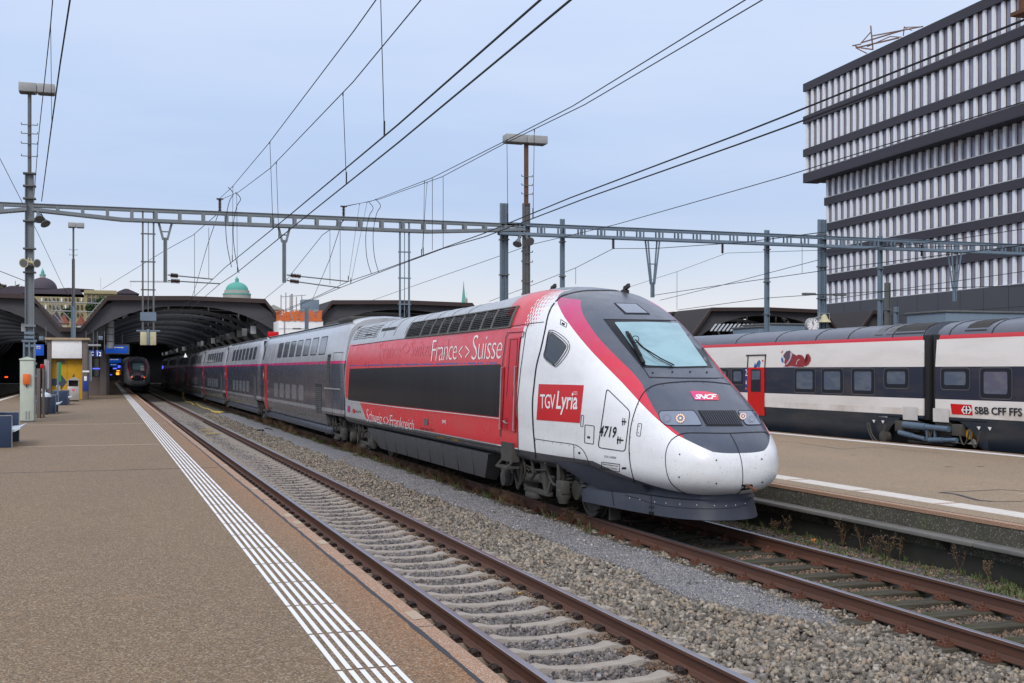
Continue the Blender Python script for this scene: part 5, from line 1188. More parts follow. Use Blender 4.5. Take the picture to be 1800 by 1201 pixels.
for u in (1665, 1740, 1800, 1850):
    y = SY(u)
    for (z, x), (z2, x2) in zip(SP[5:], SP[6:]): b.bar((SX-x-.004, y, z+.004), (SX-x2-.004, y, z2+.004), .025, .012)
obj('roof_joint', b, 'seam', sB)
# ================================================================ masts, gantry, wires
YB = 51.2
def hpost(b, x, y, z0, z1, w_=.24, d=.22, t=.025):
    b.box((x-w_/2, y-d/2, z0), (x-w_/2+t, y+d/2, z1)); b.box((x+w_/2-t, y-d/2, z0), (x+w_/2, y+d/2, z1)); b.box((x-w_/2+t, y-t/2, z0), (x+w_/2-t, y+t/2, z1))
def steps(b, x, y, zs, w_=.5):
    for z in zs: b.bar((x-w_, y-.12, z), (x+w_, y-.12, z), .03); b.bar((x-w_, y-.12, z), (x-w_, y-.12, z+.08), .03); b.bar((x+w_, y-.12, z), (x+w_, y-.12, z+.08), .03)
def lamp_head(par, x, y, z, w_, ang=.0):
    b = B(); ca, sa = math.cos(ang), math.sin(ang)
    for s_, m_ in ((-1, 'lampgrey'), (1, 'lampgrey')):
        c = B(); c.box((x+(.008 if s_ > 0 else -w_/2), y-.3, z), (x+(w_/2 if s_ > 0 else -.008), y+.3, z+.36), .03); obj('lamp_housing', c, m_, par)
        c = B(); c.box((x+(.08 if s_ > 0 else -w_/2+.05), y-.26, z-.02), (x+(w_/2-.05 if s_ > 0 else -.08), y+.26, z+.02)); obj('lamp_glass', c, 'galvdark', par)
def horn(par, p, d, mat='lampgrey', s=1.0, name='loudspeaker'):
    p = Vector(p); d = Vector(d).normalized(); b = B(); b.tube([p, p+d*.12*s, p+d*.3*s, p+d*.5*s, p+d*.53*s], [.07*s, .09*s, .15*s, .25*s, .27*s], 16); b.tube([p-d*.15*s, p], .1*s, 10); b.bar(p, p-d*.1*s+Vector((0, 0, .25*s)), .04*s); o = obj(name, b, mat, par)
    c = B(); e = p+d*.535*s; c.tube([e, e+d*.004], .22*s, 16); obj('speaker_mouth', c, 'galvdark', o); return o
# mast on the bench platform
m1 = PY(52, 651, YB); x1 = m1.x
t = thing('lamp_mast', (x1, YB, PZ1), 'tall grey lamp mast carrying the gantry end, rising behind the pale green cabinet', 'lamp mast', 'lamp masts carrying the gantry')
b = B(); hpost(b, x1, YB, PZ1, 10.35, .34, .3, .03); b.box((x1-.22, YB-.2, 4.2), (x1+.22, YB+.2, 4.3)); 
obj('post', b, 'galv', t)
b = B()
for s_ in (-.2, 0, .2): b.box((x1+s_-.03, YB-.24, PZ1), (x1+s_+.03, YB-.16, 3.6))
for z in (1.2, 2.2, 2.7, 3.6): b.box((x1-.28, YB-.27, z), (x1+.28, YB-.13, z+.07))
for k in range(4): b.box((x1-.19, YB-.21, 4.4-.17*k-.5), (x1+.19, YB-.14, 4.5-.17*k-.5))
obj('cable_cover', b, 'galvblue', t)
b = B(); b.cyl((x1, YB, 10.3), (x1, YB, 13.55), .075, 10); steps(b, x1, YB, (11.0, 11.5, 11.9, 12.25), .3); obj('pole', b, 'galvdark', t)
for z in (9.3, 9.8, 10.3, 8.4, 7.3, 6.6, 6.35): b = B(); b.box((x1-.24, YB-.21, z), (x1+.24, YB+.21, z+.05)); obj('clamp', b, 'galvdark', t)
lamp_head(t, x1+.28, YB, 13.55, 1.35)
horn(t, (x1+.33, YB-.2, 8.75), (.15, -.6, -.7), 'galv', .75); horn(t, (x1+.45, YB-.1, 8.6), (.4, -.5, -.75), 'galv', .75); horn(t, (x1-.05, YB-.3, 6.75), (-.35, -.9, -.15), 'beige', .7); horn(t, (x1+.1, YB-.3, 6.75), (.6, -.8, -.15), 'beige', .65)
# mast on the far platform
m2 = PY(925, 651, YB); x2 = m2.x
t = thing('lamp_mast', (x2, YB, PZ2), 'tall rusty lamp mast rising behind the power car roof, with a wide two part lamp', 'lamp mast', 'lamp masts carrying the gantry')
b = B(); hpost(b, x2, YB, PZ2, 10.1, .3, .26, .03); obj('post', b, 'galvdark', t)
b = B(); b.box((x2-.09, YB-.06, 10), (x2+.09, YB+.06, 12.9)); obj('pole', b, 'rust', t)
b = B(); steps(b, x2, YB, (11.3, 10.9, 10.5, 7.85, 7.4, 6.5, 5.9), .26); obj('step_irons', b, 'galvdark', t); lamp_head(t, x2-.05, YB, 12.82, 2.0)
horn(t, (x2-.05, YB-.25, 8.5), (-.0, -.75, -.45), 'galv', .8); horn(t, (x2-.4, YB-.2, 8.5), (-.4, -.45, -.8), 'galv', .8)
# lamp mast at the roof valley
x3 = PY(129, 651, 96.2).x
t = thing('lamp_mast', (x3, 96.2, 4.6), 'slim far lamp mast standing in the roof valley above the kiosk', 'lamp mast')
b = B(); hpost(b, x3, 96.2, 4.6, 7.6, .34, .2, .04); obj('post', b, 'galvblue', t)
b = B(); hpost(b, x3, 96.2, 7.4, 10.9, .22, .2, .03); b.cyl((x3, 96.2, 10.9), (x3, 96.2, 13.3), .07, 8); steps(b, x3, 96.2, (11.6, 11.2), .28); obj('pole', b, 'galvdark', t); lamp_head(t, x3+.2, 96.2, 13.3, 1.15)
# gantry beams
def beam(name, xa, xb, zt_, depth, step, label, mat, tl=3.2, tr=3.2, dbl=False):
    t = thing(name, (xa, YB, zt_), label, 'gantry beam', 'gantry beams spanning the tracks'); 
    def zbot(x):
        k = min(1, (x-xa)/tl if tl else 1, (xb-x)/tr if tr else 1); return zt_-.16-(depth-.16)*max(0, k)
    for nm, f in (('top_chord', lambda x: zt_), ('bottom_chord', zbot)):
        b = B(); xs = [xa, xa+tl, xb-tr, xb]
        for yo in (-.17, .17):
            for p, q in zip(xs, xs[1:]):
                if q-p > .01: b.bar((p, YB+yo, f(p)), (q, YB+yo, f(q)), .045, .13); b.bar((p, YB+yo, f(p)+(.06 if nm[0] == 't' else -.06)), (q, YB+yo, f(q)+(.06 if nm[0] == 't' else -.06)), .14, .02)
        obj(nm, b, mat, t)
    n = int((xb-xa)/step); pr = None
    for i in range(1, n):
        x = xa+(xb-xa)*i/n
        b = B()
        for yo in (-.17, .17):
            if dbl: b.box((x-.13, YB+yo-.03, zbot(x)), (x-.07, YB+yo+.03, zt_)); b.box((x+.07, YB+yo-.03, zbot(x)), (x+.13, YB+yo+.03, zt_))
            else: b.box((x-.065, YB+yo-.03, zbot(x)), (x+.065, YB+yo+.03, zt_))
        obj('web_plate', b, mat, t)
    return t
beam('gantry_beam', x1+.1, x2-.1, 9.05, .42, .92, 'grey steel gantry beam spanning the two near tracks between the two lamp masts', 'galv', 3.4, 4.5)
beam('gantry_beam', x1-14, x1-.1, 9.05, .42, .92, 'short end of gantry beam reaching left out of view from the left mast', 'galv', 3, 2)
xh = PY(886, 651, YB).x; xm4 = PY(1445, 651, YB).x
beam('gantry_beam', xh-.2, xm4, 9.10, .42, .95, 'blue grey gantry beam above the nose, between twin post and clock mast', 'galvblue', .01, .01, True)
beam('gantry_beam', xm4+.1, xm4+18, 9.10, .42, .95, 'blue grey gantry beam in front of the office building', 'galvblue', .01, .01, True)
def gpost(name, u, w_, ztop, z0, label, cat='post', y=None, mat='galvblue', twin=False):
    y = y or YB+.35; x = PY(u, 651, y).x; t = thing(name, (x, y, z0), label, cat, 'steel posts standing behind the trains')
    b = B()
    if twin: hpost(b, x-w_*.27, y, z0, ztop, w_*.44, .2); hpost(b, x+w_*.27, y, z0, ztop, w_*.44, .2); obj('post', b, mat, t)
    else: hpost(b, x, y, z0, ztop, w_, w_*.9); obj('post', b, mat, t)
    for z in np.arange(z0+1.5, ztop-.3, 1.6): b = B(); b.box((x-w_/2-.03, y-.16, z), (x+w_/2+.03, y+.16, z+.05)); obj('clamp', b, 'galvdark', t)
    return t, x, y
gpost('steel_post', 886, .36, 10.1, PZ2, 'thick blue grey twin post just left of the rusty lamp mast', twin=True)
gpost('steel_post', 988.5, .19, 9.5, PZ2, 'thin steel post right of the rusty lamp mast, above the cab roof')
gpost('steel_post', 1348, .2, 9.4, PZ2, 'thin steel post between the train nose and the station clock')
t4, x4, y4 = gpost('steel_post', 1445, .42, 10.05, GZ, 'thick twin mast holding the station clock in front of the office building', twin=True)
gpost('steel_post', 1547, .2, 9.35, GZ, 'thin steel post in front of the lower windows of the office building'); gpost('steel_post', 1560, .28, 7.7, GZ, 'short dark post without wires in front of the office building', y=60, mat='galvdark'); gpost('steel_post', 1575, .22, 6.4, GZ, 'shortest grey post in front of the office building wall', y=62)
# street lamp arms on the clock mast
b = B(); z = 6.25
for s_ in (-1, 1): b.bar((x4, y4-.2, z), (x4+s_*.6, y4-.2, z), .06); b.box((x4+s_*.55, y4-.32, z-.03), (x4+s_*1.25, y4-.08, z+.08), .03)
obj('lamp_arm', b, 'galvdark', t4)
# clock
cx = PY(1429, 651, y4-.5).x; czz = PY(1429, 571.5, y4-.5).z
t = thing('station_clock', (cx, y4-.5, czz), 'round white station clock with black hands and red second hand', 'clock')
b = B(); b.lathe((cx, y4-.5, czz), [(.33, .25), (.36, .2), (.36, -.02), (.335, -.03), (.335, -.01)], 28, 'y'); obj('case', b, 'lampgrey', t)
b = B(); b.lathe((cx, y4-.5, czz), [(.335, -.012), (.01, -.014)], 28, 'y'); obj('dial', b, 'white', t)
b = B()
for k in range(12): a = k*math.pi/6; b.bar((cx+.24*math.sin(a), y4-.525, czz+.24*math.cos(a)), (cx+.31*math.sin(a), y4-.525, czz+.31*math.cos(a)), .025, .01, (0, 1, 0))
obj('hour_marks', b, 'black', t)
b = B(); b.bar((cx, y4-.535, czz), (cx-.06, y4-.535, czz+.18), .028, .008, (0, 1, 0)); b.bar((cx, y4-.54, czz), (cx-.02, y4-.54, czz+.27), .02, .008, (0, 1, 0)); obj('hand', b, 'black', t)
b = B(); b.bar((cx+.05, y4-.55, czz+.1), (cx-.1, y4-.55, czz-.2), .01, .006, (0, 1, 0)); b.lathe((cx-.1, y4-.55, czz-.22), [(.03, 0), (.03, -.01)], 10, 'y'); obj('second_hand', b, 'lyriared', t)
b = B(); b.bar((cx, y4-.4, czz+.3), (x4, y4-.1, czz+.5), .05); obj('bracket', b, 'lampgrey', t)
hx = PY(1451, 651, y4-.4).x; t = thing('bell_horn', (hx, y4-.3, czz+.4), 'beige horn loudspeaker hanging beside the station clock', 'loudspeaker'); b = B(); b.lathe((hx, y4-.3, czz+.15), [(.34, 0), (.32, .06), (.2, .16), (.12, .34), (.05, .4)], 14); obj('horn_shell', b, 'beige', t)
b = B(); b.tube([(hx-.3, y4-.3, czz+.15), (hx-.3, y4-.3, czz+.6), (hx+.3, y4-.3, czz+.6), (hx+.3, y4-.3, czz+.15)], .02, 6); obj('bracket', b, 'lampgrey', t)
# V hangers, ladder frames, insulators
def vhang(u, wtop, vj, vb, label, arms=(), mat='galv', zt_=8.62, four=False):
    x = PY(u, 651, YB).x; zj = PY(u, vj, YB).z; zb_ = PY(u, vb, YB).z
    t = thing('hanger', (x, YB, zt_), label, 'hanger', 'hangers below the gantry beams'); b = B()
    for s_ in (-1, 1):
        for yo in ((-.15, .15) if four else (0,)): b.bar((x+s_*wtop/2, YB+yo, zt_), (x+s_*.08, YB+yo*.4, zj), .06 if four else .09)
    b.bar((x-wtop/2-.1, YB, zt_+.03), (x+wtop/2+.1, YB, zt_+.03), .08); zz = zt_+(zj-zt_)*.55; b.bar((x-wtop*.3, YB, zz), (x+wtop*.3, YB, zz), .05)
    obj('brace', b, mat, t); b = B(); hpost(b, x, YB, zb_, zj+.1, .15, .15, .03); obj('hanging_post', b, 'galv' if mat == 'galv' else mat, t)
    for (ua, va, ub, vb2) in arms:
        p = PY(ua, va, YB-.05); q = PY(ub, vb2, YB-.4); p = Vector(p); q = Vector(q); d = q-p
        b = B(); b.tube([p+d*.22, q], .028, 6); b.tube([p, p+d*.06], .03, 6); obj('arm', b, 'galvdark', t)
        b = B()
        for k in range(7): b.tube([p+d*(.06+k*.024), p+d*(.066+k*.024), p+d*(.075+k*.024), p+d*(.084+k*.024)], [.04, .10, .10, .04], 10)
        obj('insulator', b, 'insul', t)
    return t
vhang(290.5, .55, 422, 496, 'V shaped hanger above the near track with two insulated arms', [(295, 483.5, 374, 491), (295, 493.5, 387, 499)])
vhang(499.5, .5, 426, 497, 'V shaped hanger above the coaches with two insulated arms', [(504, 483.5, 612, 495), (504, 493, 598, 506)])
vhang(1147, .62, 500, 523, 'V shaped lattice hanger right of the cab roof', mat='galvblue', zt_=8.68, four=True)
vhang(1678, .62, 508, 530, 'V shaped lattice hanger in front of the office building', mat='galvblue', zt_=8.68, four=True)
def ladder(ua, ub, zb_, label, box=False, mat='galvdark'):
    xa, xb = PY(ua, 651, YB-.1).x, PY(ub, 651, YB-.1).x; t = thing('ladder_frame', ((xa+xb)/2, YB-.1, 8.6), label, 'frame', 'hanging ladder frames'); b = B()
    for x in (xa, xb): b.box((x-.035, YB-.14, zb_), (x+.035, YB-.06, 9.0))
    b.cyl(((xa+xb)/2, YB-.1, zb_+.3), ((xa+xb)/2, YB-.1, 8.6), .02, 6); obj('upright', b, mat, t); b = B()
    for z in np.arange(zb_+.6, 8.5, 1.15): b.box((xa-.08, YB-.15, z), (xb+.08, YB-.07, z+.05))
    obj('rung', b, mat, t)
    if box:
        b = B(); b.box((xa-.1, YB-.2, 3.05+.45), (xa+.16, YB+.05, 4.05), .02); b.box((xb-.16, YB-.2, 3.5), (xb+.1, YB+.05, 4.05), .02); obj('switch_box', b, 'beige', t)
        b = B(); b.box((xa+.16, YB-.24, 3.5), (xb-.16, YB+.02, 4.15), .02); b.box((xa-.25, YB-.2, 4.06), (xb+.25, YB+.1, 4.12)); b.box((xa-.1, YB-.2, 4.5), (xb+.1, YB, 4.85)); obj('mounting_plate', b, 'galvblue', t)
ladder(251, 270, 4.0, 'hanging ladder frame with a beige switch box at its foot, over the near track', True)
ladder(703, 719, 3.6, 'hanging ladder frame behind the power car roof, without a box', mat='galvblue')
def insul(u, v0, v1, label, y=YB-.1):
    p, q = PY(u, v0, y), PY(u, v1, y); b = B(); n = 9; prof = []
    for k in range(n): z = q.z+(p.z-q.z)*(k+.5)/n; prof += [(.03, z-.03), (.07, z-.012), (.07, z+.008), (.03, z+.025)]
    b.lathe((p.x, y, 0), [(.03, min(p.z, q.z)-.03)]+sorted(prof, key=lambda a: a[1])+[(.03, max(p.z, q.z)+.03)], 12); b.box((p.x-.14, y-.05, max(p.z, q.z)), (p.x+.14, y+.05, max(p.z, q.z)+.05))
    tag(obj('insulator', b, 'insul', None, (p.x, y, p.z)), label, 'insulator', 'insulators on the gantry beams')
insul(386.5, 351, 374, 'brown insulator standing on the beam, left of the two'); insul(604, 364, 387, 'brown insulator standing on the beam, right of the two')
insul(1078, 419, 437, 'brown insulator hanging under the beam just right of the cab roof'); insul(1270, 426, 445, 'brown insulator hanging under the beam left of the clock mast'); insul(1620, 432, 450, 'brown insulator hanging under the beam before the office windows')
# ---- catenaries: 3-D polylines
def pts3(spec):
    """spec: list of (u, v, X) -> points on the plane x = X"""
    return [PX(u, v, X) for u, v, X in spec]
def wire(par, name, pts, r): b = B(); b.tube(pts, r, 5); return obj(name, b, 'wire', par)
def at_y(pts, y):
    for p, q in zip(pts, pts[1:]):
        if (p.y-y)*(q.y-y) <= 0 and abs(p.y-q.y) > 1e-6: return p.lerp(q, (y-p.y)/(q.y-p.y))
    return None
def ext(pts, y0=None):
    """continue the first segment towards and past the camera"""
    p, q = pts[0], pts[1]; d = (p-q)/(q.y-p.y) if q.y != p.y else Vector(); return [p+d*(p.y-y0)*-1 if False else p+(p-q).normalized()*((p.y-y0)/abs((p-q).normalized().y))]+pts
def catenary(name, mess, cont, label, drops, r1=.0098, r2=.0128, grp='contact lines'):
    A = ext(pts3(mess), -4) if mess else None; C = ext(pts3(cont), -4)
    t = thing(name, C[1], label, 'overhead line', grp)
    if A: wire(t, 'messenger_wire', A, r1)
    wire(t, 'contact_wire', C, r2)
    for y in drops:
        p, q = at_y(A, y), at_y(C, y)
        if p is None or q is None: continue
        b = B(); b.tube([p, q], .0065, 4); b.tube([q, q+Vector((0, 0, .22))], .014, 5); b.tube([p, p-Vector((0, 0, .06))], .012, 5); obj('dropper', b, 'wire', t)
    return t
X1 = 4.1
catenary('overhead_line', [(661, 0, 3.8), (621, 56, 3.8), (471, 254, 3.9), (408, 329, 4.1), (383, 352, 4.57)], [(950, 0, 3.82), (700, 219, 3.85), (506, 381, 3.95), (395, 471, 4.1), (374, 491, 4.4), (278, 581, 4.1)], 'left one of the two lines above the near track', [17, 30, 41])
catenary('overhead_line', [(740, 0, 4.09), (621, 144, 4.1), (475, 296, 4.2), (419, 338, 4.35), (388, 351, 4.6)], [(1003, 0, 4.09), (700, 251, 4.15), (535, 383, 4.2), (417, 479, 4.4), (387, 499, 4.6), (268, 600, 4.2)], 'right one of the two lines above the near track', [21.5, 31, 42.5])
catenary('overhead_line', [(1310, 0, 8.4), (1006, 187, 8.4), (882, 251, 8.45), (759, 313, 8.6), (652, 354, 9.2), (608, 362, 9.8)], [(1800, 35, 8.4), (1380, 204, 8.4), (1300, 235.6, 8.4), (1002, 348, 8.4), (849, 411, 8.5), (757, 444, 8.6), (666, 477, 8.8), (612, 495, 9.0), (560, 520, 8.9), (440, 570, 8.6)], 'upper line of the pair above the red and white train', [25, 33, 46])
catenary('overhead_line', [(1340, 0, 8.7), (1028, 184, 8.7), (886, 253, 8.75), (777, 311, 8.9), (668, 350, 9.4), (608, 363, 9.8)], [(1800, 65, 8.7), (1380, 224, 8.7), (1300, 253, 8.7), (1031, 348, 8.7), (853, 416, 8.7), (779, 437, 8.8), (680, 474, 8.9), (598, 506, 8.9), (480, 556, 8.7)], 'lower line of the pair above the red and white train', [24, 34, 45])
catenary('overhead_line', [(1445, 440, 24), (1278, 445, 27), (1189, 478, 28.3), (1102, 506, 28.3)], [(1850, 425, 23.5), (1500, 468, 23.5), (1439, 477, 23.5), (1250, 504, 23.5), (1151, 519, 23.5)], 'line above the white intercity train', [])
def single(name, spec, label, r=.013, D=False, cat='wire'):
    if r < .013: r *= 1.5
    P_ = [PX(*s) for s in spec] if not D else [O+ray(s[0], s[1])*s[2] for s in spec]
    b = B(); b.tube(P_, r, 5); tag(obj(name, b, 'wire', None, P_[0]), label, cat, 'single wires crossing the sky')
single('wire', [(1900, 148, 17.5), (1641, 228, 17.5), (1380, 310, 17.5), (1300, 333, 17.5), (1082, 395, 17.5), (934, 430, 17.5), (876, 451, 17.5), (600, 547, 17.5)], 'single dark wire running above the cab roof to the far left hall')
single('wire', [(1076.5, 437.8, 23.5), (1012, 471, 23.5), (934, 502, 23.5), (860, 530, 23.5)], 'thin wire from the hanging insulator above the cab roof down to the left', .01)
single('wire', [(1078, 437, 23.5), (1150, 437, 22), (1310, 426, 20), (1450, 408, 18)], 'thin wire from the hanging insulator above the cab roof to the right', .009)
single('wire', [(1439, 457, 28), (1267, 502, 28), (1160, 528, 28)], 'thin sagging wire left of the clock mast, above the dark hall roof', .009)
single('wire', [(1900, 500, 31), (1700, 505, 31), (1439, 518, 31), (1347, 524, 31), (1192, 545, 31)], 'lowest wire left of the clock mast, just above the dark hall roof', .01)
single('wire', [(1850, 395, 30), (1650, 425, 30), (1439, 445, 30)], 'thin wire crossing the lower windows of the office building', .009)
single('wire', [(1850, 470, 34), (1640, 500, 34), (1439, 530, 34)], 'thin wire crossing the bottom windows of the office building', .009)
single('wire', [(92.5, 0, 25), (89, 42, 27), (67.5, 242, 38), (60, 345, 50)], 'thin wire rising from the top of the left mast, left one', D=True)
single('wire', [(123, 0, 22), (106, 110, 26), (90, 225, 32), (73, 354, 50)], 'thick wire rising from the top of the left mast, right one', .012, D=True)
single('wire', [(89, 42, 26.5), (91, 225, 32)], 'short dropper wire between the two wires at the left mast', .005, D=True)
single('wire', [(-20, 240, 45), (0, 279, 45), (64.6, 406, 60), (109, 500, 75), (160, 590, 92)], 'guy wire running down past the left mast to the hall roof', .013, D=True)
single('wire', [(-10, 473, 60), (46, 495, 62)], 'short faint wire at the left edge beside the mast', .012, D=True)
single('wire', [(386, 373, 50), (340, 413, 60), (291, 440, 70), (180, 508, 90)], 'thin wire from the left beam insulator down to the far hall', .01, D=True)
single('wire', [(604, 388, 50), (567, 413, 60), (500, 497, 80), (460, 530, 92)], 'thin wire from the right beam insulator down to the hall roof', .011, D=True)
single('wire', [(384, 375, 50), (365, 430, 60), (345, 500, 80), (330, 545, 90)], 'thin steep wire under the left beam insulator', .01, D=True)
single('wire', [(602, 388, 50), (580, 455, 62), (548, 530, 85)], 'thin steep wire under the right beam insulator', .01, D=True)
for k, (u, v0, v1, D) in enumerate(((401, 329, 470, 42), (414, 338, 480, 42), (647, 354, 482, 48), (660, 350, 480, 48))):
    P_ = smooth([O+ray(u, v0)*D, O+ray(u+9, v0+12)*D, O+ray(u+2, v0+26)*D, O+ray(u-4, v0+60)*D, O+ray(u-2, v0+100)*D, O+ray(u+6, v1)*D], 4); b = B(); b.tube(P_, .013, 5)
    tag(obj('jumper_cable', b, 'wire', None, P_[0]), ['looped jumper cable left of the left beam insulator', 'looped jumper cable right of the left beam insulator', 'looped jumper cable left of the hanging ladder frame', 'looped jumper cable nearest the hanging ladder frame'][k], 'cable')
for k, (u, v0, v1, D) in enumerate(((760, 313, 440, 44), (779, 311, 437, 44), (1190, 478, 545, 55), (1012, 471, 500, 50), (1410, 425, 480, 46), (342, 412, 520, 55), (367, 400, 490, 55), (580, 400, 500, 55), (598, 380, 500, 55))):
    b = B(); b.tube([O+ray(u, v0)*D, O+ray(u, v1)*D], .010, 4); tag(obj('dropper_wire', b, 'wire', None, O+ray(u, v0)*D), 'thin vertical dropper wire hanging between overhead wires', 'wire', 'thin vertical dropper wires')
# bracket hanging in from the top right corner
p = PX(1792, 0, 8.4); b = B(); b.bar(PX(1796, -30, 8.55), PX(1796, 18, 8.55), .04, .04); b.box(tuple(PX(1796, 22, 8.4)-Vector((.05, .10, .02))), tuple(PX(1796, 22, 8.4)+Vector((.14, .10, .015)))); tag(obj('wire_clamp', b, 'rust', None, p), 'rusty wire clamp hanging in at the top right corner', 'clamp')
# ================================================================ station hall
YH = 97.0
MT['fascia'] = simple('brown_roof_edge', (.055, .036, .034), .6, 0, .35)
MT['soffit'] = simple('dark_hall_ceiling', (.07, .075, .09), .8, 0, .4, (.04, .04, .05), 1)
MT['rib'] = simple('grey_hall_girder', (.072, .07, .078), .7, 0, .3); MT['ribpale'] = simple('pale_hall_girder', (.15, .155, .17), .7, 0, .3)
MT['hallamp'] = simple('hall_light_box', (.70, .72, .74), .5, 0, .2)
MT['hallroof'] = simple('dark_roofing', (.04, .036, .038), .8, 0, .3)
def bay(x0, x1, label, nr=16, y1=262, first=YH):
    t = thing('hall_roof', ((x0+x1)/2, first, 5.9), label, 'roof', 'bays of the station hall roof')
    a, bb = x0+.75, x1-.75; tl, tr = x0+2.7, x1-2.7; zv, ztp = 5.75, 8.2
    out_ = [(x0, zv), (a, zv), (tl, ztp), ((x0+x1)/2, ztp+.12), (tr, ztp), (bb, zv), (x1, zv)]
    dn = lambda d: [(x, z-d) for x, z in out_]
    def band(p, q, ya, yb, nm, mat): 
        b = B(); n = len(p); vs = [(x, y, z) for y in (ya, yb) for x, z in p+q[::-1]]; m = 2*n
        fs = [(i, i+1, m-2-i, m-1-i) for i in range(n-1)]+[(m+i, 2*m-1-i, 2*m-2-i, m+i+1) for i in range(n-1)]+[(i, (i+1) % m, m+(i+1) % m, m+i) for i in range(m)]
        b.add(vs, fs); return obj(nm, b, mat, t)
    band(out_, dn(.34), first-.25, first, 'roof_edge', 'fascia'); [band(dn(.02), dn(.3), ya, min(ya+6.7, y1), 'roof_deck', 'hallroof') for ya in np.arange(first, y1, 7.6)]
    in2 = dn(.345); curve = [(x0, zv-1.25)]+[(x0+.75+.0, zv-1.05)]+[(x0+1.0+(x1-x0-2.0)*k/14, zv-.75+2.55*(1-abs(2*k/14-1)**2.4)) for k in range(15)]+[(x1-.75, zv-1.05), (x1, zv-1.25)]
    def archrib(y, w_, mat, nm):
        b = B(); xs = [x for x, z in curve]; top = [(x, float(np.interp(x, [p[0] for p in in2], [p[1] for p in in2]))) for x in xs]; n = len(xs)
        vs = [(x, yy, z) for yy in (y, y+w_) for x, z in top+[(x_, z_-.0) for x_, z_ in curve][::-1]]; m = 2*n
        b.add(vs, [(i, i+1, m-2-i, m-1-i) for i in range(n-1)]+[(m+i, 2*m-1-i, 2*m-2-i, m+i+1) for i in range(n-1)]+[(i, (i+1) % m, m+(i+1) % m, m+i) for i in range(m)]); return obj(nm, b, mat, t)
    archrib(first+.3, .5, 'rib', 'arch_girder')
    for k in range(1, nr):
        y = first+k*7.6; 
        if y > y1-1: break
        b = B(); pp = [(x, y, z-.1) for x, z in curve[2:-2]]
        for p, q in zip(pp, pp[1:]): b.bar(p, q, .18, .32)
        for p in pp[::3]: b.bar(p, (p[0], y, float(np.interp(p[0], [c[0] for c in in2], [c[1] for c in in2]))), .12)
        obj('arch_girder', b, 'rib' if k % 2 else 'ribpale', t)
    b = B()
    for k in range(nr*2):
        y = first+2+k*3.8
        if y > y1-2: break
        for s_, xx in ((1, x1-3.2), (-1, x0+3.2)): b.prism([(xx, y, 6.1), (xx+s_*2.3, y, 3.9), (xx+s_*2.3, y, 4.9), (xx+s_*.5, y, 7.0)], (0, .16, 0))
    obj('side_fins', b, 'ribpale', t)
    tmp = None
    for k in range(nr*2):
        y = first+2.0+k*5.3+(1.2 if k % 2 else 0)
        if y > y1-2: break
        b = B(); b.box((x1-3.6, y, 5.45), (x1-3.15, y+.3, 6.1), .04); obj('light_box', b, 'hallamp', t)
    return t
bl = {-19.9: 'dark hall roof bay at the left edge, behind the left mast', -2.5: 'dark trapezoid hall roof bay over both high speed trains', 14.9: 'hall roof bay behind the orange netting and the power car', 32.3: 'hall roof bay hidden mostly behind the power car roof', 49.7: 'hall roof bay between the train nose and the clock mast', 67.1: 'hall roof bay right of the clock mast, behind the office building'}
for x0, lb in bl.items(): bay(x0, x0+17.4, lb, 16 if x0 < 10 else 4, 262 if x0 < 10 else 135)
# hall walls / end
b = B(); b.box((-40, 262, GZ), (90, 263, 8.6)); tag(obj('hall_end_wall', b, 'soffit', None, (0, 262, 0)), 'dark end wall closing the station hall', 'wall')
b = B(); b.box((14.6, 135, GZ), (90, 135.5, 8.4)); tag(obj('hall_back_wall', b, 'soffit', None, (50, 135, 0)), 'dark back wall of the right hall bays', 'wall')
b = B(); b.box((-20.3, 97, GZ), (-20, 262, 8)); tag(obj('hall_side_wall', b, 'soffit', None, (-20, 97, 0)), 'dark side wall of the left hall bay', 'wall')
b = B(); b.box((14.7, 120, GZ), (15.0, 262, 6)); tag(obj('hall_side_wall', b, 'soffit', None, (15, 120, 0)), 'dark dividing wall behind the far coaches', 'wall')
for k in range(7):
    y = 104+k*22; b = B(); b.box((-3.3, y, PZ1), (-1.7, y+1.6, 4.9), .1); b.box((-4.0, y-.2, 4.5), (-1.0, y+1.8, 5.3), .1)
    tag(obj('hall_pillar', b, 'rib', None, (-2.5, y, PZ1)), ['first', 'second', 'third', 'fourth', 'fifth', 'sixth', 'seventh'][k]+' grey hall pillar on the platform counted from the kiosk', 'pillar', 'hall pillars on the platform')
# translucent duct pipe by the first pillar
px_ = PY(194, 651, 99).x; b = B()
for k in range(5): b.cyl((px_, 99, 4.2+k*.55), (px_, 99, 4.2+k*.55+.5), .30, 14)
tag(obj('vent_pipe', b, 'lampgrey', None, (px_, 99, 4.2)), 'pale banded round pipe hanging under the hall girder left of the near track', 'pipe')
# steel truss between two bays, in the valley
b = B()
for (a_, c_) in (((64, 530), (186, 534)), ((88, 546), (168, 549)), ((88, 530-6), (112, 568)), ((88, 524), (127, 566)), ((182, 526), (150, 562)), ((85, 541), (108, 568))): b.tube([PY(a_[0], a_[1], 98.5), PY(c_[0], c_[1], 98.5)], .045, 8)
tag(obj('steel_truss', b, 'lampgrey', None, PY(125, 540, 98.5)), 'pale tubular steel truss in the roof valley in front of the stone palace', 'truss')
# wall building on the platform behind the kiosk
b = B(); xa, xb = PY(157, 651, 100).x, PY(200, 651, 100).x
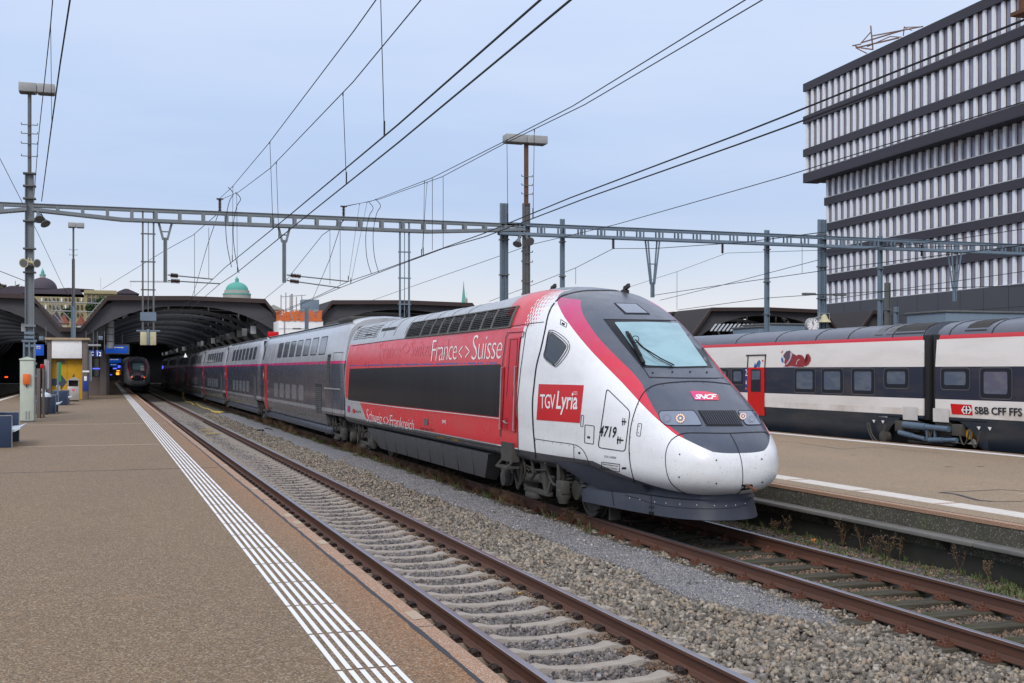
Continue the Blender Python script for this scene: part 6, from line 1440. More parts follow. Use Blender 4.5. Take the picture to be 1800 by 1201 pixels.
# ================================================================ kiosk and platform furniture
YK = 85.5
def K(u, v, y=YK): return PY(u, v, y)
kx0, kx1 = K(83, 651).x, K(157, 651).x; kz = K(100, 594).z
t = thing('kiosk', ((kx0+kx1)/2, YK, PZ1), 'brown lift kiosk with white panel above a yellow wall with dark arrow', 'kiosk')
d1, d2 = K(90.5, 651).x, K(144.5, 651).x; zw0, zw1 = K(100, 630).z, K(100, 598).z
b = B(); b.box((kx0, YK, PZ1), (d1, YK+5, kz-.15), .02); b.box((d2, YK, PZ1), (kx1-.1, YK+5, kz-.15), .02); b.box((d1, YK+.6, PZ1), (d2, YK+5, kz-.15)); b.box((d1, YK+.02, zw0-.05), (d2, YK+.6, kz-.15)); obj('wall', b, 'brownstone', t)
b = B(); b.box((kx0-.15, YK-.2, kz-.15), (kx1+.05, YK+5.2, kz), .02); MT['tan'] = simple('tan_roof_edge', (.38, .29, .18), .7, 0, .3); obj('roof_slab', b, 'tan', t)
b = B(); b.box((d1+.02, YK-.04, zw0), (d2-.02, YK+.02, zw1), .01); obj('white_panel', b, 'white', t)
b = B(); b.box((d1, YK+.5, PZ1+.02), (d2, YK+.6, zw0-.05)); ye = obj('yellow_wall', b, 'yellow', t)
b = B(); b.box(((d1+d2)/2-.01, YK+.49, PZ1), ((d1+d2)/2+.01, YK+.5, zw0-.05)); b.box((d1+.3, YK+.42, zw0-.35), (d1+.85, YK+.5, zw0-.15)); obj('door_gap', b, 'brownstone', ye)
def kp(x, y): p = PY(x/6.006, 600+y/6.006, YK+.49); return (p.x, YK+.488, p.z)
b = B(); b.prism([kp(*p) for p in [(540, 395), (640, 395), (640, 345), (705, 430), (640, 515), (640, 470), (540, 470)]], (0, -.01, 0)); b.prism([kp(*p) for p in [(762, 375), (785, 340), (785, 375)]], (0, -.01, 0)); obj('dark_arrow', b, 'frontslate', ye)
b = B(); a_ = kp(905, 330); b.box((a_[0]-.19, YK-.03, kp(0, 530)[2]), (a_[0]+.17, YK+.0, kp(0, 372)[2]), .01); obj('blue_panel', b, 'blueplate' if 'blueplate' in MT else 'blue', t)
b = B(); b.box((a_[0]-.1, YK-.045, kp(0, 420)[2]), (a_[0]+.08, YK-.025, kp(0, 372)[2]), .01); b.box((a_[0]-.2, YK-.03, kp(0, 328)[2]), (a_[0]+.24, YK-.0, kp(0, 310)[2])); obj('small_notice', b, 'white', t)
# side poster on the kiosk's track side
b = B(); b.box((kx1-.08, YK+.3, 1.7), (kx1+.12, YK+2.6, 3.75), .02); po = obj('poster_frame', b, 'lampgrey', t); b = B(); b.box((kx1+.12, YK+.4, 1.8), (kx1+.13, YK+2.5, 3.65)); obj('poster', b, 'white', po)
b = B(); b.box((kx1-.1, YK-.1, kz-.55), (kx1+.75, YK+.5, kz-.42), .03); obj('canopy_lamp', b, 'lampgrey', t)
MT['blueplate'] = simple('blue_plate', (.015, .05, .26), .45, 0, .15)
# signs
def board(name, u0, v0, u1, v1, y, label, mat, txt=None, tmat='signwhite', tq=None, thick=.2, group=None, frame=None):
    p, q = PY(u0, v1, y), PY(u1, v0, y); t = thing(name, ((p.x+q.x)/2, y, q.z), label, 'sign', group)
    if frame: a_, c_ = PY(u0-frame, v1+frame*.7, y), PY(u1+frame, v0-frame, y); b = B(); b.box((a_.x, y+.01, a_.z), (c_.x, y+.01+thick, c_.z), .02); obj('case', b, 'brownstone' if False else 'galvdark', t)
    b = B(); b.box((p.x, y-.02, p.z), (q.x, y+thick, q.z), .01); obj('face', b, mat, t)
    if txt: 
        for s_, (a0, b0, a1, b1), mm in txt: c0, c1 = PY(a0, b0, y-.03), PY(a1, b1, y-.03); text_on('lettering', s_, [(c0.x, y-.03, c0.z), (c1.x, y-.03, c0.z), (c1.x, y-.03, c1.z), (c0.x, y-.03, c1.z)], MT[mm], t, offset=.01)
    b = B(); b.bar(((p.x+q.x)/2-.4, y+.1, q.z), ((p.x+q.x)/2-.4, y+.1, 5.4), .05); b.bar(((p.x+q.x)/2+.4, y+.1, q.z), ((p.x+q.x)/2+.4, y+.1, 5.4), .05); obj('hanger_rod', b, 'galvdark', t); return t
board('display_board', 186, 608, 225, 621, 99.5, 'large lit blue display board with yellow text beside the hall mouth', 'bluescreen', [('Bitte nicht einsteigen', (192.5, 609.8, 217.5, 612.2), 'yellowtext')], frame=2.5, group='lit blue display boards')
board('display_board', 189, 630.5, 213, 638, 128, 'middle lit blue display board, second one into the hall', 'bluescreen', [('Bitte nicht einsteigen', (194, 631.5, 208, 633), 'yellowtext')], frame=1.2, group='lit blue display boards')
board('display_board', 193, 640, 207, 644, 150, 'smallest lit blue display board, third one into the hall', 'bluescreen', [('Bitte nicht einsteigen', (195, 640.6, 204, 641.8), 'yellowtext')], frame=.8, group='lit blue display boards')
board('track_sign', 168, 616, 179.5, 627, 95, 'square blue sign with white number 12', 'blueplate', [('12', (170.5, 619, 178, 626), 'signwhite'), ('Gleis', (169.5, 617, 173, 618.2), 'signwhite')], thick=.1, group='blue track signs')
board('track_sign', 156.5, 616, 166, 627, 95, 'square blue sign with white letter C', 'blueplate', [('C', (159.5, 618.5, 164.5, 625), 'signwhite')], thick=.1, group='blue track signs')
board('display_board', 62, 606, 77, 625, 86, 'lit blue display board with yellow lines right of the left mast', 'bluescreen', [('Zürich', (64, 608, 71, 610), 'yellowtext'), ('Brig', (64, 611.5, 71, 613), 'yellowtext')], thick=.15)
# platform building behind the signs
xa, xb = PY(158, 651, 101).x, PY(185, 651, 101).x
t = thing('platform_building', ((xa+xb)/2, 101, PZ1), 'grey platform building with dark windows behind the blue track signs', 'building')
b = B(); b.box((xa-3, 101.2, PZ1), (xb+.3, 112, 4.0)); b.box((xb-.4, 100.6, PZ1), (xb+.1, 101.2, 4.0), .03); b.box((xa-3, 100.9, 3.5), (xb+.3, 101.2, 4.0)); obj('wall', b, 'brownstone', t)
b = B(); b.box((xa, 101.1, 2.0), (xb-.5, 101.2, 3.4)); wo = obj('window', b, 'glassdark', t); b = B(); b.box((xa+.2, 101.05, 2.55), (xa+.9, 101.1, 2.65)); obj('lit_strip', b, 'bluelamp', wo)
for k, (u, v, mat, r_, y) in enumerate(((202, 648, 'bluelamp', .18, 170), (207.5, 652, 'orangelamp', .15, 185), (210.5, 657, 'orangelamp', .38, 190), (195, 659, 'bluelamp', .10, 160), (188, 662.5, 'greenlamp', .06, 130), (213, 644.5, 'bluelamp', .35, 180), (293, 646, 'bluelamp', .4, 160), (220, 645, 'hallglow', .4, 200), (11, 663, 'redlamp', .10, 120))):
    if mat == 'greenlamp': MT[mat] = emis('green_lamp', (.1, 1, .3), 1)
    if mat == 'hallglow': MT[mat] = emis('pale_glow', (.6, .65, .6), .6)
    p = PY(u, v, y); b = B(); b.box((p.x-r_*1.4, y, p.z-r_*.5), (p.x+r_*1.4, y+.1, p.z+r_*.5), .02)
    tag(obj('hall_light', b, mat, None, p), ['small blue light deep in the hall above the people', 'small orange light deep in the hall', 'wide orange glowing shop light at the end of the platform', 'tiny blue light beside the dark crowd', 'tiny green light at the edge of the platform building', 'blue lit panel deep in the hall above the orange light', 'blue lit panel right of the far silver train', 'pale glow left above the far silver train', 'tiny red light in the left hall'][k], 'light')
# sloped sign "A" in hall
p = PY(326, 625, 100); b = B(); b.prism([(p.x-.14, 100, p.z-.15), (p.x+.14, 100, p.z-.15), (p.x, 100, p.z+.2)], (0, .12, 0)); tag(obj('track_signal', b, 'signwhite', None, p), 'small lit white triangle sign above the dark coaches', 'sign')
# cabinet
pc = PZ(57, 742.5, PZ1); yc = pc.y
def KC(u, v): return PY(u, v, yc)
a0, a1 = KC(35, 651).x, KC(59.5, 651).x; zt1 = KC(45, 633.5).z
t = thing('cabinet', ((a0+a1)/2, yc, PZ1), 'tall pale green metal cabinet with an orange box on its front', 'cabinet')
b = B(); b.box((a0, yc, PZ1+.06), (a1, yc+.75, zt1), .02); obj('body', b, 'cabinet', t); b = B(); b.box((a0-.03, yc-.04, zt1), (a1+.03, yc+.79, zt1+.06), .02); b.prism([(a0, yc+.05, zt1+.06), (a1, yc+.05, zt1+.06), ((a0+a1)/2, yc+.05, zt1+.14)], (0, .65, 0)); obj('lid', b, 'cabinet', t)
b = B(); b.box((a0+.02, yc+.02, PZ1), (a1-.02, yc+.72, PZ1+.06)); obj('plinth', b, 'galvdark', t)
b = B()
for k in range(9):
    for j in (0, 1): b.box((a0+.2+j*.1, yc-.006, PZ1+.12+k*.035), (a0+.26+j*.1, yc+.0, PZ1+.135+k*.035))
obj('vent_slots', b, 'galvdark', t)
o0, o1 = KC(40.5, 676), KC(53.5, 657.5); b = B(); b.box((o0.x, yc-.12, o0.z), (o1.x, yc-.001, o1.z), .02); b.box((o0.x+.05, yc-.14, o0.z+.06), (o1.x-.05, yc-.12, o1.z-.04), .01); ob = obj('orange_box', b, 'orange', t)
b = B(); b.bar(((o0.x+o1.x)/2, yc-.05, o0.z), ((o0.x+o1.x)/2, yc-.05, o0.z-.12), .03); obj('drain_stub', b, 'black', ob)
# brown panels behind the cabinet, with red box and poster
p1 = PZ(70, 735, PZ1); y_ = p1.y
t = thing('information_panel', (p1.x, y_, PZ1), 'brown post panel with a red box on top, just right of the pale cabinet', 'panel'); xa, xb = PY(64, 651, y_).x, PY(77, 651, y_).x
b = B(); b.box((xa, y_, PZ1), (xa+.15, y_+.9, PY(70, 648, y_).z), .01); b.box((xa+.22, y_+.1, PZ1), (xb, y_+.9, PY(70, 648, y_).z), .01); obj('panel', b, 'brownstone', t)
b = B(); z_a = PY(70, 648, y_).z; b.box((xb-.15, y_+.2, z_a), (xb, y_+.6, z_a+.18), .02); obj('red_box', b, 'lyriared', t)
b = B(); b.box((xb, y_+.3, PY(0, 686, y_).z), (xb+.12, y_+1.9, PY(0, 632, y_).z), .02); po = obj('poster_case', b, 'lampgrey', t); b = B(); b.box((xb+.12, y_+.4, PY(0, 684, y_).z), (xb+.13, y_+1.8, PY(0, 634, y_).z)); obj('poster', b, 'white', po)
# small bin behind
pb_ = PZ(80, 729, PZ1); b = B(); b.lathe((pb_.x, pb_.y, PZ1), [(.12, 0), (.17, .1), (.24, .75), (.24, .8)], 12); tb = thing('litter_bin', pb_, 'small dark bin with a pale lid behind the brown panel', 'bin'); obj('bin_body', b, 'frontslate', tb); b = B(); b.lathe((pb_.x, pb_.y, PZ1), [(.26, .8), (.22, .92), (.05, 1.0)], 12); obj('lid', b, 'seat', tb)
# recycling station
pr1 = PZ(129, 706, PZ1); yr = pr1.y; R0, R1_ = PY(118.5, 651, yr).x, PY(139.5, 651, yr).x; zr = PY(0, 669, yr).z
t = thing('litter_bin', ((R0+R1_)/2, yr, PZ1), 'large steel litter bin with gabled top and a pink heart, beside the kiosk', 'bin')
b = B(); zz0 = PY(0, 680, yr).z; b.box((R0, yr, PZ1+.08), (R1_, yr+.8, zz0), .02); b.box((R0, yr, zz0), (R0+.07, yr+.8, zr)); b.box((R1_-.07, yr, zz0), (R1_, yr+.8, zr)); b.box((R0, yr+.7, zz0), (R1_, yr+.8, zr)); obj('body', b, 'steelbin', t)
b = B(); b.prism([(R0-.03, yr-.03, zr), (R1_+.03, yr-.03, zr), ((R0+R1_)/2+.05, yr-.03, zr+.22)], (0, .86, 0)); obj('gabled_lid', b, 'steelbin', t)
b = B(); b.box((R0+.1, yr+.3, zz0), (R1_-.1, yr+.6, zr-.02)); obj('inner_bin', b, 'black', t); b = B(); b.box((R0+.05, yr+.05, PZ1), (R1_-.05, yr+.75, PZ1+.08)); obj('plinth', b, 'black', t)
MT['pink'] = simple('pink_sticker', (.75, .10, .18), .5, 0, .1); hcx, hcz = PY(129, 651, yr).x, PY(0, 686.5, yr).z; b = B()
hp_ = [(hcx+.011*16*math.sin(a)**3*.6, yr-.004, hcz+.0066*(13*math.cos(a)-5*math.cos(2*a)-2*math.cos(3*a)-math.cos(4*a))) for a in [i*2*math.pi/24 for i in range(24)]]; b.prism(hp_, (0, -.006, 0)); obj('heart_sticker', b, 'pink', t)
# benches
def bench(u, v, label, w_=2.75):
    p = PZ(u, v, PZ1); x, y = p.x, p.y; t = thing('bench', (x, y, PZ1), label, 'bench', 'blue panel benches on the platform')
    for k in (0, 1):
        b = B(); yy_ = y+k*w_; b.box((x-.85, yy_, PZ1), (x, yy_+.06, PZ1+.82), .008); obj('side_panel', b, 'bench', t)
        b = B(); b.box((x-.85, yy_-.004, PZ1+.82), (x+.004, yy_+.064, PZ1+.835)); b.box((x, yy_-.004, PZ1), (x+.012, yy_+.064, PZ1+.82)); obj('panel_edge', b, 'steelbin', t)
    b = B(); b.prism([(x-.55, y+.06, PZ1+.42), (x+.05, y+.06, PZ1+.46), (x+.20, y+.06, PZ1+.52), (x+.20, y+.06, PZ1+.47), (x+.05, y+.06, PZ1+.40), (x-.55, y+.06, PZ1+.36)], (0, w_-.06, 0)); obj('seat', b, 'seat', t)
    b = B(); b.prism([(x-.50, y+.1, PZ1+.44), (x-.43, y+.1, PZ1+.44), (x-.56, y+.1, PZ1+1.14), (x-.63, y+.1, PZ1+1.14)], (0, w_-.14, 0)); obj('backrest', b, 'seat', t)
    return t
bench(20.5, 787, 'nearest blue panel bench at the left edge of the photo'); bench(98, 727.5, 'middle blue panel bench right of the pale green cabinet'); bench(119.5, 712.5, 'farthest blue panel bench in front of the steel bin')
# green banner sign
pg = PZ(101, 716, PZ1); yg_ = pg.y; t = thing('banner_sign', (pg.x, yg_, PZ1), 'narrow green and grey upright sign standing behind the benches', 'sign'); xg0, xg1 = PY(100, 651, yg_).x, PY(103, 651, yg_).x
b = B(); b.box((xg0, yg_, PZ1), (xg1, yg_+.08, PY(0, 637, yg_).z)); obj('post', b, 'galvblue', t); MT['green'] = simple('green_panel', (.03, .24, .06), .5, 0, .15); b = B(); b.box((xg1, yg_-.01, PY(0, 671, yg_).z), (PY(107.5, 651, yg_).x, yg_+.06, PY(0, 637, yg_).z)); obj('green_panel', b, 'green', t)
# posts / second shelter lamps
for k, (u, v) in enumerate(((72.5, 595), (177, 594.5))):
    p = PY(u, v, 95); b = B(); b.box((p.x-.16, 95, p.z-.15), (p.x+.16, 95.3, p.z+.15), .03); tag(obj('roof_camera', b, 'galvblue', None, p), ['small square blue grey unit left above the kiosk roof', 'small square blue grey unit right above the kiosk roof'][k], 'unit')
# people far away on the platform
def person(x, y, rz, cloth, label, sc=1.0, stride=.0):
    bm_v = [(0, 0, .95), (0, 0, 1.2), (0, 0, 1.45), (0, .01, 1.55), (0, -.01, 1.68), (.10, 0, .92), (.12, .06*stride, .5), (.12, .30*stride, .08), (.12, .30*stride-.12, .03), (-.10, 0, .92), (-.12, -.06*stride, .5), (-.12, -.3*stride, .08), (-.12, -.3*stride-.12, .03),
            (.19, 0, 1.42), (.25, .02, 1.13), (.26, -.06, .86), (-.19, 0, 1.42), (-.25, .02, 1.13), (-.26, -.06, .86)]
    ed = [(0, 1), (1, 2), (2, 3), (3, 4), (0, 5), (5, 6), (6, 7), (7, 8), (0, 9), (9, 10), (10, 11), (11, 12), (2, 13), (13, 14), (14, 15), (2, 16), (16, 17), (17, 18)]
    rad = [.15, .14, .13, .06, .10, .09, .065, .05, .04, .09, .065, .05, .04, .07, .055, .04, .07, .055, .04]
    me = bpy.data.meshes.new('person'); me.from_pydata(bm_v, ed, []); o = bpy.data.objects.new('tmp', me); COL.objects.link(o)
    md = o.modifiers.new('s', 'SKIN'); 
    for i, v in enumerate(me.skin_vertices[0].data): v.radius = (rad[i], rad[i]*.8)
    me.skin_vertices[0].data[0].use_root = True; s2 = o.modifiers.new('ss', 'SUBSURF'); s2.levels = 1
    bpy.context.view_layer.update(); m2_ = bpy.data.meshes.new_from_object(o.evaluated_get(bpy.context.evaluated_depsgraph_get())); bpy.data.objects.remove(o)
    m2_.name = 'person'; q = bpy.data.objects.new('person', m2_); COL.objects.link(q); q.location = (x, y, PZ1); q.rotation_euler = (0, 0, rz); q.scale = (sc, sc, sc); m2_.materials.append(MT[cloth])
    tag(q, label, 'person', 'people far down the platform'); return q
MT['cloth1'] = simple('dark_coat', (.02, .02, .028), .8, 0, .2); MT['cloth2'] = simple('grey_coat', (.05, .045, .05), .8, 0, .2)
for k, (u, v, c_, st, lb) in enumerate(((192.5, 674, 'cloth1', .3, 'person in dark coat walking nearest, left of the far crowd'), (198, 671.5, 'cloth2', .6, 'person in grey coat walking far down the platform beside the darkest coat'), (203.5, 670.5, 'cloth1', .1, 'person in dark clothes standing under the orange light'), (186, 671, 'cloth1', .2, 'person in dark clothes close to the pillars, leftmost of the far people'), (208, 669, 'cloth2', .5, 'person in grey, farthest along the platform, beside the silver train'))):
    p = PZ(u, v, PZ1); person(p.x, p.y, k*1.3, c_, lb, 1, st)
# ================================================================ construction tower and things behind the coaches
YC = 92.0
t = thing('construction_tower', (PY(527, 651, YC).x, YC, GZ), 'white clad base topped by orange netting and scaffold tubes, behind the coaches', 'scaffold')
a_, c_ = PY(490, 700, YC), PY(568, 565, YC); b = B(); b.box((a_.x, YC, 0), (c_.x, YC+3, c_.z), .02); obj('white_base', b, 'white', t)
b = B(); x_ = PY(500, 651, YC).x; b.box((x_-.05, YC-.03, 0), (x_+.05, YC, c_.z)); b.bar((a_.x, YC-.02, c_.z-.6), (c_.x, YC-.02, c_.z-.6), .02); obj('panel_joint', b, 'lampgrey', t)
MT['net'] = None; g = M('orange_netting', (.62, .14, .03), .7); x, y, z = g.xyz(); k_ = ((x*34.0).op('SINE') > .55) | ((z*34.0).op('SINE') > .55)
tr_ = g.nt.nodes.new('ShaderNodeBsdfTransparent'); ms = g.nt.nodes.new('ShaderNodeMixShader'); fac = (k_ | (g.noise(3, 3, .5, None) > .5)).k; g.nt.links.new(fac, ms.inputs[0]); g.nt.links.new(tr_.outputs[0], ms.inputs[1]); g.nt.links.new(g.b.outputs[0], ms.inputs[2]); g.nt.links.new(ms.outputs[0], g.nt.nodes['Material Output'].inputs[0]); MT['net'] = g.done()
n0, n1 = PY(495, 651, YC-.1), PY(566, 651, YC-.1); zl_, zh_ = c_.z, PY(0, 536, YC).z; ns = []
b = B(); cols = [n0.x+(n1.x-n0.x)*i/12 for i in range(13)]
tp = [zh_-.02-.16*math.sin(i*math.pi/4)**2 for i in range(13)]
for yy_ in (YC-.1, YC+3): b.add([(x, yy_+.04*(i % 2), zl_) for i, x in enumerate(cols)]+[(x, yy_, z) for x, z in zip(cols, tp)], [(i, i+1, 13+i+1, 13+i) for i in range(12)])
for xx in (cols[0], cols[-1]): b.add([(xx, YC-.1, zl_), (xx, YC+3, zl_), (xx, YC+3, zh_), (xx, YC-.1, zh_)], [(0, 1, 2, 3)])
obj('netting', b, 'net', t)
b = B()
for u, v in ((495, 518), (503.5, 514), (511, 518), (520, 514), (528, 519), (537.5, 516)): p = PY(u, v, YC); b.bar((p.x, YC+(.3 if u < 520 else 2), zl_), (p.x, YC+(.3 if u < 520 else 2), p.z), .07 if u != 520 else .14)
b.bar(PY(495, 522, YC+.3), PY(538, 519, YC+.3), .05); b.bar(PY(495, 545, YC+.3), PY(560, 545, YC+.3), .05); b.bar(PY(510, 563, YC+.6), PY(560, 545, YC+.6), .1); b.bar(PY(500, 555, YC+.6), PY(530, 552, YC+.6), .08); obj('scaffold_tube', b, 'lampgrey', t)
p, q = PY(531, 545, YC+1.5), PY(561, 527, YC+1.5); b = B(); b.box((p.x, YC+1.5, zl_), (q.x, YC+2.5, q.z), .02); obj('grey_container', b, 'galvblue', t)
gx = PY(539, 651, 88).x; t = thing('steel_post', (gx, 88, GZ), 'blue grey post with lamp arms in front of the orange netting', 'post', 'steel posts standing behind the trains'); b = B(); hpost(b, gx, 88, GZ, PY(0, 532, 88).z, .26, .24); obj('post', b, 'galvblue', t); b = B(); z = PY(0, 573, 88).z
for s_ in (-1, 1): b.bar((gx, 87.8, z), (gx+s_*.5, 87.8, z+.03), .04); b.box((gx+s_*.45, 87.7, z-.03), (gx+s_*1.05, 87.9, z+.08), .02)
obj('lamp_arm', b, 'galvdark', t)
p, q = PY(471, 592, 90), PY(490, 583.5, 90); b = B(); b.box((p.x, 90, p.z), (q.x, 90.3, q.z), .02); b.bar((p.x+.2, 90.15, p.z), (p.x+.2, 90.15, GZ), .1); tag(obj('red_board', b, 'lyriared', None, p), 'plain red board left of the white base under the orange netting', 'board')
# ================================================================ office building
XO, YO = 71.3, 110.9; dirv = Vector((-.0697, -1, 0)).normalized(); nrm = Vector((-dirv.y, dirv.x, 0)).normalized()*1.0
if nrm.x > 0: nrm = -nrm
def FB(s, d, z): return Vector((XO, YO, 0))+dirv*s+nrm*d+Vector((0, 0, z))     # s along facade toward the camera, d outwards
LEN = 60.0
def fbox(b, s0, s1, d0, d1, z0, z1): b.add([FB(s, d, z) for z in (z0, z1) for s, d in ((s0, d0), (s1, d0), (s1, d1), (s0, d1))], [(0, 3, 2, 1), (4, 5, 6, 7), (0, 1, 5, 4), (1, 2, 6, 5), (2, 3, 7, 6), (3, 0, 4, 7)]); return b
t = thing('office_building', (XO, YO, GZ), 'dark banded office block with rows of pale window fins at the right', 'building')
MT['spandrel'] = simple('dark_spandrel_panel', (.045, .042, .056), .6, 0, .25, (.05, .048, .055), .6); MT['spandrel2'] = simple('grey_facade_panel', (.075, .078, .092), .6, 0, .3, (.06, .06, .065), .7)
MT['fin'] = simple('pale_facade_fin', (.80, .83, .88), .4, 0, .12); MT['sill'] = simple('pale_sill', (.5, .5, .52), .6, 0, .2); MT['bronze'] = simple('bronze_frame', (.10, .062, .045), .5, .2, .3)
def glass(name, base, c2, c3):
    g = M(name, base, .1, 0, .7); gi = g.nt.nodes.new('ShaderNodeObjectInfo'); r = E(g.nt, gi.outputs['Random']); g.mix(r, c2); g.mix(r.btw(.82, .9), c3, .7); g.mix(g.noise(.8, 3, .6, (1, 1, .6), .5, .6), (base[0]*.6, base[1]*.6, base[2]*.6), .5); return g.done()
MT['oglass'] = glass('office_glass', (.27, .26, .35), (.15, .15, .20), (.30, .20, .22))
b = B(); fbox(b, 0, LEN, -16, -.35, 22.7, 33.2); fbox(b, 2.2, LEN, -16, -1.5, GZ, 22.7); obj('core_wall', b, 'spandrel', t)
floors = []     # (z0 window bottom, z1 window top, facade offset, first s)
b = B(); zb_ = [33.3, 29.77, 26.23, 22.7]
for k, z in enumerate(zb_): fbox(b, -.15, LEN, -.5, .12, z-(.85 if k == 0 else .80 if k < 3 else .0), z+(0 if k == 0 else 0 if k < 3 else .95)); 
obj('upper_band', b, 'spandrel', t)
for k in range(3): lo = zb_[k+1]+(0 if k < 2 else .95); floors.append((lo, zb_[k]-(.85 if k == 0 else .80), -.05, .1))
b = B(); fbox(b, -.15, LEN, -1.6, .12, 22.62, 22.72); obj('cantilever_soffit', b, 'spandrel', t)
DL = -1.2; b = B(); lows = [20.35, 17.63, 14.9, 12.2]
for z in lows: fbox(b, 2.15, LEN, DL-.4, DL+.1, z-.42, z+.42)
obj('lower_band', b, 'spandrel', t)
edges = [22.62]+lows+[None]
for k, z in enumerate(lows): floors.append((z+.42, (22.62 if k == 0 else lows[k-1]-.42), DL-.05, 2.3))
floors.append((9.5, 12.2-.42, DL-.05, 2.3))
b = B(); fbox(b, 2.1, LEN, DL-.4, DL+.12, GZ, 9.45); obj('lower_wall', b, 'spandrel2', t)
b = B()
for s in np.arange(3, LEN, 3.2): fbox(b, s, s+.03, DL+.12, DL+.128, 7.0, 9.4)
fbox(b, 2.1, LEN, DL+.12, DL+.128, 7.6, 7.63); obj('panel_joint', b, 'seam', t)
for s in np.arange(2.6, 30, 1.8): b = B(); fbox(b, s, s+1.5, DL+.12, DL+.14, 5.9, 6.9); obj('ground_window', b, 'oglass' if int(s*7) % 3 else 'bronze', t)
b = B()
for z0, z1, d, s0 in floors: fbox(b, s0-.1, LEN, d-.2, d+.17, z0-.07, z0)
obj('sill', b, 'sill', t)
BAY = 1.19; wins = []
for fi, (z0, z1, d, s0) in enumerate(floors):
    n = int((38-s0)/BAY)
    for i in range(n): wins.append((s0+i*BAY, z0, z1, d))
wins.sort(key=lambda w_: -w_[0])
def unit(s, z0, z1, d, bb): bb = bb or B(); fbox(bb, s+.36, s+BAY, d-.25, d-.2, z0, z1); return bb
def finm(s, z0, z1, d, bb): bb = bb or B(); fbox(bb, s, s+.36, d-.22, d+.0, z0, z1); return bb
def framem(s, z0, z1, d, bb): bb = bb or B(); fbox(bb, s+.36, s+.44, d-.22, d-.18, z0, z1); fbox(bb, s+.44, s+BAY, d-.22, d-.17, z1-.06, z1); return bb
for nm, fn, mt in (('window', unit, 'oglass'), ('facade_fin', finm, 'fin'), ('window_frame', framem, 'bronze')):
    for w_ in wins[:96]: obj(nm, fn(*w_, None), mt, t)
    bb = B()
    for w_ in wins[96:]: fn(*w_, bb)
    o = obj(nm, bb, mt, t); o['kind'] = 'stuff'
b = B(); fbox(b, 10, 16, -9, -4, 33.2, 35); obj('roof_house', b, 'spandrel2', t)
b = B()
def RP_(x, y): return O+ray(1480+x/9, 30+y/9)*(118+(x-200)*-.006)
for p, q, w_ in (((455, 140), (490, 520), .16), ((455, 240), (305, 410), .12), ((165, 455), (300, 430), .16), ((300, 410), (980, 205), .18), ((480, 300), (1280, 150), .16), ((220, 490), (900, 330), .2), ((240, 500), (390, 575), .16), ((300, 490), (480, 515), .2), ((987, 150), (970, 300), .12), ((1000, 165), (1280, 155), .12), ((1000, 175), (1110, 215), .1), ((400, 470), (760, 310), .12), ((760, 310), (940, 320), .14), ((210, 460), (280, 490), .18)):
    b.bar(RP_(*p), RP_(*q), w_*.62)
for p, q in (((520, 380), (1220, 180)), ((300, 495), (880, 350)), ((600, 400), (750, 400))): pass
tag(obj('rooftop_frame', b, 'rust2' if 'rust2' in MT else 'rust', None, RP_(400, 450)), 'brown lattice steel frame standing on the office building roof', 'steel frame')
# containers / sheds behind the intercity train
for k, (u0, u1, v0, y, lb) in enumerate(((1334, 1345, 573, 60, 'narrow grey shed left of the station clock, behind the train'), (1352, 1425, 569, 62, 'long grey flat shed behind the train, left of the station clock'), (1663, 1850, 549, 48, 'blue grey louvred equipment house behind the intercity train'), (1460, 1520, 578, 75, 'low wide grey box behind the train under the office block'))):
    p, q = PY(u0, 651, y), PY(u1, v0, y); t = thing('equipment_shed', ((p.x+q.x)/2, y, GZ), lb, 'shed', 'grey sheds behind the intercity train'); b = B(); b.box((p.x, y, GZ), (q.x, y+3, q.z-.1), .03); obj('wall', b, 'galvblue' if k != 3 else 'concrete', t); b = B(); b.box((p.x-.08, y-.08, q.z-.1), (q.x+.08, y+3.1, q.z), .02); obj('roof', b, 'galvdark', t)
    if k == 2:
        b = B(); zz = PY(0, 567, y).z
        for j in range(6): b.box((p.x+1, y-.03, zz-.05+j*.07), (p.x+4.2, y+.01, zz-.01+j*.07))
        obj('louvre', b, 'black', t)
b = B()
for u in range(1250, 1340, 7): b.bar(PY(u, 582, 80), PY(u+9, 570, 84), .16, .05)
tag(obj('skylight_slats', b, 'lampgrey', None, PY(1295, 576, 80)), 'row of pale slanting slats in front of the dark hall roof, right of the nose', 'slats')
# ================================================================ the town behind
MT['stonew'] = simple('sandstone_wall', (.34, .29, .17), .9, 0, .35, (.2, .17, .11), .15); MT['slate'] = simple('slate_roof', (.075, .062, .078), .8, 0, .3, None, .1); MT['copper'] = simple('green_copper', (.10, .36, .30), .7, 0, .35, (.06, .22, .2), .3); MT['greystone'] = simple('grey_stone', (.36, .36, .33), .9, 0, .3, None, .3)
MT['redtile'] = simple('red_tile_roof', (.28, .10, .07), .9, 0, .4, None, .3); MT['townwall'] = simple('pale_house_wall', (.55, .47, .33), .9, 0, .3, None, .3); MT['darkwin'] = simple('dark_window', (.05, .06, .075), .2, 0, .2)
YP = 430.0
def Q(u, v, y=YP): return PY(u, v, y)
t = thing('palace_building', (Q(120, 0).x, YP, 0), 'yellow sandstone palace with long windowed front and dark dome, on the hill at left', 'building')
def rb_(par, nm, u0, v0, u1, v1, y, dep, mat, bev=0): p, q = PY(u0, v1, y), PY(u1, v0, y); b = B(); b.box((p.x, y, p.z), (q.x, y+dep, q.z), bev); return obj(nm, b, mat, par)
rb_(t, 'front_wall', 40, 518, 149, 600, YP, 20, 'stonew'); rb_(t, 'corner_wall', 148, 511, 205, 600, YP-4, 30, 'stonew'); rb_(t, 'cornice', 147, 514, 206, 516, YP-5, 32, 'stonew')
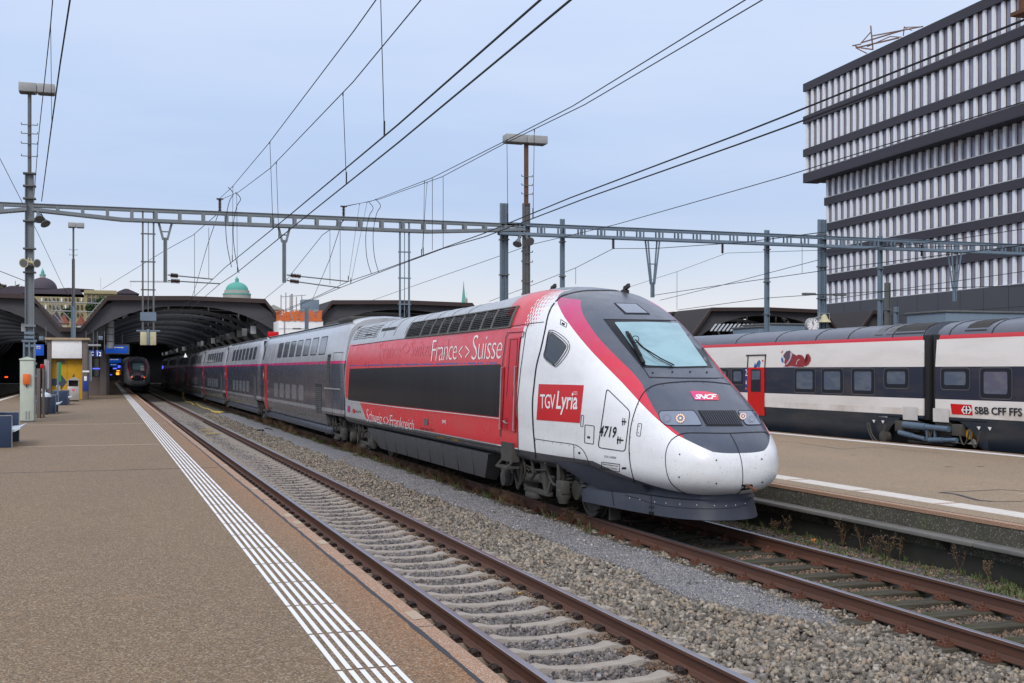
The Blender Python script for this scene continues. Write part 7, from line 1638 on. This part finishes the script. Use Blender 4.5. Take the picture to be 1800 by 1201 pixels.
b = B(); b.prism([Q(0, 520), Q(150, 523), Q(140, 509), Q(0, 508)], (0, 20, 0)); obj('roof', b, 'slate', t)
b = B(); b.prism([Q(82, 509, YP+6), Q(150, 510, YP+6), Q(166, 509, YP+6), Q(120, 506, YP+6)], (0, 14, 0)); obj('roof', b, 'slate', t)
for row, (v0, v1) in enumerate(((524, 530), (536, 544), (551, 557))):
    for k in range(12):
        u = 72+k*7
        if u < 147: rb_(t, 'window', u, v0, u+2.6, v1, YP-.4, .3, 'darkwin' if (k*7+row*3) % 5 else 'white')
for k in range(3): rb_(t, 'window', 156+k*8, 524, 160+k*8, 536, YP-4.4, .3, 'darkwin'); rb_(t, 'pilaster', 152+k*8, 518, 153.4+k*8, 560, YP-4.6, .6, 'stonew')
cc_ = Q(75, 509, YP+15); sx_ = (YP+15)/(.946+.3)*0+.22
def dome(par, u, vb, vt, ru, y, mat, extra, ribs=0):
    c = PY(u, vb, y); top = PY(u, vt, y).z; rx = (PY(u+ru, vb, y).x-c.x); h = top-c.z; b = B(); b.lathe((c.x, y, c.z), [(rx*math.cos(a), h*math.sin(a)) for a in [i*math.pi/2/10 for i in range(10)]]+[(.05, h)], 32); obj('dome', b, mat, par)
    for nm, v0, v1, r0, r1, m_ in extra: z0, z1 = PY(u, v0, y).z, PY(u, v1, y).z; q = (PY(u+1, vb, y).x-c.x); b = B(); b.lathe((c.x, y, 0), [(r0*q, z0), (r1*q, z1)], 24); obj(nm, b, m_, par)
dome(t, 75, 509, 488, 26, YP+15, 'slate', (('lantern', 492, 484, 5.5, 5.2, 'greystone'), ('lantern_roof', 484, 482, 6.2, 5, 'copper'), ('lantern_cap', 482, 478, 3.4, 3, 'copper'), ('lantern_cap', 478, 473, 3, .6, 'copper'), ('finial', 473, 470, .5, .2, 'copper')))
t = thing('domed_tower', (PY(416, 0, 500).x, 500, 0), 'grey stone tower top with a green copper dome, above the hall roof', 'tower')
dome(t, 416.5, 511, 496, 20, 500, 'copper', (('tower_wall', 560, 518, 24.5, 24.5, 'greystone'), ('copper_ledge', 519, 516.5, 25, 25, 'copper'), ('tower_drum', 516.5, 511, 22.5, 22, 'greystone'), ('lantern', 498, 491, 3.4, 3.2, 'copper'), ('lantern_cap', 491, 487, 3.4, .4, 'copper'), ('finial', 487, 484.5, .3, .15, 'copper')))
c = PY(416.5, 0, 500)
for k in range(17):
    a = math.pi+math.pi*(k+.5)/17; q = (PY(417.5, 0, 500).x-PY(416.5, 0, 500).x); r_ = 24.6*q; z0, z1 = PY(0, 527, 500).z, PY(0, 520, 500).z; b = B(); b.box((c.x+r_*math.cos(a)-.3, 500+r_*math.sin(a)-.3, z0), (c.x+r_*math.cos(a)+.3, 500+r_*math.sin(a)+.3, z1)); obj('window', b, 'darkwin', t)
b = B(); c = PY(815, 530, 600); h = PY(0, 489, 600).z-PY(0, 530, 600).z; b.lathe((c.x, 600, c.z-8), [(1.1, 0), (1.1, 8), (1.0, 8.5), (.4, 8+h*.6), (.05, 8+h)], 8); tag(obj('church_spire', b, 'copper', None, c), 'thin green copper church spire above the dark hall roof', 'spire')
b = B(); c = PY(818, 527, 600); b.lathe((c.x, 600, c.z-4), [(1.2, 0), (1.2, 4.4), (.1, 5.5)], 8); b.cyl((c.x+1, 600, c.z), PY(820, 514, 600), .06, 6); tag(obj('roof_turret', b, 'greystone', None, c), 'small grey turret at the foot of the green spire', 'turret')
# crane jib
b = B(); yq = 600
for dv in (0, 2.2): b.bar(PY(228, 494.5+dv*.4, yq), PY(302, 494.5+dv, yq), .25)
for k in range(18): b.bar(PY(232+k*4, 494.6, yq), PY(234+k*4, 496.4, yq), .15)
b.cyl(PY(230, 495, yq), PY(230, 505, yq), .06, 5); tag(obj('crane_jib', b, 'lampgrey', None, PY(260, 495, yq)), 'long thin pale crane jib above the hall roof, left of the domed tower', 'crane')
# houses in the valley, hill, wooded slope
for k, (u0, u1, v0, v1, y, w_, r_, lb) in enumerate(((88, 112, 556, 600, 300, 'townwall', 'slate', 'pale house with a dark roof seen in the roof valley, leftmost'), (106, 118, 561, 600, 290, 'townwall', 'redtile', 'pale gabled house with red roof edge in the roof valley'), (136, 150, 563, 600, 280, 'white', 'redtile', 'small white house with a red roof right of the slim lamp mast'))):
    p, q = PY(u0, v1, y), PY(u1, v0, y); t = thing('house', ((p.x+q.x)/2, y, p.z), lb, 'house', 'houses seen in the roof valley'); b = B(); b.box((p.x, y, p.z), (q.x, y+8, q.z-1), 0); obj('wall', b, w_, t); b = B(); b.prism([(p.x-.4, y-.5, q.z-1), (q.x+.4, y-.5, q.z-1), ((p.x+q.x)/2, y-.5, q.z+1.2)], (0, 9, 0)); obj('roof', b, r_, t)
    for j in range(3): b = B(); xx = p.x+(q.x-p.x)*(j+.5)/3; b.box((xx-.3, y-.05, q.z-3.2), (xx+.3, y+.02, q.z-2)); obj('window', b, 'darkwin', t)
def blob_tree(u, v, y, w_, h, label, lo=0):
    p = PY(u, v, y); t = thing('tree', (p.x, y, p.z), label, 'tree', 'trees before the palace'); b = B(); b.tube([(p.x, y, p.z), (p.x+.1, y, p.z+h*.6)], [.35, .12], 6)
    for _ in range(5): a = random.uniform(0, 6.28); b.tube([(p.x, y, p.z+h*.4), (p.x+math.cos(a)*w_*.4, y+math.sin(a)*w_*.4, p.z+h*random.uniform(.6, .85))], [.1, .03], 4)
    obj('trunk', b, 'rust', t); b = B()
    for _ in range(500):
        d = Vector((random.gauss(0, 1), random.gauss(0, 1), random.gauss(0, 1))).normalized()*random.uniform(.3, 1)**.5; c_ = Vector((p.x+d.x*w_/2, y+d.y*w_/2, p.z+h*.6+d.z*h*.42)); s = .22; e1 = Vector((random.gauss(0, 1), random.gauss(0, 1), random.gauss(0, 1))).normalized()*s; e2 = e1.cross(Vector((random.gauss(0, 1), random.gauss(0, 1), random.gauss(0, 1)))).normalized()*s
        b.add([c_-e1-e2, c_+e1-e2, c_+e1+e2, c_-e1+e2], [(0, 1, 2, 3)])
    obj('crown', b, 'foliage', t)
MT['foliage'] = weedmat('dark_foliage', (.02, .05, .02), (.05, .08, .025)); MT['autumn'] = weedmat('autumn_wood', (.10, .075, .05), (.05, .06, .045))
blob_tree(120, 566, 320, 3, 3.5, 'dark green tree left of the slim lamp mast, below the palace'); blob_tree(159, 556, 380, 3, 4.0, 'green tree right of the slim lamp mast before the palace'); blob_tree(178, 552, 390, 3.5, 5.5, 'tall thin green tree at the corner of the palace')
b = B(); n = 60; vs = []
for i in range(n+1): 
    u = -220+i*9; v = 499+ (max(0, u+20)*.17) + 1.5*math.sin(i*1.3)+1.2*math.sin(i*2.9); v = min(v, 640); p = PY(u, v, 1400); vs.append((p.x, 1400, p.z))
b.add([(x, y, -5) for x, y, z in vs]+vs+[(x, y+200, -5) for x, y, z in vs], [(i, i+1, n+2+i, n+1+i) for i in range(n)]+[(n+1+i, n+2+i, 2*n+3+i, 2*n+2+i) for i in range(n)], True); MT['hill'] = simple('wooded_slope', (.10, .095, .11), .95, 0, .5, (.06, .065, .085), .03); structure('hill', b, 'hill')
b = B()
for _ in range(2600):
    i = random.uniform(0, n-1); k = int(i); p = Vector(vs[k]).lerp(Vector(vs[k+1]), i-k); z = p.z*random.uniform(.75, 1)+random.uniform(0, 3); s = random.uniform(1.2, 2.4); e1 = Vector((random.gauss(0, 1), random.gauss(0, 1), random.gauss(0, 1))).normalized()*s; e2 = Vector((random.gauss(0, 1), 0, random.gauss(0, 1))).normalized()*s
    c_ = Vector((p.x, 1396-random.uniform(0, 6), z)); b.add([c_-e1-e2, c_+e1-e2, c_+e1+e2, c_-e1+e2], [(0, 1, 2, 3)])
o = obj('far_wood', b, 'autumn'); tag(o, 'autumn brown wood covering the far hill at the left edge', 'wood', kind='stuff')
for k, (u, v0, v1) in enumerate(((27, 494, 515), (177, 488, 510))): p, q = PY(u, v1, 700), PY(u, v0, 700); b = B(); b.cyl(p, q, .22 if k == 0 else .1, 6); b.box((q.x-.8, 699.8, q.z-3.5), (q.x+.8, 700.2, q.z-3)) if k == 0 else None; tag(obj('antenna', b, 'lampgrey', None, p), ['pale antenna mast on the far roofs at the left edge', 'needle thin antenna right of the palace roof'][k], 'antenna')
for k, (u0, u1, v) in enumerate(((0, 60, 509), (204, 240, 513), (466, 495, 541))):
    p, q = PY(u0, 600, 460), PY(u1, v, 460); t = thing('house', ((p.x+q.x)/2, 460, p.z), ['long dark roofed building at the left edge before the wooded hill', 'dark roofed building peeking over the hall roof right of the palace', 'pale flat roofed building left of the orange netting'][k], 'house'); b = B(); b.box((p.x, 460, p.z), (q.x, 475, q.z-.8)); obj('wall', b, 'slate' if k < 2 else 'greystone', t); b = B()
    b.prism([(p.x-1, 459.5, q.z-.8), (q.x+1, 459.5, q.z-.8), (q.x-3, 459.5, q.z+1), (p.x+3, 459.5, q.z+1)], (0, 16, 0)); obj('roof', b, 'slate' if k < 2 else 'greystone', t)
